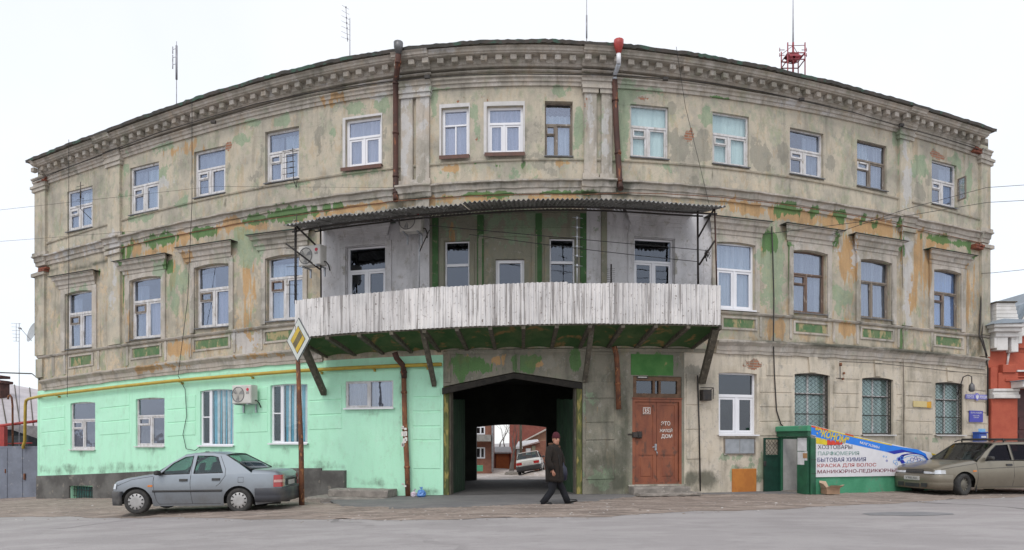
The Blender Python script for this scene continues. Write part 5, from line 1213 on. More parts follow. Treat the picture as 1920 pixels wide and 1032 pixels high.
for s in (-1, 1):
    for zz in (28, 38):
        q = At+Vector((s*16*pxm, 0, zz*pxm)); m.tube([q, q+Vector((s*10*pxm,0,0))], .012, 4); m.tube([q+Vector((s*9*pxm,0,-3*pxm)), q+Vector((s*9*pxm,0,4*pxm))], .012, 4)
obj('brace', m, M_REDM, lt)
m = MB(); m.tube([At+Vector((0,0,40*pxm)), At+Vector((0,0,90*pxm)), At+Vector((0,0,150*pxm))], [.026,.018,.009], 6); obj('whip', m, M_ANT, lt)
# small yagis at windows and balcony
def small(px, py, off, lab, f): 
    p = FP(px, py, off); t = thing('tv_antenna', p, lab, 'antenna'); m = MB(); f(m, p); obj('antenna_frame', m, M_BLACK, t)
def fA(m, p):
    M_ = FR(inv(547, 1.5), 0, 1.5).to_3x3(); e = M_ @ Vector((1,0,0)); m.tube([p, p+Vector((0,0,2.35))], .012, 5)
    for k_ in range(9): q = p + Vector((0,0,.25+.24*k_)); m.tube([q - e*.36 + Vector((0,.1,.05)), q + e*.06], .006, 4); m.tube([q-e*.07, q], .016, 5)
small(556, 570, 1.5, 'rusty television antenna with horizontal rods on the left balcony corner', fA)
def fB(m, p):
    e = FR(540, 0, .5).to_3x3() @ Vector((1,0,0)); m.tube([FP(557,338,.02), p+Vector((.1,0,-.35)), p+Vector((.02,0,-.15)), p+Vector((0,0,.75))], .012, 5)
    for k_ in range(5): q = p+Vector((0,0,.05+.16*k_)); m.tube([q-e*.34, q+e*.08], .008, 4); m.tube([q-e*.1, q-e*.0], .016, 5)
small(549, 328, .5, 'small black antenna with rods in front of the fourth top floor window', fB)
def fC(m, p):
    e = FR(155, 0, .4).to_3x3() @ Vector((1,0,0)); m.tube([FP(172,412,.02), p, p+Vector((0,0,.9))], .011, 5)
    for k_ in range(4): q = p+Vector((0,0,.1+.22*k_)); m.tube([q-e*.22, q+e*.18], .008, 4)
    m.tube([p+Vector((0,0,.35)), p+Vector((0,0,.6))], .025, 5)
small(151, 392, .4, 'small antenna on a bent arm at the leftmost top floor window', fC)
def fD(m, p):
    m.tube([p, p+Vector((0,0,1.3))], .012, 5)
    for k_ in range(6): q = p+Vector((0,0,.05+.24*k_)); m.tube([q-Vector((0,0,.03)), q+Vector((0,0,.04))], .026, 6); m.tube([q+Vector((-.12,0,.02)), q+Vector((.14,0,-.01))], .006, 4)
p_ = FP(1082, 480, 1.2); t_ = thing('tv_antenna', p_, 'pale antenna pole with insulators at the front of the balcony, right of the middle', 'antenna'); m = MB(); fD(m, p_ - Vector((0,0,.3))); m.tube([p_ - Vector((0,0,.9)), p_], .012, 5); obj('antenna_frame', m, M_GALV, t_)
def fE(m, p):
    m.tube([p, p+Vector((0,0,.62))], .022, 5)
    for k_ in range(9): q = p+Vector((0,0,.06+.055*k_)); m.tube([q-Vector((.11,0,.01)), q+Vector((.10,0,.01))], .004, 4)
small(1146, 540, .5, 'short fishbone antenna standing on the balcony by the white wall', fE)

# overhead wires
def wire(pts, lab, r=.0035, y=None):
    m = MB(); P_ = []
    for a, b in zip(pts, pts[1:]):
        n_ = 8; P_ += [a.lerp(b, i/n_) for i in range(n_)]
    P_.append(pts[-1]); m.tube(P_, r, 4, cap=False); tag(obj('overhead_wire', m, M_WIRE), lab, 'wire')
wire([yq(-2600,640,16), yq(-300,425,16), yq(0,394,16), yq(400,350,16.5), yq(740,352,17.2)], 'thin wire crossing the sky and the left top floor windows, the upper of two')
wire([yq(-2600,700,16), yq(-300,488,16), yq(0,453,16), yq(400,423,17.5), yq(520,390,18)], 'thin wire crossing in front of the left upper string course, the lower of two')
wire([yq(-1500,650,25), yq(0,699,25), yq(60,701,25), FP(74,712,.2)], 'thick cable reaching the left corner of the building above the shed roof', .022)
wire([FP(129,262,.7), FP(129,520,.4), FP(126,745,.25)], 'thin vertical wire hanging in front of the leftmost windows', .009)
wire([FP(360,190,.7), FP(360,380,.5), FP(352,560,.3), FP(334,704,.2)], 'thin vertical wire hanging left of the third window column', .009)
wire([FP(334,705,.15), FP(347,730,.06), FP(350,780,.05), FP(343,815,.05), FP(349,842,.05), FP(366,845,.05), FP(375,838,.05)], 'loop of thin cable on the mint wall left of the first striped curtain window', .010)
wire([FP(1268,88,.75), FP(1285,200,.4), FP(1312,310,.3), FP(1330,385,.4)], 'pale thin wire hanging down the facade right of the red hopper', .006)
wire([FP(1560,440,.4), yq(1700,392,20), yq(1850,352,21), yq(2100,335,22), yq(4200,240,30)], 'thin wire leaving the right side of the facade towards the sky, upper one', .008)
wire([FP(1430,440,.4), yq(1700,405,20), yq(1850,380,21), yq(2100,366,22), yq(4200,280,30)], 'thin wire leaving the right side of the facade towards the sky, lower one', .008)
wire([FP(1840,513,.1), yq(1860,512,22.5), yq(1920,506,23), yq(2050,498,23), yq(4200,400,30)], 'thin wire above the red building roof at the right corner', .008)
# electric box, lantern, bracket
def thing_at(name, px, py, off, lab, cat, parts):
    M = on_facade(px, py, off); t = thing(name, M, lab, cat)
    for nm, f, mm in parts: m = MB(); f(m, M); obj(nm, m, mm, t)
    return t
thing_at('electric_box', 1322, 752, .02, 'black rusted electric box on the cream wall beside the white window', 'electric box', [('casing', lambda m, M: m.cbox((-.17,-.20,-.0),(.10,.0,.30),.02,M), M_BLACK), ('rod', lambda m, M: (m.tube([(.1,-.12,.3),(.19,-.12,.36),(.19,-.1,.05)],.012,5,M=M), m.tube([(-.2,-.1,.36),(.2,-.1,.36)],.012,5,M=M)), M_BLACK)])
thing_at('wall_lantern', 1822, 735, .3, 'old dark wall lantern on a bent pipe beside the blue post office sign', 'lantern', [('shade', lambda m, M: m.tube([(0,0,.0),(0,0,.04),(0,0,.22),(0,0,.30)],[.05,.09,.08,.02],10,M=M), M_TIN), ('arm', lambda m, M: m.tube([(0,0,.3),(0,0,.50),(-.04,.1,.56),(-.12,.2,.5),(-.30,.28,-.1)],.018,6,M=M), M_BLACK)])
thing_at('wall_insulator', 1571, 710, .02, 'small rusty cable bracket on the cream wall between two barred windows', 'bracket', [('rod', lambda m, M: (m.tube([(0,-.08,-.0),(0,-.08,.46)],.012,5,M=M), m.tube([(-.12,-.05,.0),(.16,-.05,.0)],.010,5,M=M)), M_BLACK), ('knob', lambda m, M: (m.tube([(.0,-.1,.36),(.0,-.1,.46)],.04,8,M=M), m.tube([(.2,-.02,.16),(.2,-.06,.16)],.035,8,M=M), m.tube([(.16,-.02,-.01),(.16,-.06,-.01)],.035,8,M=M)), M_RUST)])

# ================================================================= signs by the post office and the plate over the gate
def plane_at(px, py, off):
    """frame on the facade plane; local x, z of a pixel on it"""
    M = FR(inv(px, off), ZAT(px, py, off), off); Mi = M.inverted()
    def uv(a, b):
        d = Vector(((a-CX)/F, 1, (HY-b)/F)); o = Vector((0, 0, EYE)); n = M.to_3x3() @ Vector((0, 1, 0)); k_ = (M.translation - o).dot(n)/d.dot(n); q = Mi @ (o + d*k_); return (q.x, q.z)
    return M, uv
M_SBLUE = mat('sign_blue', (.06,.07,.42), (.05,.06,.38), rough=.4, bmp=0); M_SVIO = mat('sign_violet_blue', (.16,.16,.52), (.18,.18,.56), rough=.4, bmp=0); M_SWH = mat('sign_white', (.74,.74,.76), rough=.4, bmp=0)
M_SYEL = mat('sign_faded_yellow', (.62,.50,.24), (.58,.47,.22), rough=.5, bmp=0); M_SORA = mat('sign_orange', (.70,.36,.02), rough=.5, bmp=0)
M, uv = plane_at(1831, 744, .04); t = thing('post_office_sign', M, 'long blue post office sign with white letters and an emblem', 'sign')
c = [uv(1810,739.5), uv(1852,741), uv(1852,749.5), uv(1810,748)]; m = MB(); m.prism(c, -.02, 0, M); obj('plate', m, M_SVIO, t)
m = MB(); e = uv(1830.5, 744.5); m.prism([(e[0]+.13*math.cos(a)*(1 if math.sin(a) > -.3 else .8), e[1]+.13*math.sin(a)) for a in [k_*math.pi/8 for k_ in range(16)]], -.03, -.021, M); em = obj('emblem', m, M_SVIO, t)
m = MB(); m.prism([(e[0]-.08, e[1]+.07), (e[0]-.03, e[1]+.03), (e[0], e[1]+.09), (e[0]+.03, e[1]+.03), (e[0]+.08, e[1]+.07), (e[0]+.06, e[1]-.04), (e[0], e[1]-.09), (e[0]-.06, e[1]-.04)][::-1], -.036, -.031, M); obj('eagle_mark', m, M_SWH, em)
a_ = uv(1811.5, 746.5); b_ = uv(1825, 747); text('lettering', 'ПОЧТА', M @ Matrix.Translation((a_[0], -.021, a_[1])), b_[0]-a_[0], .10, M_SWH, t, .003, bold=.015)
a_ = uv(1836, 747.5); b_ = uv(1851, 748); text('lettering', 'РОССИИ', M @ Matrix.Translation((a_[0], -.021, a_[1])), b_[0]-a_[0], .10, M_SWH, t, .003, bold=.015)
M, uv = plane_at(1830, 780, .04); t = thing('post_office_plaque', M, 'square blue plaque with small white lettering below the post office sign', 'sign')
m = MB(); m.prism([uv(1817,770), uv(1842,771), uv(1842,792), uv(1817,791.5)], -.02, 0, M); obj('plate', m, M_SBLUE, t)
for s, x_, y_, w_, h_ in (('ПОЧТА РОССИИ',1819,775.5,20,.05),('ОТДЕЛЕНИЕ',1823,781,12,.04),('СВЯЗИ',1824.5,784,9,.035)):
    a_ = uv(x_, y_); b_ = uv(x_+w_, y_); text('lettering', s, M @ Matrix.Translation((a_[0], -.021, a_[1])), b_[0]-a_[0], h_, M_SWH, t, .002)
M, uv = plane_at(1729, 759, .04); t = thing('wall_plate', M, 'blank faded yellow plate with an orange end on the cream wall', 'sign')
m = MB(); m.prism([uv(1712,752), uv(1737,753), uv(1737,764.5), uv(1712,763)], -.02, 0, M); obj('plate', m, M_SYEL, t); m = MB(); m.prism([uv(1737,754), uv(1745,753), uv(1745,765.5), uv(1737,764.5)], -.024, 0, M); obj('plate_end', m, M_SORA, t)
Mm = on_facade(1831, 823, .02); t = thing('mailbox', Mm, 'blue mailbox on the cream wall behind the wagon roof', 'mailbox')
m = MB(); m.cbox((-.20,-.22,-.1),(.20,.0,.18),.02,Mm); m.cbox((-.22,-.25,.18),(.22,.0,.23),.015,Mm); obj('box_body', m, mat('mailbox_blue', (.03,.09,.40), (.025,.08,.34), rough=.4), t); m = MB(); m.box((-.12,-.226,.03),(.14,-.221,.09),Mm); obj('label_strip', m, M_SWH, t)
Mm = on_facade(1840, 812, .02); t = thing('blue_notice', Mm, 'small light blue notice board behind the mailbox', 'notice board'); m = MB(); m.cbox((-.16,-.02,-.28),(.2,.0,.14),.004,Mm); obj('board', m, mat('light_blue_board', (.16,.42,.72), (.2,.48,.76), rough=.4), t)

# ================================================================= basement shop entrance with its slanting board
OFB = 1.15
Ab = P2(inv(1518, OFB), OFB); Bb = P2(inv(1764, OFB), OFB); wb = float(np.linalg.norm(Bb-Ab)); tb = (Bb-Ab)/wb
MBd = Matrix(((tb[0], -tb[1], 0, Ab[0]), (tb[1], tb[0], 0, Ab[1]), (0, 0, 1, .0), (0, 0, 0, 1))); MBi = MBd.inverted()
def bu(a, b, dy=0):
    d = Vector(((a-CX)/F, 1, (HY-b)/F)); o = Vector((0, 0, EYE)); n = MBd.to_3x3() @ Vector((0, 1, 0)); k_ = (MBd.translation - o).dot(n)/d.dot(n); q = MBi @ (o + d*k_); return (q.x, q.z)
shop = thing('shop_entrance', MBd, 'green basement shop entrance with a slanting white board of coloured Cyrillic lettering', 'shop entrance')
M_SG = mat('green_steel_paint', (.02,.12,.06), (.015,.08,.045), rough=.5, scale=3, bmp=.1); M_SG2 = mat('green_wall_paint', (.055,.26,.14), (.085,.33,.19), rough=.85, scale=2, c3=(.13,.26,.17), s3=4, bmp=.4)
M_WB = mat('white_board', (.74,.73,.76), (.70,.69,.72), rough=.5, bmp=0, fine=0); M_BL = mat('board_blue', (.02,.22,.80), (.018,.20,.74), rough=.5, bmp=0, fine=0); M_DB = mat('board_dark_blue', (.02,.03,.38), rough=.5, bmp=0, fine=0)
M_YE = mat('board_yellow', (.72,.55,.02), rough=.5, bmp=0, fine=0); M_RD = mat('board_red', (.68,.05,.02), rough=.5, bmp=0, fine=0); M_LB = mat('board_light_blue', (.10,.38,.80), rough=.5, bmp=0, fine=0)
m = MB(); bw = [bu(1524,892), bu(1524,935), bu(1764,925), bu(1764,888)]; m.prism(bw[::-1], .03, .22, MBd); obj('base_wall', m, M_SG2, shop)
m = MB(); bp = [bu(1520,797), bu(1600,817.5), bu(1672,833), bu(1745,849), bu(1764,856), bu(1764,891), bu(1529,895), bu(1529,818), bu(1521,816)]; m.prism(bp[::-1], -.01, .03, MBd); bd = obj('board', m, M_WB, shop)
def pol(name, pts, mm, lv): m = MB(); m.prism([bu(*p) for p in pts][::-1], -.010-.002*lv-.001, -.010-.002*(lv-1)-.0006, MBd); return obj(name, m, mm, bd)
pol('blue_field', [(1520.5,801),(1600,820.5),(1645,830),(1692,839),(1720,843),(1735,851),(1741,866),(1738,866),(1731,855),(1715,849.5),(1696,848),(1676,852),(1663,848),(1581,830),(1580,833),(1529.5,822),(1529,817),(1520.5,815)], M_BL, 1)
pol('dark_blue_field', [(1662,847.5),(1676,851.7),(1696,847.8),(1715,849),(1722,851),(1700,845.5),(1690,843)], M_DB, 2)
pol('yellow_strip', [(1526,799),(1600,818.2),(1672,834),(1671,836),(1600,820.6),(1526,801.6)], M_YE, 2)
pol('red_strip', [(1520.5,797.8),(1552,806),(1552,809),(1520.5,801)], M_RD, 3); pol('red_strip', [(1584,812.6),(1599.5,816.6),(1599.5,819),(1584,815.4)], M_RD, 3)
pol('yellow_block', [(1529.5,820),(1550,824.8),(1550,835),(1529.5,832)], M_YE, 2); pol('red_block', [(1550,824.8),(1580,829),(1578,834),(1550,835)], M_RD, 2); pol('yellow_corner', [(1745,849.3),(1763.5,855.8),(1752,862)], M_YE, 2)
# wave: dark arc and foam rings
def arcp(cx_, cy, rx, ry, a0, a1, w, n=16):
    o = [(cx_+rx*math.cos(rad(a0+(a1-a0)*i/n)), cy-ry*math.sin(rad(a0+(a1-a0)*i/n))) for i in range(n+1)]; i_ = [(cx_+(rx-w)*math.cos(rad(a0+(a1-a0)*i/n)), cy-(ry-w*.7)*math.sin(rad(a0+(a1-a0)*i/n))) for i in range(n+1)]; return (o + i_[::-1])[::-1]
pol('wave_arc', arcp(1712,868,30,18,8,168,2.2), M_DB, 3); pol('wave_arc', arcp(1714,868,27,14,12,172,1.2), M_LB, 3); pol('wave_crest', [(1681,861),(1690,853),(1702,850.5),(1694,855.5),(1692,862),(1697,868),(1690,870),(1686,864)], M_DB, 3)
rf = random.Random(4)
for cx_, cy, r_ in [(1677,866,3.4),(1684,861,4),(1690,859,3.2),(1680,870,2.6),(1697,871,4),(1703,866,3),(1709,862,3.6),(1716,859,3),(1722,862,3.2),(1727,864,2.6),(1697,879,3),(1711,871,4.5),(1719,868,3),(1656,856,1.6),(1661,857,1.1),(1662,864,1.8)]:
    pol('foam_ring', arcp(cx_, cy, r_, r_, 10, 350, .8, 12), M_LB if rf.random() < .7 else M_DB, 4)
pol('foam_patch', [(1707,873),(1712,866),(1718,869),(1714,876)], M_LB, 3); pol('foam_patch', [(1698,884),(1704,878),(1710,880),(1704,888)], M_DB, 3)
def btext(s, x0, yb, x1, yt, mm, lv=2, bold=.0, slant=0, shear=0):
    a_ = bu(x0, yb); b_ = bu(x1, yb); c_ = bu(x0, yt); text('lettering', s, MBd @ Matrix.Translation((a_[0], -.0105-.0022*lv, a_[1])) @ Matrix.Rotation(rad(slant), 4, 'Y'), b_[0]-a_[0], c_[1]-a_[1], mm, bd, .003, shear, bold)
T_ = lambda n, c: mat(n, c, rough=.5, bmp=0, fine=0)
btext('ХОЗТОВАРЫ', 1533, 842.5, 1597, 834.5, T_('letter_black', (.05,.05,.09)), bold=-.003); btext('ПАРФЮМЕРИЯ', 1533, 854.5, 1610, 846.5, T_('letter_green', (.26,.42,.38)), bold=-.003)
btext('БЫТОВАЯ ХИМИЯ', 1532, 866.5, 1622.5, 858.5, T_('letter_navy', (.04,.05,.20)), bold=-.003); btext('КРАСКА ДЛЯ ВОЛОС', 1532, 878, 1642, 870, T_('letter_red', (.50,.06,.05)), bold=-.003)
btext('МАНИКЮРНО-ПЕДИКЮРНЫЕ ТОВАРЫ', 1532, 889.5, 1728, 881.5, T_('letter_maroon', (.22,.02,.05)), bold=-.003)
btext('МАГАЗИН', 1611, 832, 1648, 827, M_SWH, 3, .02, 12); btext('"ЭКОНОМ"', 1526, 815, 1591, 800.5, M_YE, 4, .03, 13, .2)
sl = 13
for a, b in ((1536.5,1537.6),(1545,1546),(1553.5,1554.5),(1562,1563),(1570.5,1571.5)): pol('blue_field', [(a,806+(a-1536)*.25),(b,806.3+(a-1536)*.25),(b+3,825+(a-1536)*.19),(a+3,825+(a-1536)*.19)], M_LB, 5)
# kiosk part: roof box, posts, door leaf
def bx(name, a, b, y0, y1, z0, z1, mm, par=None, ch=.008): m = MB(); m.cbox((a, y0, z0), (b, y1, z1), ch, MBd); return obj(name, m, mm, par or shop)
kz = bu(1519, 798)[1]; gz = .05; DP = 1.12
# the doorway faces left, across the pavement: the roof and the side run back to the wall
m = MB(); R_ = [[MBd @ Vector(q) for q in ((-.14, y, kz-.15), (-.14, y, kz-.02), (-.05, y, kz+.0), (.0, y, kz-.0), (.0, y, kz-.15))] for y in (-.06, DP)]; m.loft(R_, smooth=False); obj('roof_panel', m, M_SG2, shop)
bx('roof_panel', -.10, -.002, -.04, DP, kz-.30, kz-.152, M_SG)
bx('post', 0, .17, -.06, -.012, gz, bu(1530, 822)[1], M_SG); bx('post', 0, .10, .035, .10, gz, kz-.302, M_SG); bx('side_panel', -.03, .02, .052, .42, gz, kz-.302, M_SG); bx('post', -.04, .03, DP-.12, DP, gz, kz-.302, M_SG)
bx('door_frame', -.025, .015, .42, DP-.12, kz-.37, kz-.302, M_SG); bx('threshold', -.03, .5, .42, DP-.12, gz-.02, gz+.05, M_STONE)
bx('inner_wall', .62, .66, .06, DP, gz, kz-.2, mat('pale_grey_wall', (.50,.49,.48), (.44,.43,.42), rough=.9)); bx('inner_wall', .05, .62, DP-.03, DP, gz, kz-.2, MATS['pale_grey_wall'])
zp = kz-.34
for a, b, c_, d_ in ((.07,.40,zp-.36,zp-.0),(.16,.40,zp-.74,zp-.38),(.05,.15,zp-.62,zp-.37)): m = MB(); m.box((-.036, a, c_), (-.031, b, d_), MBd); obj('poster', m, M_SWH, shop)
m = MB(); m.box((-.040, .05, zp-.56), (-.037, .2, zp-.42), MBd); obj('poster', m, mat('poster_brown', (.45,.25,.12), bmp=0), shop)
for z_ in (.62, 1.0): m = MB(); m.box((-.005, -.064, z_), (.172, -.061, z_+.012), MBd); obj('joint', m, M_BLACK, shop)
# steel door leaf swung out flat against the wall, left of the doorway
xd0, xd1, yd = -.62, -.05, DP-.04; zd = 1.60; m = MB(); rect_ring(m, xd0, xd1, gz, zd, .045, yd-.05, yd, MBd); m.box((xd0+.045, yd-.035, gz+.045), (xd1-.045, yd-.015, gz+(zd-gz)*.66), MBd); m.box((xd0+.045, yd-.05, gz+(zd-gz)*.66), (xd1-.045, yd-.005, gz+(zd-gz)*.69), MBd)
dl = obj('door_leaf', m, mat('dark_green_steel', (.008,.05,.033), (.006,.036,.024), rough=.5), shop); m = MB(); za, zb_ = gz+(zd-gz)*.69, zd-.045
for k_ in range(-4, 7):
    for s in (-1, 1):
        P_ = []
        for u in np.linspace(0, 1, 25):
            x = xd0+.045+(xd1-xd0-.09)*u; z = za+(zb_-za)*((u*1.2 + k_*.3) if s > 0 else (u*-1.2 + k_*.3+.6))
            if za <= z <= zb_: P_.append((x, yd-.025, z))
        if len(P_) > 1: m.tube([Vector(P_[0]), Vector(P_[-1])], .006, 4, M=MBd)
obj('mesh_grille', m, M_BLACK, dl); m = MB(); m.cbox((xd0-.04,yd-.09,.80),(xd0+.04,yd-.05,.94),.01,MBd); obj('padlock', m, M_BLACK, dl)
# cardboard box
q = bu(1531, 925); Mc = MBd @ Matrix.Translation((q[0]+.22, -.26, .075)) @ Matrix.Rotation(rad(-14), 4, 'Z'); cb = thing('cardboard_box', Mc, 'open brown cardboard box with raised flaps below the shop board', 'box')
M_CARD = mat('cardboard', (.36,.23,.15), (.30,.19,.12), rough=.85, bmp=.1); m = MB(); 
for a, b in (((-.19,-.14,0),(.19,-.13,.17)),((-.19,.13,0),(.19,.14,.17)),((-.19,-.13,0),(-.18,.13,.17)),((.18,-.13,0),(.19,.13,.17)),((-.18,-.13,0),(.18,.13,.01))): m.box(a, b, Mc)
obj('box_body', m, M_CARD, cb)
for pts in ([(-.19,-.14,.17),(.19,-.14,.17),(.22,-.27,.24),(-.14,-.25,.25)],[(-.19,.14,.17),(.05,.14,.17),(.0,.2,.33),(-.2,.2,.35)],[(.19,-.13,.17),(.19,.13,.17),(.36,.12,.22),(.34,-.12,.26)],[(-.19,-.13,.17),(-.19,.13,.17),(-.26,.12,.30),(-.27,-.1,.28)]):
    m = MB(); m.poly([Mc @ Vector(p) for p in pts]); m.poly([Mc @ (Vector(p)+Vector((0,0,-.004))) for p in pts][::-1]); obj('flap', m, mat('cardboard_pale', (.52,.38,.27), (.46,.33,.23), rough=.85, bmp=.1), cb)

# ================================================================= priority road sign on a rusty pole
Pg = GP(566, 951); Pt = Vector((((557-CX)/F)*Pg.y, Pg.y, EYE+(HY-600)/F*Pg.y)); Pm = Pg.lerp(Pt, .5)
rs_ = thing('road_sign', Pg, 'yellow and white diamond end of priority road sign on a rusty leaning pole', 'road sign')
m = MB(); m.tube([Pg-Vector((0,0,.2)), Pg.lerp(Pt,.3)+Vector((.02,0,0)), Pg.lerp(Pt,.62), Pt-Vector((0,0,.15))], [.068,.062,.055,.05], 10); obj('pole', m, M_RUST, rs_)
cS = Vector((((559.5-CX)/F)*(Pg.y-.1), Pg.y-.1, EYE+(HY-637.5)/F*(Pg.y-.1)))
MS = Matrix.Translation(cS) @ Matrix.Rotation(rad(58+20), 4, 'Z') @ Matrix.Rotation(rad(-7), 4, 'X') @ Matrix.Rotation(rad(2), 4, 'Y')
MS = Matrix.Translation(cS) @ Matrix.Rotation(rad(-42), 4, 'Z') @ Matrix.Rotation(rad(3), 4, 'Y')
def dia(r, c=.04): return [(0,-r),(r,0),(0,r),(-r,0)][::-1]
M_SB = mat('sign_black', (.02,.02,.02), bmp=0); M_SY = mat('sign_yellow', (.62,.42,.02), rough=.4, bmp=0)
for nm, r, y0, y1, mm in (('sign_back', .545, -.006, .012, M_GALV), ('sign_edge', .545, -.010, -.006, M_SB), ('sign_field', .515, -.014, -.010, mat('sign_dull_white', (.60,.62,.58), (.52,.55,.5), rough=.4, bmp=0)), ('sign_line', .345, -.018, -.014, M_SB), ('sign_centre', .325, -.022, -.018, M_SY)):
    m = MB(); m.prism(dia(r), y0, y1, MS); obj(nm, m, mm, rs_)
for k_ in range(5):
    o = -.075+.0375*k_; m = MB(); a_ = .155
    p_ = [(-a_+o*.7, -a_-o*.7), (a_+o*.7, a_-o*.7)]; w_ = .0085
    m.prism([(p_[0][0]-w_, p_[0][1]+w_), (p_[0][0]+w_, p_[0][1]-w_), (p_[1][0]+w_, p_[1][1]-w_), (p_[1][0]-w_, p_[1][1]+w_)][::-1], -.026, -.022, MS); obj('sign_stripe', m, mat('sign_grey', (.12,.12,.11), bmp=0), rs_)
# ================================================================= left yard: metal gate, shed, red frame
YG = 25.3
def qx(px, y): return (px-CX)/F*y
def qz(py, y): return EYE+(HY-py)/F*y
M_GMET = mat('grey_blue_gate_steel', (.20,.22,.27), (.16,.175,.215), rough=.55, scale=1.5, c3=(.26,.27,.30), s3=4, bmp=.05)
gt = thing('metal_gate', (qx(40, YG), YG, -.7), 'blue grey sheet metal gate between the street and the left yard', 'gate')
seams = [-640, -570, -500, -430, -360, -290, -220, -150, -80, -34, 13, 41.5, 77.5]
for a, b_ in zip(seams, seams[1:]):
    m = MB(); m.cbox((qx(a, YG)+.01, YG, -.72), (qx(b_, YG)-.01, YG+.04, qz(839, YG)), .01)
    pn = obj('gate_panel', m, M_GMET, gt)
for a in seams: m = MB(); m.cbox((qx(a, YG)-.02, YG-.02, -.72), (qx(a, YG)+.02, YG+.05, qz(838, YG)), .006); obj('frame_bar', m, M_GMET, gt)
m = MB(); m.box((qx(-640, YG), YG-.012, qz(840, YG)), (qx(78, YG), YG+.05, qz(837, YG))); obj('frame_bar', m, M_GMET, gt)
for z in (930,): m = MB(); m.box((qx(-640, YG), YG-.015, -.74), (qx(78, YG), YG+.04, -.68)); obj('frame_bar', m, M_BLACK, gt)
m = MB(); m.cbox((qx(47,YG)-.03, YG-.06, .05), (qx(47,YG)+.03, YG-.0, .28), .01); obj('latch', m, M_RUST, gt); m = MB(); m.cbox((qx(11,YG)-.02, YG-.05, .3), (qx(11,YG)+.02, YG, .45), .01); obj('latch', m, M_RUST, gt)
# shed with a big seamed sheet roof
M_SHR = mat('pale_seamed_roof', (.50,.46,.47), (.42,.385,.39), rough=.6, scale=1.2, bmp=.05); shd = thing('shed', (qx(30, 29), 29, -.7), 'dark shed with a pale seamed sheet roof behind the grey gate', 'shed')
def RP(u, v):   # roof surface: u along, v up the slope
    a = Vector((qx(-120, 28), 28, qz(786, 28))); b_ = Vector((qx(112, 30), 30, qz(812, 30))); c_ = Vector((qx(-150, 35), 35, qz(690, 35))); d_ = Vector((qx(112, 36.5), 36.5, qz(738, 36.5)))
    return (a.lerp(b_, u)).lerp(c_.lerp(d_, u), v)
n_ = 9
for i in range(n_):
    m = MB(); sk_ = -.0
    R = [[RP(i/n_+.002, v), RP((i+1)/n_-.002, v)] for v in (0, .33, .66, 1)]; m.loft(R, closed=False, cap=False); obj('roof_sheet', m, M_SHR, shd)
    m = MB(); m.tube([RP(i/n_, 0)+Vector((0,0,.02)), RP(i/n_, 1)+Vector((0,0,.02))], .022, 4); obj('roof_seam', m, M_STRUT, shd)
m = MB(); m.box((qx(-120, 28.4), 28.4, -1), (qx(90, 29.6), 36, qz(818, 29.6))); c8 = [RP(.02,.03), RP(.98,.03), RP(.98,.98), RP(.02,.98)]; lo_ = [Vector((q.x, q.y, .8)) for q in c8]; [m.poly([lo_[i], lo_[(i+1)%4], c8[(i+1)%4]-Vector((0,0,.03)), c8[i]-Vector((0,0,.03))]) for i in range(4)]; obj('wall', m, mat('dark_board_wall', (.055,.065,.07), (.035,.04,.045), rough=.9), shd)
m = MB(); m.box((qx(30, 28), 27.4, qz(806, 28)), (qx(96, 28), 27.9, qz(800, 28))); obj('fascia', m, M_SHR, shd)
m = MB(); m.prism([(qx(20,27.6), qz(802,27.6)), (qx(84,27.6), qz(824,27.6)), (qx(84,27.6), qz(800,27.6)), (qx(40,27.6), qz(797,27.6))][::-1], 27.3, 27.35); obj('side_sheet', m, mat('corrugated_side', (.30,.29,.29), (.22,.21,.21), rough=.7), shd)
rfm = thing('steel_portal', (qx(7, 26.2), 26.2, -.7), 'red painted steel beam and post standing behind the grey gate', 'steel frame')
m = MB(); m.tube([Vector((qx(-60,26.2),26.2,qz(806,26.2))), Vector((qx(77,26.2),26.2,qz(789,26.2)))], .06, 6); obj('beam', m, M_RED, rfm)
m = MB(); m.box((qx(7,26.2)-.09, 26.1, -.8), (qx(7,26.2)+.09, 26.28, qz(800,26.2))); obj('post', m, M_RED, rfm)
m = MB(); m.tube([Vector((qx(-10,26.4),26.4,qz(833,26.4))), Vector((qx(60,26.4),26.4,qz(831,26.4)))], .03, 6); obj('beam', m, M_RED, rfm)
t = thing('vent_pipe', (qx(23.5, 26), 26, -.7), 'dark red pipe with a hooked top behind the grey gate', 'pipe'); m = MB(); m.tube([yq(24,840,26), yq(23.5,760,26), yq(22,746,26), yq(19,741,26), yq(16,743,26), yq(15,749,26)], .035, 8); obj('pipe_run', m, M_RUST, t)
t = thing('chimney', (qx(-1, 33), 33, 3), 'dark brick chimney top at the left edge above the shed roof', 'chimney'); m = MB(); m.box((qx(-22,33),33,.5),(qx(1,33),33.6,qz(713,33))); m.box((qx(-26,33),32.9,qz(719,33)),(qx(5,33),33.7,qz(714,33))); m.box((qx(-24,33),32.95,qz(709,33)),(qx(1,33),33.65,qz(704,33))); obj('stack', m, mat('dark_brick', (.10,.045,.035), (.06,.03,.025), rough=.9), t)

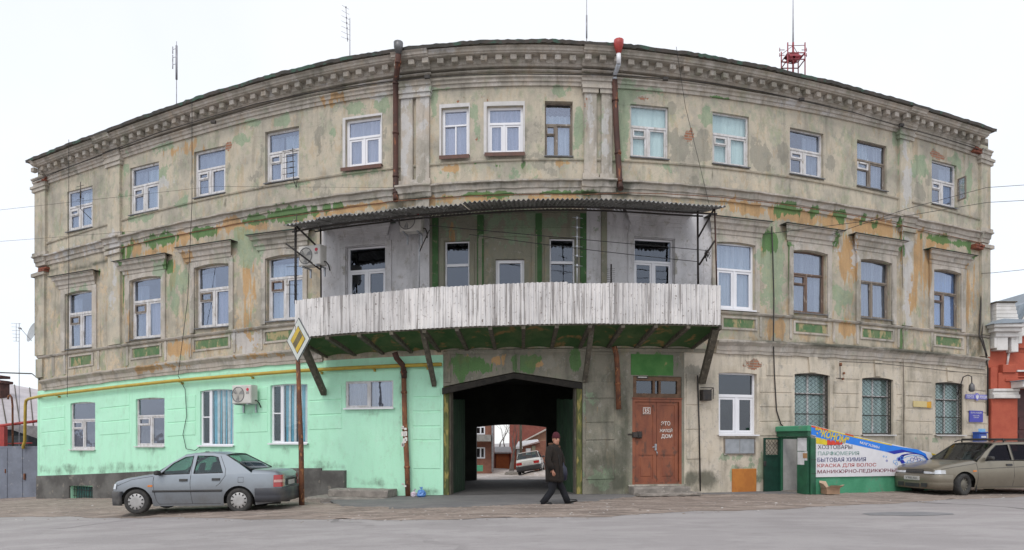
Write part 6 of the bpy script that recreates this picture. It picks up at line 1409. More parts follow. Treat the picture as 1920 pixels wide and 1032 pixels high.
# ================================================================= right neighbour: red brick building with a white crown
M_REDB = mat('red_painted_brick', (.45,.105,.06), (.40,.085,.05), rough=.85, scale=2.5, c3=(.34,.08,.05), s3=7, t3=(.6,.75), bmp=.5); M_WHB = mat('white_painted_brick', (.72,.70,.68), (.62,.60,.57), rough=.85, scale=3, c3=(.42,.41,.38), s3=5, t3=(.64,.76), bmp=.4)
M_GRS = mat('blue_grey_roof_sheet', (.30,.35,.40), (.26,.30,.34), rough=.5, scale=2, bmp=.05)
YR = 22.9; rb = thing('red_building', (qx(1900, YR), YR, 0), 'red painted brick building with a white stepped cornice right of the long building', 'brick building')
X = lambda p: qx(p, YR); Z = lambda y: qz(y, YR)
m = MB(); m.box((X(1852.5), YR, -.6), (X(1852.5)+9, YR+6, Z(655))); obj('wall', m, M_REDB, rb)
m = MB(); m.cbox((X(1853), YR-.16, -.6), (X(1902), YR-.005, Z(748)), .02); obj('pilaster', m, M_REDB, rb)
m = MB(); m.cbox((X(1866), YR-.16, Z(730)), (X(1903), YR-.005, Z(700)), .015); m.cbox((X(1872), YR-.22, Z(700)-.0), (X(1897), YR-.005, Z(685)), .01); m.cbox((X(1853), YR-.12, Z(730)), (X(1866), YR-.005, Z(690)), .01); obj('brick_relief', m, M_REDB, rb)
for i, (y0, y1, o) in enumerate(((730,735,.26),(735.2,741,.22),(741.2,748,.28))): m = MB(); m.cbox((X(1853)-.0, YR-o, Z(y1)), (X(1902), YR-.004, Z(y0)), .015); obj('white_band', m, M_WHB, rb)
m = MB(); m.cbox((X(1878), YR-.2, Z(716)), (X(1990), YR-.004, Z(711)), .01); m.cbox((X(1882), YR-.14, Z(709)), (X(1990), YR-.004, Z(706.5)), .01); obj('brick_relief', m, M_REDB, rb)
# stepped underside of the crown: white teeth of falling length, red between
steps = [(1838,1852.8,640,.42),(1852.8,1858,655,.30),(1858,1878,659,.30),(1886,1899,662,.26),(1899,1906,646,.26),(1906,1913,632,.24),(1913,1921,618,.24),(1921,1990,604,.24)]
m = MB(); m.cbox((X(1852.6), YR-.36, Z(635)), (X(1896), YR-.004, Z(626)), .02); m.cbox((X(1845), YR-.5, Z(626)), (X(1896), YR-.004, Z(619)), .02); m.cbox((X(1841), YR-.6, Z(619)), (X(1897), YR-.004, Z(612)), .02); obj('cornice', m, M_WHB, rb)
for a, b_, y, o in steps[1:]: m = MB(); m.cbox((X(a), YR-o, Z(y)), (X(b_), YR-.002, Z(634 if a < 1899 else y-26)), .01); obj('crown_tooth', m, M_WHB, rb)
m = MB(); m.prism([(X(1836), Z(613.5)), (X(1897), Z(611)), (X(1897), Z(606)), (X(1856), Z(604))][::-1], YR-.66, YR+.2); m.prism([(X(1886), Z(612)), (X(1900), Z(600)), (X(1913), Z(572)), (X(1925), Z(566)), (X(1925), Z(616))], YR-.026, YR+.5); obj('roof_sheet', m, M_GRS, rb)
out_ = [(1898,612),(1906,606),(1914,590),(1922,575),(1955,545),(1990,575),(1998,590),(2006,606),(2014,612)]; inn = [(2016,634),(1998,634),(1990,612),(1955,582),(1922,612),(1914,630),(1899,638)]
m = MB(); m.prism([(X(a), Z(b_)) for a, b_ in out_ + inn][::-1], YR-.2, YR-.03); obj('gable_band', m, M_WHB, rb)
m = MB(); m.prism([(X(a), Z(b_)) for a, b_ in [(1897,660)] + [(p_, q_+5) for p_, q_ in out_] + [(2015,660)]][::-1], YR-.025, YR+5.8); obj('gable_wall', m, M_REDB, rb)
m = MB(); m.loft([[Vector((X(a), y_, Z(b_)+.08)) for a, b_ in out_] for y_ in (YR-.22, YR+6)], closed=False, cap=False, smooth=False); obj('gable_roof', m, M_GRS, rb)
m = MB(); m.box((X(2014), YR-.1, Z(662)), (X(1852.5)+9.1, YR+6, Z(652))); m.cbox((X(2014), YR-.3, Z(640)), (X(1852.5)+9.1, YR-.1, Z(652)), .02); obj('cornice', m, M_WHB, rb)
m = MB(); m.poly([(X(1853), YR-.1, Z(654)), (X(1852.5)+9.1, YR-.1, Z(652)), (X(1852.5)+9.1, YR+6, Z(600)), (X(1853), YR+6, Z(600))]); obj('main_roof', m, M_GRS, rb)
for i in range(5): m = MB(); m.cbox((X(1856.5), YR-.3, Z(606-7*i)), (X(1898-i*1.5), YR+.6, Z(599.3-7*i)), .012); obj('brick_course', m, M_WHB, rb)
m = MB(); m.box((X(1854), YR-.36, Z(571)), (X(1893), YR+.65, Z(569))); obj('coping', m, M_STRUT, rb)
m = MB(); m.box((X(1897), YR+3, Z(580)), (X(1990), YR+5, Z(547))); m.box((X(1896), YR+2.9, Z(547)), (X(1990), YR+5.1, Z(544.5))); obj('rear_stack', m, mat('pale_render', (.52,.50,.49), (.46,.44,.43)), rb)
m = MB(); R = []
for rr in (0,):
    pts = [(X(1940)+1.0*math.cos(t_), Z(705)+2.0*math.sin(t_)) for t_ in [math.pi - k_*math.pi/2/8 for k_ in range(9)]]
    for a, b_ in zip(pts, pts[1:]): m.tube([Vector((a[0], YR-.05, a[1])), Vector((b_[0], YR-.05, b_[1]))], .035, 5)
m.box((X(1901), YR-.16, Z(698)), (X(1960), YR-.01, Z(695))); obj('arch_moulding', m, M_WHB, rb)
m = MB(); m.cbox((X(1889), YR-.7, Z(729)), (X(1990), YR-.01, Z(718)), .02); obj('door_canopy', m, M_WHB, rb); m = MB(); m.box((X(1887), YR-.78, Z(717.6)), (X(1990), YR, Z(716))); obj('canopy_sheet', m, M_GRS, rb)
m = MB(); m.box((X(1905), YR-.03, -.3), (X(1990), YR-.004, Z(731))); dr = obj('door', m, mat('dark_red_door', (.07,.02,.02), (.05,.015,.015), rough=.5), rb)
for k_ in range(4): m = MB(); m.cbox((X(1908), YR-.05, .25+.55*k_), (X(1935), YR-.031, .68+.55*k_), .015); obj('door_panel', m, MATS['dark_red_door'], dr)

# ================================================================= courtyard seen through the passage
def cz(y): return -(min(max(y-25, 0), 22))*.04
M_CBR = mat('courtyard_brick', (.26,.115,.075), (.20,.085,.06), rough=.9, scale=3, c3=(.34,.2,.15), s3=9); M_CBR2 = mat('dark_red_brick', (.24,.075,.055), (.19,.06,.045), rough=.9, scale=2, c3=(.28,.13,.1), s3=6)
def bxx(name, par, px0, px1, py0, py1, y, dep, mm):
    m = MB(); z0 = qz(py1, y) if py1 else cz(y)-.4; m.box((qx(px0, y), y, z0), (qx(px1, y), y+dep, qz(py0, y))); return obj(name, m, mm, par)
def simplewin(par, px0, px1, py0, py1, y):
    x0, x1, z0, z1 = qx(px0, y), qx(px1, y), qz(py1, y), qz(py0, y); m = MB(); I4 = Matrix.Identity(4); rect_ring(m, x0, x1, z0, z1, .09, y-.05, y+.0, I4); xm = (x0*.45+x1*.55); m.box((xm-.05, y-.05, z0+.09), (xm+.05, y-.01, z1-.09)); w = obj('window', m, M_PVC, par); g = MB(); g.box((x0+.08, y-.015, z0+.08), (x1-.08, y-.006, z1-.08)); obj('pane', g, M_GLASSD, w)
cb1 = thing('brick_house', (qx(880, 50), 50, cz(50)), 'brown brick house with white windows at the left side of the courtyard', 'house')
bxx('wall', cb1, 800, 922, 640, None, 50, 8, M_CBR)
for y0, y1 in ((800,815),(839,860)): simplewin(cb1, 891, 909.5, y0, y1, 50)
bxx('balcony_slab', cb1, 840, 920, 815.5, 828, 48.9, 1.2, mat('grey_render', (.28,.27,.25), (.22,.215,.2))); bxx('bin', cb1, 884, 905, 873, 884, 48, .5, M_SG2)
m = MB(); m.tube([yq(923.5, 885, 49.9), yq(923.5, 700, 49.9)], .09, 6); obj('downpipe', m, M_GALV, cb1)
gr = thing('garage', (qx(940, 58), 58, cz(58)), 'small garage with an orange door and a grey sloping roof in the courtyard', 'garage')
bxx('wall', gr, 922, 958, 848, None, 58, 5, M_CBR2); bxx('door', gr, 930, 955, 851, 881, 57.9, .08, mat('garage_orange', (.42,.12,.03), (.36,.10,.03), rough=.6))
m = MB(); m.poly([yq(921,849.5,57.6), yq(960,849.5,57.6), yq(957,838,62), yq(924,838,62)]); m.box((qx(921,57.6),57.6,qz(851,57.6)),(qx(960,57.6),57.7,qz(849,57.6))); obj('roof', m, mat('grey_slate', (.24,.23,.225), (.2,.19,.185)), gr)
br2 = thing('brick_block', (qx(1000, 74), 74, cz(60)), 'tall dark red brick block closing the courtyard at the back', 'building'); bxx('wall', br2, 955, 1110, 640, None, 74, 6, M_CBR2)
t = thing('orange_wall', (qx(965, 57), 57, cz(57)), 'narrow bright orange red wall end beside the courtyard tree', 'wall'); bxx('wall_panel', t, 961.5, 968, 841, None, 57, 1, mat('bright_orange_wall', (.52,.10,.05), (.46,.09,.045)))
shd2 = thing('courtyard_shed', (qx(990, 55), 55, cz(55)), 'low brick shed with a pale roof and a pale window behind the white car', 'shed')
m = MB(); m.prism([(qx(967,55), cz(55)-.3), (qx(967,55), qz(840,55)), (qx(1010,55), qz(828,55)), (qx(1045,55), qz(824,55)), (qx(1045,55), cz(55)-.3)][::-1], 55, 59); obj('wall', m, M_CBR, shd2)
m = MB(); m.poly([yq(965,841,54.7), yq(1012,829.5,54.7), yq(1008,824,59), yq(972,828,59)]); m.box((qx(965,54.7),54.7,qz(842,54.7)),(qx(980,54.7),54.8,qz(838,54.7))); obj('roof', m, mat('pale_sheet_roof', (.62,.62,.63), (.5,.5,.5)), shd2)
bxx('window', shd2, 986, 995, 841, 853, 54.9, .06, mat('pale_boards', (.55,.57,.58), (.45,.47,.48))); bxx('door', shd2, 969, 977, 843, 881, 54.88, .06, mat('pale_blue_boards', (.34,.38,.38), (.28,.31,.31)))
bxx('render_patch', shd2, 997, 1004, 836, 856, 54.92, .04, mat('olive_render', (.24,.23,.15), (.2,.19,.13)))
br3 = thing('brick_outbuilding', (qx(1010, 64), 64, cz(60)), 'long brick outbuilding with a sloping roofline at the right of the courtyard', 'outbuilding')
m = MB(); m.prism([(qx(982,64), cz(60)-.3), (qx(982,64), qz(828,64)), (qx(1060,64), qz(787,64)), (qx(1060,64), cz(60)-.3)][::-1], 64, 68); obj('wall', m, mat('tan_brick', (.34,.19,.12), (.28,.15,.1), scale=3), br3)
m = MB(); m.prism([(qx(980,63.6), qz(829.5,64)), (qx(980,63.6), qz(828,64)), (qx(1060,63.6), qz(786,64)), (qx(1060,63.6), qz(789,64))][::-1], 63.5, 68.3); obj('roof', m, mat('roof_edge', (.5,.47,.42), (.4,.37,.33)), br3)
t = thing('utility_pole', (qx(976.5, 50), 50, cz(50)), 'dark wooden pole standing behind the white car in the courtyard', 'pole'); m = MB(); m.tube([Vector((qx(977,50),50,cz(50)-.2)), Vector((qx(975.5,50),50,6))], .10, 7); obj('pole_shaft', m, M_STRUT, t)
M_BARK = mat('bare_tree_bark', (.085,.07,.06), (.13,.115,.10), rough=.95, scale=6, sz=.4)
def tree(px, y, lab, h, seed, spread=1, r0=.24):
    rnd = random.Random(seed); base = Vector((qx(px, y), y, cz(y)-.1)); t = thing('bare_tree', base, lab, 'tree'); mt = MB(); mc = MB()
    def grow(m, p, d, l, r, lev):
        q = p; pts = [p]; rr = [r]
        for i in range(4): d = (d + Vector((rnd.gauss(0,.09), rnd.gauss(0,.09), rnd.gauss(.04,.05)))).normalized(); q = q + d*l/4; pts.append(q); rr.append(r*(1-.14*(i+1)))
        m.tube(pts, rr, 6 if lev < 2 else 4, cap=False)
        if lev >= 5: return
        for k_ in range(2 if lev < 1 else rnd.choice((2,3,3))):
            a = Vector((rnd.gauss(0,.5)*spread, rnd.gauss(0,.4), rnd.uniform(.1,.6))); grow(mc, pts[-1] if k_ < 2 else pts[2], (d+a).normalized(), l*rnd.uniform(.62,.85), rr[-1]*.72, lev+1)
    grow(mt, base, Vector((.03,0,1)), h, r0, 0); obj('trunk', mt, M_BARK, t); obj('crown', mc, M_BARK, t)
tree(959, 49, 'bare forked tree in the courtyard between the orange garage and the white car', 1.55, 4, 1.0)
tree(932, 68, 'distant bare tree whose branches show against the sky above the garage', 2.4, 8, 1.3, .16); tree(945, 80, 'second distant bare tree behind the garage, nearer the dark red block', 2.4, 15, 1.3, .15)
mnd = MB(); R = []
for i in range(7):
    rr = [1.0,.9,.7,.5,.3,.12,.01][i]; R.append([Vector((qx(1016,43.2)+1.5*rr*math.cos(a), 43.4+2.6*rr*math.sin(a), cz(43)+.0+.36*(1-rr*rr))) for a in [k_*math.pi/10 for k_ in range(20)]])
mnd.loft(R); tag(obj('snow_mound', mnd, M_YARD), 'hump of dirty snow under the right wheels of the white car', kind='structure')
m = MB(); rs = random.Random(2)
for _ in range(26): c_ = Vector((qx(rs.uniform(950,972), 47), 47+rs.uniform(-1,1), cz(47)+.05)); m.box(tuple(c_-Vector((.16,.1,.1))), tuple(c_+Vector((.2,.12,rs.uniform(.05,.22)))))
tag(obj('rubble_heap', m, M_STONE), 'small heap of rubble at the foot of the courtyard tree', kind='stuff')

# ================================================================= cars
def carpaint(name, c, dirt, amt=.5, metal=.55):
    m, t, bs = nodes(name); v = pos(t, objco=True); sp = N(t, 'ShaderNodeSeparateXYZ'); t.links.new(v, sp.inputs[0])
    n1 = noise(t, 3, v, 6, .65); z = mathn(t, 'MULTIPLY', mathn(t, 'SUBTRACT', 1.05, sp.outputs[2]), 1.1, clamp=True)
    f = mathn(t, 'MULTIPLY', mathn(t, 'MULTIPLY', z, mathn(t, 'ADD', mathn(t, 'MULTIPLY', n1, 1.2), -.1)), amt, clamp=True)
    col = mix(t, f, mix(t, n1, c, tuple(x*.93 for x in c)), dirt); t.links.new(col, bs.inputs['Base Color'])
    bs.inputs['Metallic'].default_value = metal; bs.inputs['Coat Weight'].default_value = .5
    t.links.new(mathn(t, 'ADD', mathn(t, 'MULTIPLY', f, .6), .32), bs.inputs['Roughness']); bs.inputs['Coat Roughness'].default_value = .12; MATS[name] = m; return m
M_BLKP = mat('black_plastic', (.025,.025,.028), (.04,.038,.036), rough=.55, scale=6); M_LENS = mat('headlight_lens', (.70,.72,.74), (.5,.52,.55), rough=.12, metal=.3, bmp=0, coat=1); M_AMB = mat('amber_lens', (.65,.18,.01), rough=.25, bmp=0, coat=.6); M_TAIL = mat('red_lens', (.42,.02,.02), (.34,.015,.015), rough=.2, bmp=0, coat=.8)
M_TAILW = mat('pale_lens', (.60,.34,.30), rough=.25, bmp=0, coat=.6); M_HUB = mat('silver_hubcap', (.44,.43,.42), (.38,.37,.36), rough=.45, metal=.3, bmp=0); M_SEAT = mat('grey_seat_cloth', (.13,.14,.155), (.1,.11,.12), rough=.9)
M_PLATE = mat('number_plate_white', (.50,.49,.47), (.42,.41,.39), rough=.6, bmp=0); M_PLT = mat('plate_letters', (.10,.10,.10), bmp=0); M_CHR = mat('exhaust_steel', (.3,.29,.28), rough=.5, metal=.7)
def car(nm, M, lab, K, group=None):
    """K: L, W, xf, xr, R, top (x, z), belt (x, z), cab (cowl, roof start, roof end, deck) in metres from the nose; nose towards -x, left side of the car towards -y"""
    t = thing(nm, M, lab, 'car', group); L_, W, R, xf, xr = K['L'], K['W'], K['R'], K['xf'], K['xr']; pm = K['paint']
    c0, r0, r1, d0 = K['cab']; topx, topz = zip(*K['top']); bex, bez = zip(*K['belt']); SILL = .17
    ztop = lambda x: float(np.interp(x, topx, topz)); zbelt = lambda x: float(np.interp(x, bex, bez))
    def hw(x):
        w = W/2; a = max(0, (.75-x)/.75); b_ = max(0, (x-(L_-.7))/.7); return w*(1-.11*a**2.6-.09*b_**2.4) - .09*max(0, (.14-x)/.14)**2 - .07*max(0, (x-L_+.14)/.14)**2
    Ra = R+.075
    def zb(x):
        z = SILL + .05*max(0, (.5-x)/.5) + .08*max(0, (x-L_+.6)/.6)
        for xw in (xf, xr):
            if abs(x-xw) < Ra: z = max(z, R-.02 + math.sqrt(Ra*Ra-(x-xw)**2))
        return z
    ztopb = lambda x: min(ztop(x), K['roofz'])
    def ys(x, z):
        b_ = zbelt(x); h = hw(x)
        if z <= b_: return h*(.90 + .10*min(1, max(0, (z-SILL)/.3))) if z < SILL+.3 else h*(1-.045*max(0, (z-SILL-.3)/(b_-SILL-.3))**3)
        return h*(.955 - .175*min(1, (z-b_)/(K['roofz']-b_)))
    xs = sorted(set([0,.04,.12,.25,.4] + list(np.arange(.55, L_-.3, .12)) + [L_-.3,L_-.15,L_-.05,L_, c0, d0, K['nosex'] if 'nosex' in K else .5] + [xw+Ra*math.cos(a) for xw in (xf, xr) for a in [math.pi*k_/14 for k_ in range(15)]] + [xf-Ra-.004, xf+Ra+.004, xr-Ra-.004, xr+Ra+.004]))
    m = MB(); rows = {}
    NZ = 6
    for s in (-1, 1):
        for x in xs:
            z0 = zb(x); z1 = zbelt(x); col = []
            for j in range(NZ+1):
                z = z0 + (z1-z0)*j/NZ; col.append(m.vert((x, s*ys(x, z), z)))
            rows[(s, x)] = col
    m.smooth = True
    for s in (-1, 1):
        for a, b_ in zip(xs, xs[1:]):
            A, B = rows[(s, a)], rows[(s, b_)]
            for j in range(NZ): m.face((A[j], B[j], B[j+1], A[j+1]) if s < 0 else (A[j], A[j+1], B[j+1], B[j]))
    def deck(xa, xb):
        X_ = [x for x in xs if xa-1e-6 <= x <= xb+1e-6]; R_ = []
        for x in X_:
            zt = ztop(x); zb_ = zbelt(x); h = ys(x, zb_); R_.append([(x, f*h, zb_ + (zt-zb_)*g) for f, g in ((-1,0),(-.93,.72),(-.75,.96),(-.4,1),(0,1.0),(.4,1),(.75,.96),(.93,.72),(1,0))])
        m.loft([[Vector(p) for p in r] for r in R_], closed=False, cap=False)
        return R_
    F_ = deck(0, c0); B_ = deck(d0, L_)
    for x, r in ((0, F_[0]), (L_, B_[-1])):
        lo = [Vector((x, s*ys(x, zb(x)), zb(x))) for s in (-1, 1)]; m.poly([lo[0]] + [Vector(p) for p in r] + [lo[1]])
    m.smooth = False; local('body', m, pm, t)
    # roof
    m = MB(); R_ = []
    for i in range(13):
        x = r0 + (r1-r0)*i/12; zt = ztop(x); h = ys(x, K['roofz']); R_.append([Vector((x, f*h*k_, zt - dz_)) for f, k_, dz_ in ((-1,1,.05),(-1,.97,.012),(-1,.85,.0),(-1,.45,-.012),(0,0,-.016),(1,.45,-.012),(1,.85,0),(1,.97,.012),(1,1,.05))])
    m.loft(R_, closed=False, cap=False); rf_ = local('roof', m, pm, t)
    # screens
    def screen(nm_, xa, za, xb, zb_, bow):
        g = MB(); R_ = []
        for i in range(7):
            u = i/6; x = xa+(xb-xa)*u; z = za+(zb_-za)*u; h = ys(x, max(z, zbelt(x)+.001))-.03; R_.append([Vector((x + bow*(1-(v)**2)*(1-u*.4), v*h, z)) for v in np.linspace(-1, 1, 11)])
        g.loft(R_, closed=False, cap=False); s_ = local(nm_, g, M_GLASSC, t); e = MB()
        for r in (R_[0], R_[-1]): e.tube(r, .014, 5, cap=False)
        for k_ in (0, -1): e.tube([r[k_] for r in R_], .016, 5, cap=False)
        local('screen_seal', e, M_BLKP, s_); return s_
    screen('windscreen', c0+.02, zbelt(c0)+.02 if ztop(c0) < zbelt(c0)+.02 else ztop(c0), r0+.02, ztop(r0)-.02, -.07)
    screen('rear_window', d0-.02, ztop(d0), r1-.02, ztop(r1)-.02, .06)
    # sides of the cabin with window holes
    def smap(mb, poly, s, off, thick=.012):
        loops = poly if isinstance(poly[0][0], (tuple, list)) else [poly]; flat = [p for l in loops for p in l]; tri = tessellate_polygon([[Vector((a, b_, 0)) for a, b_ in l] for l in loops])
        A = [mb.vert((a, s*(ys(a, b_)+off), b_)) for a, b_ in flat]; B = [mb.vert((a, s*(ys(a, b_)+off-thick), b_)) for a, b_ in flat]
        for q in tri:
            f = [A[i] for i in q]; mb.face(f if s < 0 else f[::-1]); f = [B[i] for i in q]; mb.face(f[::-1] if s < 0 else f)
        k0 = 0
        for l in loops:
            n = len(l)
            for k_ in range(n): mb.face((A[k0+k_], A[k0+(k_+1)%n], B[k0+(k_+1)%n], B[k0+k_]))
            k0 += n
    for s in (-1, 1):
        m = MB(); smap(m, [K['side']] + K['glass'], s, 0, .03); sd_ = local('cabin_side', m, pm, t)
        for gl in K['glass']:
            g = MB(); smap(g, gl, s, -.012, .004); sw = local('side_window', g, K.get('sglass', M_GLASSC), sd_); e = MB(); e.tube([Vector((a, s*(ys(a, b_)+.002), b_)) for a, b_ in gl + gl[:1]], .011, 4, cap=False); local('window_seal', e, M_BLKP, sd_)
        for ln_ in K['seams']:
            e = MB(); P_ = []
            for (a, b_), (a2, b2) in zip(ln_, ln_[1:]): P_ += [(a+(a2-a)*i/5, b_+(b2-b_)*i/5) for i in range(5)]
            P_.append(ln_[-1]); e.tube([Vector((a, s*(ys(a, b_)-.002), b_)) for a, b_ in P_], .0065, 4, cap=False); local('door_seam', e, M_BLKP, t)
        for hx, hz in K['handles']: e = MB(); smap(e, [(hx-.09,hz-.025),(hx+.09,hz-.025),(hx+.09,hz+.03),(hx-.09,hz+.03)], s, .022, .03); local('door_handle', e, M_BLKP, t)
        if K.get('strip'): e = MB(); z_ = K['strip']; P_ = [x for x in np.linspace(xf+Ra+.02, xr-Ra-.02, 14)]; e.loft([[Vector((x, s*(ys(x, z_+h_)+o_), z_+h_)) for h_, o_ in ((-.025,.0),(-.02,.012),(.02,.012),(.025,.0))] for x in P_], closed=False, cap=False); local('side_moulding', e, M_BLKP, t)
        e = MB(); mx, mz = K['mirror']; y_ = ys(mx, mz); e.loft([[Vector((mx+.01+.055*k_*math.cos(a), s*(y_+o_), mz+.06+.062*k_*math.sin(a)*(1 if abs(math.sin(a)) < .9 else .9))) for a in [q*math.pi/6+.26 for q in range(12)]] for o_, k_ in ((.03,.6),(.045,.95),(.12,1.05),(.19,.9),(.205,.55))]); e.box((mx-.02, min(s*y_, s*(y_+.05)), mz), (mx+.03, max(s*y_, s*(y_+.05)), mz+.04)); local('wing_mirror', e, M_BLKP, t)
        if K.get('flap') and s < 0: fx, fz, fr_ = K['flap']; e = MB(); e.tube([Vector((fx+a, s*(ys(fx+a, fz+b_)+.0), fz+b_)) for a, b_ in ((-fr_,-fr_),(fr_,-fr_),(fr_,fr_),(-fr_,fr_),(-fr_,-fr_))], .005, 4, cap=False); local('fuel_flap', e, M_BLKP, t)
        if K.get('amber'): ax_, az = K['amber']; e = MB(); smap(e, [(ax_-.06,az-.02),(ax_+.05,az-.02),(ax_+.05,az+.025),(ax_-.05,az+.025)], s, .008, .015); local('side_indicator', e, M_AMB, t)
    # bumpers wrap round the ends
    def bumper(front, zl, zh, mm, reach):
        e = MB(); o = .035; pts = []
        if front: base = [(reach, W/2+.012), (.30, hw(.3)+.025), (.14, hw(.14)+.03), (.03, hw(.06)+.015), (-.045, hw(.0)-.06), (-.075, W*.25), (-.085, 0)]
        else: base = [(L_-reach, W/2+.012), (L_-.3, hw(L_-.3)+.025), (L_-.14, hw(L_-.14)+.03), (L_-.03, hw(L_-.06)+.015), (L_+.045, hw(L_)-.06), (L_+.08, W*.25), (L_+.09, 0)]
        pts = list(base)
        pts = pts + [(x, -y) for x, y in pts[::-1][1:]]; R_ = []
        for x, y in pts:
            n_ = Vector((x-(.6 if front else L_-.6), y*1.0, 0)); n_.normalize(); R_.append([Vector((x, y, 0)) + n_*q + Vector((0, 0, z)) for q, z in ((-.12,zh+.012),(.0,zh),(.012,zh-.02),(.012,(zl+zh)/2+.02),(.004,(zl+zh)/2),(.008,(zl+zh)/2-.03),(-.005,zl),(-.12,zl-.01))])
        e.loft(R_, closed=False, cap=False); return local('bumper', e, mm, t)
    bumper(True, K['bz'][0], K['bz'][1], K['bmat'], xf-Ra-.02); bumper(False, K['bz'][2], K['bz'][3], K['bmat'], L_-xr-Ra-.02)
    # underbody and wheels
    m = MB(); m.box((.25, -W/2+.24, .20), (L_-.3, W/2-.24, .60)); m.box((xf-Ra-.02, -W/2+.10, R+.1), (xf+Ra+.02, W/2-.10, .60)); m.box((xr-Ra-.02, -W/2+.10, R+.1), (xr+Ra+.02, W/2-.10, .60)); local('underbody', m, M_DARK, t)
    m = MB(); m.box((c0-.2, -W/2+.12, .55), (d0+.1, W/2-.12, .585)); local('cabin_floor', m, M_SEAT, t)
    for iw, (xw, s) in enumerate(((xf,-1),(xf,1),(xr,-1),(xr,1))):
        st_ = K.get('steer', 0) if xw == xf else 0; Mw = M @ Matrix.Translation((xw, s*(W/2-.11), R)) @ Matrix.Rotation(rad(st_), 4, 'Z'); w_ = .095
        m = MB(); pr = [(.60,-w_*.9),(.80,-w_),(.93,-w_),(.985,-w_*.8),(1,-w_*.5),(1,w_*.5),(.985,w_*.8),(.93,w_),(.8,w_),(.6,w_*.9)]
        n_ = 32; R_ = [[Mw @ Vector((R*r*math.cos(a), y, R*r*math.sin(a))) for r, y in pr] for a in [2*math.pi*k_/n_ for k_ in range(n_)]]
        R_.append(R_[0]); m.loft(R_, closed=True, cap=False); whl = obj('wheel', m, M_RUBBER, t, M=Mw)
        m = MB(); pr = K['rim']; R_ = [[Mw @ Vector((R*r*math.cos(a), s*y, R*r*math.sin(a))) for a in [2*math.pi*k_/n_ for k_ in range(n_)]] for r, y in pr]; m.loft(R_, closed=True, cap=False); m.face(range(len(m.v)-n_, len(m.v))) ; rim = obj('rim', m, K['rimm'], whl, M=Mw)
        m = MB(); nh = K['holes']
        for k_ in range(nh):
            a = 2*math.pi*(k_+.5)/nh; rr = R*K['hr']; c_ = Vector((rr*math.cos(a), s*(K['hy']), rr*math.sin(a))); u = Vector((math.cos(a),0,math.sin(a))); v = Vector((-math.sin(a),0,math.cos(a)))
            m = MB(); m.poly([Mw @ (c_+u*.026+v*.016), Mw @ (c_+u*.026-v*.016), Mw @ (c_-u*.02-v*.012), Mw @ (c_-u*.02+v*.012)]); obj('rim_hole', m, M_DARK, whl, M=Mw)
    # interior: seats with headrests, wheel, mirror
    for sx_ in K['seats']:
        for s in ((-1, 1) if sx_ < K['seats'][-1] else (-1, 1)):
            m = MB(); y = s*W*.22; R_ = []
            for z, hw_, th in ((.55,.22,.10),(.75,.23,.09),(zbelt(sx_)+.02,.21,.07),(zbelt(sx_)+.10,.13,.05),(zbelt(sx_)+.13,.12,.05),(zbelt(sx_)+.24,.12,.045),(zbelt(sx_)+.27,.08,.03)):
                xo = (z-.55)*.28; R_.append([Vector((sx_+xo+th*math.cos(a), y+hw_*math.sin(a)*(abs(math.sin(a))**-.35 if abs(math.sin(a)) > .01 else 1), z)) for a in [k_*math.pi/6 for k_ in range(12)]])
            m.loft(R_); local('seat', m, M_SEAT, t)
    m = MB(); m.box((c0+.15, -W/2+.14, .6), (c0+.50, W/2-.14, zbelt(c0)-.02)); m.tube([(c0+.62+.06*math.sin(a), -W*.22+.18*math.cos(a), zbelt(c0)+.01+.15*math.sin(a)) for a in [k_*math.pi/9 for k_ in range(19)]], .014, 6, cap=False); local('dashboard', m, M_BLKP, t)
    m = MB(); m.cbox((r0+.04, -.12, ztop(r0)-.15), (r0+.07, .12, ztop(r0)-.08), .01); local('rear_view_mirror', m, M_BLKP, t)
    return t, (ys, zbelt, ztop, hw)
def lens(t, nm, pts, mm, d=.012, par=None):
    m = MB(); P_ = [Vector(p) for p in pts]; n_ = (P_[1]-P_[0]).cross(P_[2]-P_[0]).normalized()*d; I = [m.vert(p+n_) for p in P_]; J = [m.vert(p-n_*.5) for p in P_]; m.face(I); m.face(J[::-1])
    for k_ in range(len(P_)): m.face((I[k_], J[k_], J[(k_+1)%len(P_)], I[(k_+1)%len(P_)]))
    return local(nm, m, mm, par or t)
def wrap_lens(t, nm, fs, K, z0, z1, yin, xend, s, mm, front=True, off=.010, slope=.0):
    ysf = fs[0]; L_ = K['L']; e = MB(); xs_ = [0, .02, .05, .09, .14, .2, .27]; xs_ = [x for x in xs_ if x < xend] + [xend]
    R_ = []
    for z in (z0, (z0+z1)/2, z1):
        zz = (z-z0); r = []
        for y in (yin, (yin+ysf(0 if front else L_, z))/2): r.append(Vector(((-off + slope*zz) if front else (L_+off-slope*zz), s*y, z)))
        for x in xs_: xx = x if front else L_-x; r.append(Vector((xx + (-off*.8 if x < .03 else 0)*(1 if front else -1) + (slope*zz if front else -slope*zz)*max(0, 1-x/.2), s*(ysf(xx, z)+off*(.2 if x < .01 else 1)), z)))
        R_.append(r)
    e.loft(R_, closed=False, cap=False); return local(nm, e, mm, t)
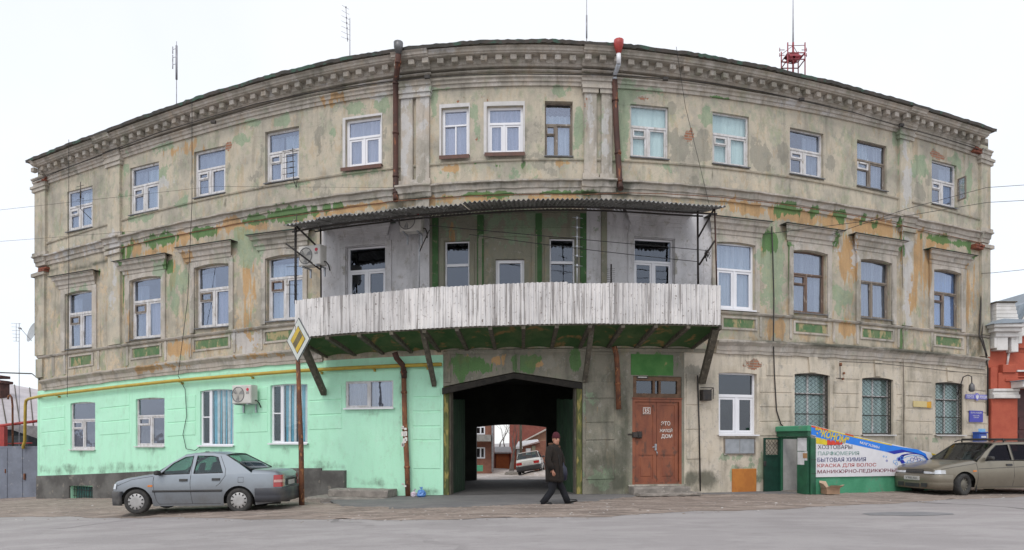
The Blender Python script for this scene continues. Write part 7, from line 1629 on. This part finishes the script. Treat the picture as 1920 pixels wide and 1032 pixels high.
# ---- silver blue sedan, left
P_SED = carpaint('silver_blue_paint', (.29,.325,.36), (.15,.13,.115), .85)
sed = dict(L=3.88, W=1.60, xf=.60, xr=2.93, R=.285, paint=P_SED, roofz=1.385, cab=(1.02,1.66,2.62,3.22),
 top=[(0,.70),(.08,.755),(.3,.82),(.7,.885),(1.02,.93),(1.35,1.19),(1.66,1.36),(1.95,1.395),(2.3,1.39),(2.62,1.35),(2.95,1.14),(3.22,1.0),(3.5,.985),(3.78,.955),(3.84,.90),(3.88,.80)],
 belt=[(0,.62),(.1,.70),(.5,.80),(1.02,.865),(2.0,.885),(3.0,.90),(3.4,.90),(3.75,.88),(3.88,.76)],
 side=[(1.0,.862),(1.33,1.14),(1.66,1.338),(1.95,1.362),(2.3,1.355),(2.62,1.318),(2.93,1.12),(3.24,.90),(2.9,.897),(2.4,.892),(1.8,.88)],
 glass=[[(1.14,.90),(1.42,1.15),(1.68,1.29),(1.86,1.315),(1.80,.915)],[(1.90,.918),(1.955,1.318),(2.30,1.31),(2.42,1.28),(2.56,.93)]],
 seams=[[(1.0,.86),(.99,.72),(1.05,.3),(1.1,.22)],[(1.86,1.34),(1.84,.9),(1.83,.7),(1.86,.22)],[(2.48,1.32),(2.62,1.0),(2.62,.85),(2.5,.68),(2.42,.62)],[(.08,.62),(.5,.79),(.98,.862)],[(1.1,.22),(2.5,.22)]],
 handles=[(1.68,.765),(2.42,.775)], strip=.52, mirror=(1.12,.885), flap=(2.98,.76,.06), amber=(.93,.64), bz=(.20,.52,.24,.56), bmat=mat('dark_bumper_plastic', (.05,.052,.062), (.09,.085,.08), rough=.6, scale=3, objco=True),
 rim=[(.66,.06),(.66,.088),(.62,.098),(.3,.104),(.12,.10)], rimm=M_HUB, holes=11, hr=.53, hy=.1045, seats=[1.78,2.45])
Gs = Vector((qx(202, 15.0), 15.25, 0)); Ms_ = Matrix.Translation((qx(207, 15.3), 15.25, -.175)) @ Matrix.Rotation(rad(1.6), 4, 'Z') @ Matrix.Rotation(rad(-.6), 4, 'Y') @ Matrix.Translation((0, .80, 0))
t, fs = car('sedan_car', Ms_, 'silver blue four door sedan parked in front of the mint wall', sed, None)
ysx = fs[0]
for s in (-1, 1):
    wrap_lens(t, 'headlight', fs, sed, .575, .69, .34, .13, s, M_LENS, True, .012, .12)
    wrap_lens(t, 'tail_light', fs, sed, .585, .86, .47, .16, s, M_TAIL, False, .012, .04); wrap_lens(t, 'tail_lens', fs, sed, .69, .75, .47, .15, s, M_TAILW, False, .018, .0)
m = MB(); m.cbox((3.868,-.36,.60),(3.90,.36,.76),.005); pr_ = local('plate_recess', m, M_BLKP, t); m = MB(); m.cbox((3.9,-.24,.61),(3.908,.24,.72),.002); local('number_plate', m, M_PLATE, t)
text('plate_lettering', 'М 351 ОТ', WM[t.name] @ Matrix.Translation((3.912, .20, .635)) @ Matrix.Rotation(rad(90), 4, 'Z') @ Matrix.Translation((-.0,0,0)) @ Matrix.Scale(1, 4), .001, .001, M_PLT, t) if False else None
m = MB(); m.tube([(3.7,-.38,.235),(3.98,-.40,.235)], .022, 8); m.tube([(3.4,-.38,.22),(3.75,-.38,.22)], .06, 8); local('exhaust', m, M_BLKP, t)
m = MB(); m.tube([(1.9,-.0,1.40),(1.9,0,1.415)], .05, 8); local('roof_aerial', m, M_BLKP, t)
# ---- olive beige wagon, right
P_WAG = carpaint('olive_beige_paint', (.25,.222,.17), (.16,.13,.095), .85)
wag = dict(L=4.28, W=1.68, xf=.80, xr=3.28, R=.30, paint=P_WAG, roofz=1.44, cab=(1.22,1.92,3.98,4.22),
 top=[(0,.735),(.06,.765),(.25,.82),(.7,.885),(1.22,.955),(1.6,1.22),(1.92,1.415),(2.3,1.45),(3.0,1.455),(3.6,1.44),(3.98,1.40),(4.12,1.2),(4.22,.98),(4.28,.9)],
 belt=[(0,.69),(.1,.73),(.5,.79),(1.22,.875),(2.2,.915),(3.2,.935),(4.0,.94),(4.28,.86)],
 side=[(1.2,.872),(1.58,1.18),(1.92,1.39),(2.3,1.415),(3.0,1.42),(3.6,1.405),(3.96,1.365),(4.2,.935),(3.2,.925),(2.2,.912)],
 glass=[[(1.50,.935),(1.75,1.20),(1.97,1.355),(2.36,1.375),(2.38,.95)],[(2.46,.953),(2.44,1.378),(3.12,1.375),(3.22,.962)],[(3.32,.965),(3.22,1.372),(3.62,1.36),(3.86,1.31),(4.0,.965)]],
 seams=[[(1.2,.87),(1.22,.7),(1.24,.25)],[(2.42,1.40),(2.42,.95),(2.42,.24)],[(3.2,1.40),(3.27,.97),(3.26,.86),(3.1,.66)],[(.12,.715),(.5,.775),(1.2,.866)],[(1.24,.72),(3.1,.78)],[(1.24,.22),(3.0,.22)]],
 handles=[(2.26,.82),(3.06,.84)], strip=None, mirror=(1.56,.95), amber=(1.12,.66), bz=(.17,.56,.22,.58), bmat=P_WAG, sglass=glass_mat('tinted_car_glass', (.22,.21,.24), (.16,.155,.19), .10, 0),
 rim=[(.70,.05),(.66,.07),(.60,.055),(.38,.05),(.30,.075),(.12,.08)], rimm=mat('dusty_steel_rim', (.17,.155,.12), (.12,.11,.09), rough=.6, objco=True), holes=12, hr=.52, hy=.058, seats=[2.0,2.9], steer=14)
Mw_ = Matrix.Translation((12.20, 18.0, .035)) @ Matrix.Rotation(rad(12), 4, 'Z') @ Matrix.Translation((-.80, .80, 0))
t, fs = car('wagon_car', Mw_, 'dusty olive beige station wagon with roof bars parked before the post office signs', wag)
ysx = fs[0]
for s in (-1, 1):
    wrap_lens(t, 'headlight', fs, wag, .585, .695, .31, .10, s, M_LENS, True, .012, .2); wrap_lens(t, 'headlight_corner', fs, wag, .59, .69, .60, .22, s, mat('clear_corner_lens', (.5,.5,.5), rough=.2, metal=.2, bmp=0, coat=1), True, .010, .2)
    lens(t, 'fog_recess', [(-.094,s*.30,.22),(-.094,s*.50,.22),(-.088,s*.50,.33),(-.088,s*.30,.33)][::-s], M_BLKP, .004)
lens(t, 'grille', [(-.014,-.30,.59),(-.014,.30,.59),(.01,.30,.69),(.01,-.30,.69)][::-1], M_BLKP); 
for k_ in range(3): m = MB(); m.box((-.022+.006*k_,-.28,.60+.028*k_),(-.012+.006*k_,.28,.608+.028*k_)); local('grille_bar', m, M_GWOOD, t)
m = MB(); m.cbox((-.118,-.26,.40),(-.09,.26,.51),.003); npl = local('number_plate', m, M_PLATE, t)
Mp = WM[t.name] @ Matrix.Translation((-.1185, .21, .42)) @ Matrix.Rotation(rad(-90), 4, 'Z'); text('plate_lettering', 'У981АК', Mp, .42, .07, M_PLT, t, .002)
lens(t, 'air_intake', [(-.096,-.24,.21),(-.096,.24,.21),(-.09,.24,.31),(-.09,-.24,.31)][::-1], M_BLKP, .006)
for x_ in (2.25, 3.25): m = MB(); m.tube([(x_,-.66,1.44),(x_,-.66,1.53),(x_,.66,1.53),(x_,.66,1.44)], .022, 6); local('roof_bar', m, M_BLACK, t)
for y_ in (-.62,.62): m = MB(); m.tube([(1.95,y_,1.45),(2.1,y_,1.50),(3.7,y_,1.50),(3.85,y_,1.44)], .016, 6); local('roof_rail', m, M_BLACK, t)
m = MB(); m.tube([(1.62,-.5,1.22),(1.5,-.2,1.08)], .012, 5); m.tube([(1.15,-.35,.96),(1.3,-.1,1.03)], .010, 5); local('wiper', m, M_BLKP, t)
for s in (-1,1): m = MB(); m.box((1.22,s*.78-.01,.10),(1.235,s*.78+.03,.34)); local('mud_flap', m, M_BLKP, t)
# ---- white saloon in the courtyard, seen from behind on a slope
P_WH = carpaint('white_car_paint', (.60,.59,.54), (.2,.17,.14), .5, 0)
wsd = dict(sed); wsd.update(L=4.0, W=1.62, xf=.66, xr=3.06, paint=P_WH, R=.30, bmat=M_BLKP, roofz=1.40, cab=(1.1,1.66,2.85,3.25),
 top=[(0,.72),(.1,.80),(1.1,.92),(1.66,1.38),(2.3,1.42),(2.85,1.38),(3.25,1.0),(3.95,.95),(4.0,.88)], belt=[(0,.66),(.5,.8),(1.1,.88),(3.25,.92),(3.95,.88),(4.0,.82)],
 side=[(1.08,.88),(1.66,1.35),(2.3,1.38),(2.85,1.345),(3.27,.915)], glass=[[(1.3,.93),(1.72,1.3),(2.05,1.32),(2.05,.94)],[(2.12,.94),(2.12,1.32),(2.78,1.3),(3.02,.95)]], seams=[[(2.08,1.33),(2.08,.25)],[(1.1,.87),(1.1,.3)]], handles=[(1.95,.8),(2.8,.8)], flap=None, amber=None)
Mx = Matrix.Translation((qx(993, 42.6), 42.6, cz(42.6)+.12)) @ Matrix.Rotation(rad(-96), 4, 'Z') @ Matrix.Rotation(rad(9), 4, 'X') @ Matrix.Translation((-3.9, 0, 0))
t, fs = car('saloon_car', Mx, 'white boxy saloon tilted on the courtyard slope, seen from behind through the archway', wsd)
for s in (-1, 1): lens(t, 'tail_light', [(4.012,s*.38,.64),(4.012,s*.74,.64),(4.01,s*.74,.80),(4.01,s*.38,.80)][::-s], M_TAIL)
m = MB(); m.cbox((4.008,-.28,.62),(4.014,.28,.76),.002); local('number_plate', m, M_PLATE, t)
# ================================================================= the man walking past the archway
PX0 = GP(1040, 949.5); PS = 1/80.0; PY = PX0.y
def Wp(px, py, dy=0): return Vector(((px-CX)/F*PY, PY+dy, EYE+(HY-py)/F*PY))
zfoot = terr(PX0.x, PY)
man = thing('person', (PX0.x, PY, zfoot), 'man in a dark coat and maroon knitted cap walking right past the archway', 'person')
M_SKIN = mat('skin', (.50,.25,.17), (.44,.21,.14), rough=.6, scale=12, bmp=0, objco=True); M_COAT = mat('dark_brown_coat', (.020,.013,.009), (.012,.009,.007), rough=.95, scale=9, bmp=.5, objco=True); M_TROU = mat('dark_trousers', (.009,.010,.015), (.007,.008,.011), rough=.9, objco=True)
M_SHOE = mat('black_shoe_leather', (.012,.012,.013), rough=.4, bmp=0); M_CAP = mat('maroon_knit', (.085,.014,.022), (.06,.01,.016), rough=.95, scale=40, bmp=.6); M_HAIRF = mat('brown_collar', (.12,.06,.035), (.08,.04,.025), rough=1, scale=30, bmp=.6)
def skin_mesh(name, verts, edges, radii, root, mm, parent, sub=2):
    me = bpy.data.meshes.new(name); me.from_pydata([tuple(v) for v in verts], edges, []); o = bpy.data.objects.new(name, me); COL.objects.link(o)
    md = o.modifiers.new('s', 'SKIN'); md.use_smooth_shade = True; sv = me.skin_vertices[0].data
    for i, r in enumerate(radii): sv[i].radius = r if isinstance(r, tuple) else (r, r); sv[i].use_root = (i == root)
    ms = o.modifiers.new('u', 'SUBSURF'); ms.levels = sub; ms.render_levels = sub
    bpy.context.view_layer.update(); dg = bpy.context.evaluated_depsgraph_get(); m2 = bpy.data.meshes.new_from_object(o.evaluated_get(dg)); bpy.data.objects.remove(o)
    m2.name = name; m2.materials.clear(); m2.materials.append(mm)
    M = WM[parent.name]; m2.transform(M.inverted()); m2.polygons.foreach_set('use_smooth', [True]*len(m2.polygons)); return link(name, m2, M.copy(), parent)
# key joints (photo positions on his own walking plane); dy: + is away from the camera
HIP = Wp(1038, 893); CH = Wp(1039, 850); NK = Wp(1041, 836); HD0 = Wp(1042, 831, -.01); HD1 = Wp(1042, 822, -.015)
hl, hr = Wp(1040, 895, .09), Wp(1037, 895, -.09)      # far and near hip
kf, af, tf_ = Wp(1055, 918, .09), Wp(1065, 942, .09), Wp(1078, 944, .07)    # leg in front (far)
kn, an, tn = Wp(1034, 920, -.09), Wp(1018, 942, -.09), Wp(1029, 948, -.10)  # trailing leg (near)
sl_, sr_ = Wp(1046, 842, .17), Wp(1031, 841, -.17)
el, wl_ = Wp(1055, 862, .22), Wp(1056, 878, .12)
er, wr_ = Wp(1026, 863, -.24), Wp(1034, 879, -.26)
V = [HIP, CH, NK, HD0, HD1, hr, kn, an, hl, kf, af, sr_, er, wr_, sl_, el, wl_]
E = [(0,1),(1,2),(2,3),(3,4),(0,5),(5,6),(6,7),(0,8),(8,9),(9,10),(1,11),(11,12),(12,13),(1,14),(14,15),(15,16)]
rr = [(.14,.12),(.15,.12),.055,.06,(.07,.08),.085,.055,.038,.085,.055,.038,.055,.042,.026,.055,.042,.026]
# fingers: five short chains out of each wrist
for wi, wv, dirn in ((13, wr_, Vector((.35,-.05,-1)).normalized()), (16, wl_, Vector((.2,-.1,-1)).normalized())):
    side = dirn.cross(Vector((0,1,0))).normalized(); pi_ = len(V); V.append(wv + dirn*.07); E.append((wi, pi_)); rr.append((.034,.018))
    for k_, (o, l) in enumerate(((-.03,.060),(-.011,.074),(.009,.070),(.028,.056))):
        i_ = len(V); V.append(V[pi_] + side*o + dirn*.03); V.append(V[pi_] + side*o + dirn*(.03+l*.55) + Vector((0,.012,0))); V.append(V[pi_] + side*o*.95 + dirn*(.03+l) + Vector((0,.035,0))); E += [(pi_, i_), (i_, i_+1), (i_+1, i_+2)]; rr += [.010,.009,.008]
    i_ = len(V); V.append(wv + dirn*.03 - side*.035); V.append(wv + dirn*.07 - side*.05 + Vector((0,.02,0))); E += [(pi_, i_), (i_, i_+1)]; rr += [.012,.010]
body = skin_mesh('body', V, E, rr, 0, M_SKIN, man)
# head: face turned to the camera and a little to his left
hc = Wp(1042.5, 823.6, -.03); Mh = Matrix.Translation(hc) @ Matrix.Rotation(rad(22), 4, 'Z') @ Matrix.Rotation(rad(4), 4, 'X')
m = MB(); R_ = []
for z, rx, ry, oy in ((-.125,.030,.035,-.045),(-.115,.048,.055,-.035),(-.09,.060,.075,-.018),(-.05,.068,.088,-.006),(-.01,.073,.096,.0),(.03,.076,.099,.004),(.07,.074,.095,.008),(.10,.062,.080,.010),(.125,.03,.04,.010)):
    ring = []
    for k_ in range(20):
        a = 2*math.pi*k_/20; x = rx*math.cos(a); y = oy + ry*math.sin(a); fr_ = max(0, -math.sin(a))
        if fr_ > .94 and -.06 < z < .02: y -= .024 if abs(z+.03) < .03 else .010     # nose
        if .62 < fr_ < .93 and abs(z-.0) < .015: y += .010                          # eye sockets
        ring.append(Mh @ Vector((x, y, z)))
    R_.append(ring)
m.loft(R_); hd = obj('head', m, M_SKIN, man)
m = MB()
for s in (-1, 1): c_ = Mh @ Vector((s*.030, -.088, .000)); m.tube([c_+Vector((-.013,0,0)), c_+Vector((.013,0,0))], [.008,.008], 6)
m.tube([Mh @ Vector((-.024,-.090,-.070)), Mh @ Vector((0,-.098,-.072)), Mh @ Vector((.024,-.090,-.070))], .006, 5); m.tube([Mh @ Vector((-.047,-.083,.019)), Mh @ Vector((-.015,-.097,.022))], .005, 4); m.tube([Mh @ Vector((.047,-.083,.019)), Mh @ Vector((.015,-.097,.022))], .005, 4); obj('face_features', m, mat('dark_features', (.035,.014,.012), bmp=0), hd)
m = MB()
for s in (-1, 1): m.loft([[Mh @ Vector((s*(.073+o), .006+r_*math.cos(a)*.6, -.02+r_*math.sin(a))) for a in [k_*math.pi/4 for k_ in range(8)]] for o, r_ in ((0,.026),(.012,.03),(.014,.018))])
obj('ear', m, M_SKIN, hd)
m = MB(); R_ = []
for z, r_, o in ((.028,.086,0),(.030,.094,0),(.065,.096,.002),(.10,.090,.006),(.135,.070,.01),(.155,.045,.012),(.163,.01,.012)): R_.append([Mh @ Vector((r_*.88*math.cos(a), o + r_*1.08*math.sin(a), z + .006*math.sin(a*9))) for a in [k_*math.pi/14 for k_ in range(28)]])
m.loft(R_); m.tube([Mh @ Vector((.086*math.cos(a), .102*math.sin(a), .042)) for a in [k_*math.pi/10 for k_ in range(21)]], .014, 6, cap=False); obj('knitted_cap', m, M_CAP, man)
m = MB(); nk = Wp(1040, 837.5); m.tube([nk + Vector((.095*math.cos(a), .105*math.sin(a), .012*math.sin(a*3)+.02*math.sin(a))) for a in [k_*math.pi/10 for k_ in range(21)]], .040, 8, cap=False); m.tube([nk + Vector((-.07+.05*math.cos(a), .03+.08*math.sin(a), .05)) for a in [k_*math.pi/8 for k_ in range(17)]], .035, 7, cap=False); obj('collar', m, M_HAIRF, man)
# coat: rings from hem to neck, turned a little to the camera
m = MB(); R_ = []; rnd = random.Random(6)
for px_, py_, rx, ry in ((1039.5,903,.205,.235),(1039.5,898,.212,.24),(1039,885,.205,.235),(1038.5,872,.198,.23),(1038,860,.195,.225),(1037.5,850,.188,.225),(1037.5,843,.170,.215),(1038.5,838,.130,.175),(1040,834,.085,.11),(1040.5,832,.07,.09)):
    c_ = Wp(px_, py_); R_.append([c_ + Vector((rx*math.cos(a)*(1+.025*math.sin(a*5+py_*.1)+rnd.uniform(-.02,.02)), ry*math.sin(a)*(1+rnd.uniform(-.02,.02)), .015*math.sin(a*2) if py_ > 895 else 0)) for a in [k_*math.pi/14 for k_ in range(28)]])
m.loft(R_); coat = obj('coat', m, M_COAT, man)
for s_, e_, w_, nm in ((sr_, er, wr_, 0), (sl_, el, wl_, 1)):
    m = MB(); mid = s_.lerp(e_, .5); m.tube([s_+Vector((.03,.05*(1 if nm == 0 else -1),.02)), s_, mid, e_, e_.lerp(w_, .5), w_+(w_-e_).normalized()*.02], [.07,.088,.080,.074,.066,.060], 12); obj('sleeve', m, M_COAT, coat)
m = MB(); pk = Wp(1037, 879, -.245); m.loft([[pk+Vector((-.055,.0,-.02)), pk+Vector((.06,.03,.03))],[pk+Vector((-.05,-.0,-.10)), pk+Vector((.06,.03,-.05))]], closed=False, cap=False); obj('pocket_flap', m, mat('coat_edge', (.06,.045,.03)), coat)
m = MB(); e_ = Wp(1047, 868, -.2); m.tube([Wp(1045,838,-.15), Wp(1048,868,-.205), Wp(1048,902,-.2)], .006, 4); obj('coat_seam', m, M_SHOE, coat)
# trousers
for h_, k__, a__ in ((hr, kn, an), (hl, kf, af)):
    m = MB(); m.tube([h_+Vector((0,0,.10)), h_, h_.lerp(k__, .5), k__, k__.lerp(a__, .5), a__+(a__-k__).normalized()*.03], [.10,.108,.100,.082,.078,.078], 14); obj('trouser_leg', m, M_TROU, man)
def shoe(heel, toe, up):
    m = MB(); d = (toe-heel); l = d.length; d.normalize(); s_ = d.cross(up).normalized(); u = s_.cross(d); R_ = []
    for f, w, h in ((-.12,.025,.05),(0,.040,.095),(.25,.044,.10),(.5,.046,.085),(.78,.05,.07),(1.0,.04,.055),(1.08,.016,.03)): R_.append([heel + d*l*f + s_*w*math.cos(a) + u*(h*.5*(1+math.sin(a))-.0) for a in [k_*math.pi/6 for k_ in range(12)]])
    m.loft(R_); obj('shoe', m, M_SHOE, man)
shoe(Vector((an.x-.03, an.y, zfoot+.045)), Vector((an.x+.19, an.y-.01, zfoot+.042)), Vector((0,0,1))); shoe(Vector((af.x+.0, af.y, zfoot+.045)), Vector((af.x+.215, af.y-.02, zfoot+.10)), Vector((-.25,0,1)))
bgm = MB(); c_ = Wp(1057, 884, .10); R_ = []
for z, r_ in ((-.22,.06),(-.20,.10),(-.05,.125),(.08,.10),(.14,.03),(.2,.012)): R_.append([c_+Vector((r_*math.cos(a)*.8, r_*math.sin(a)*.6, z)) for a in [k_*math.pi/7 for k_ in range(14)]])
bgm.loft(R_); tag(obj('carrier_bag', bgm, mat('dark_navy_bag', (.015,.017,.04), (.01,.012,.03), rough=.4)), 'dark navy bag hanging from the far hand of the walking man', 'bag')
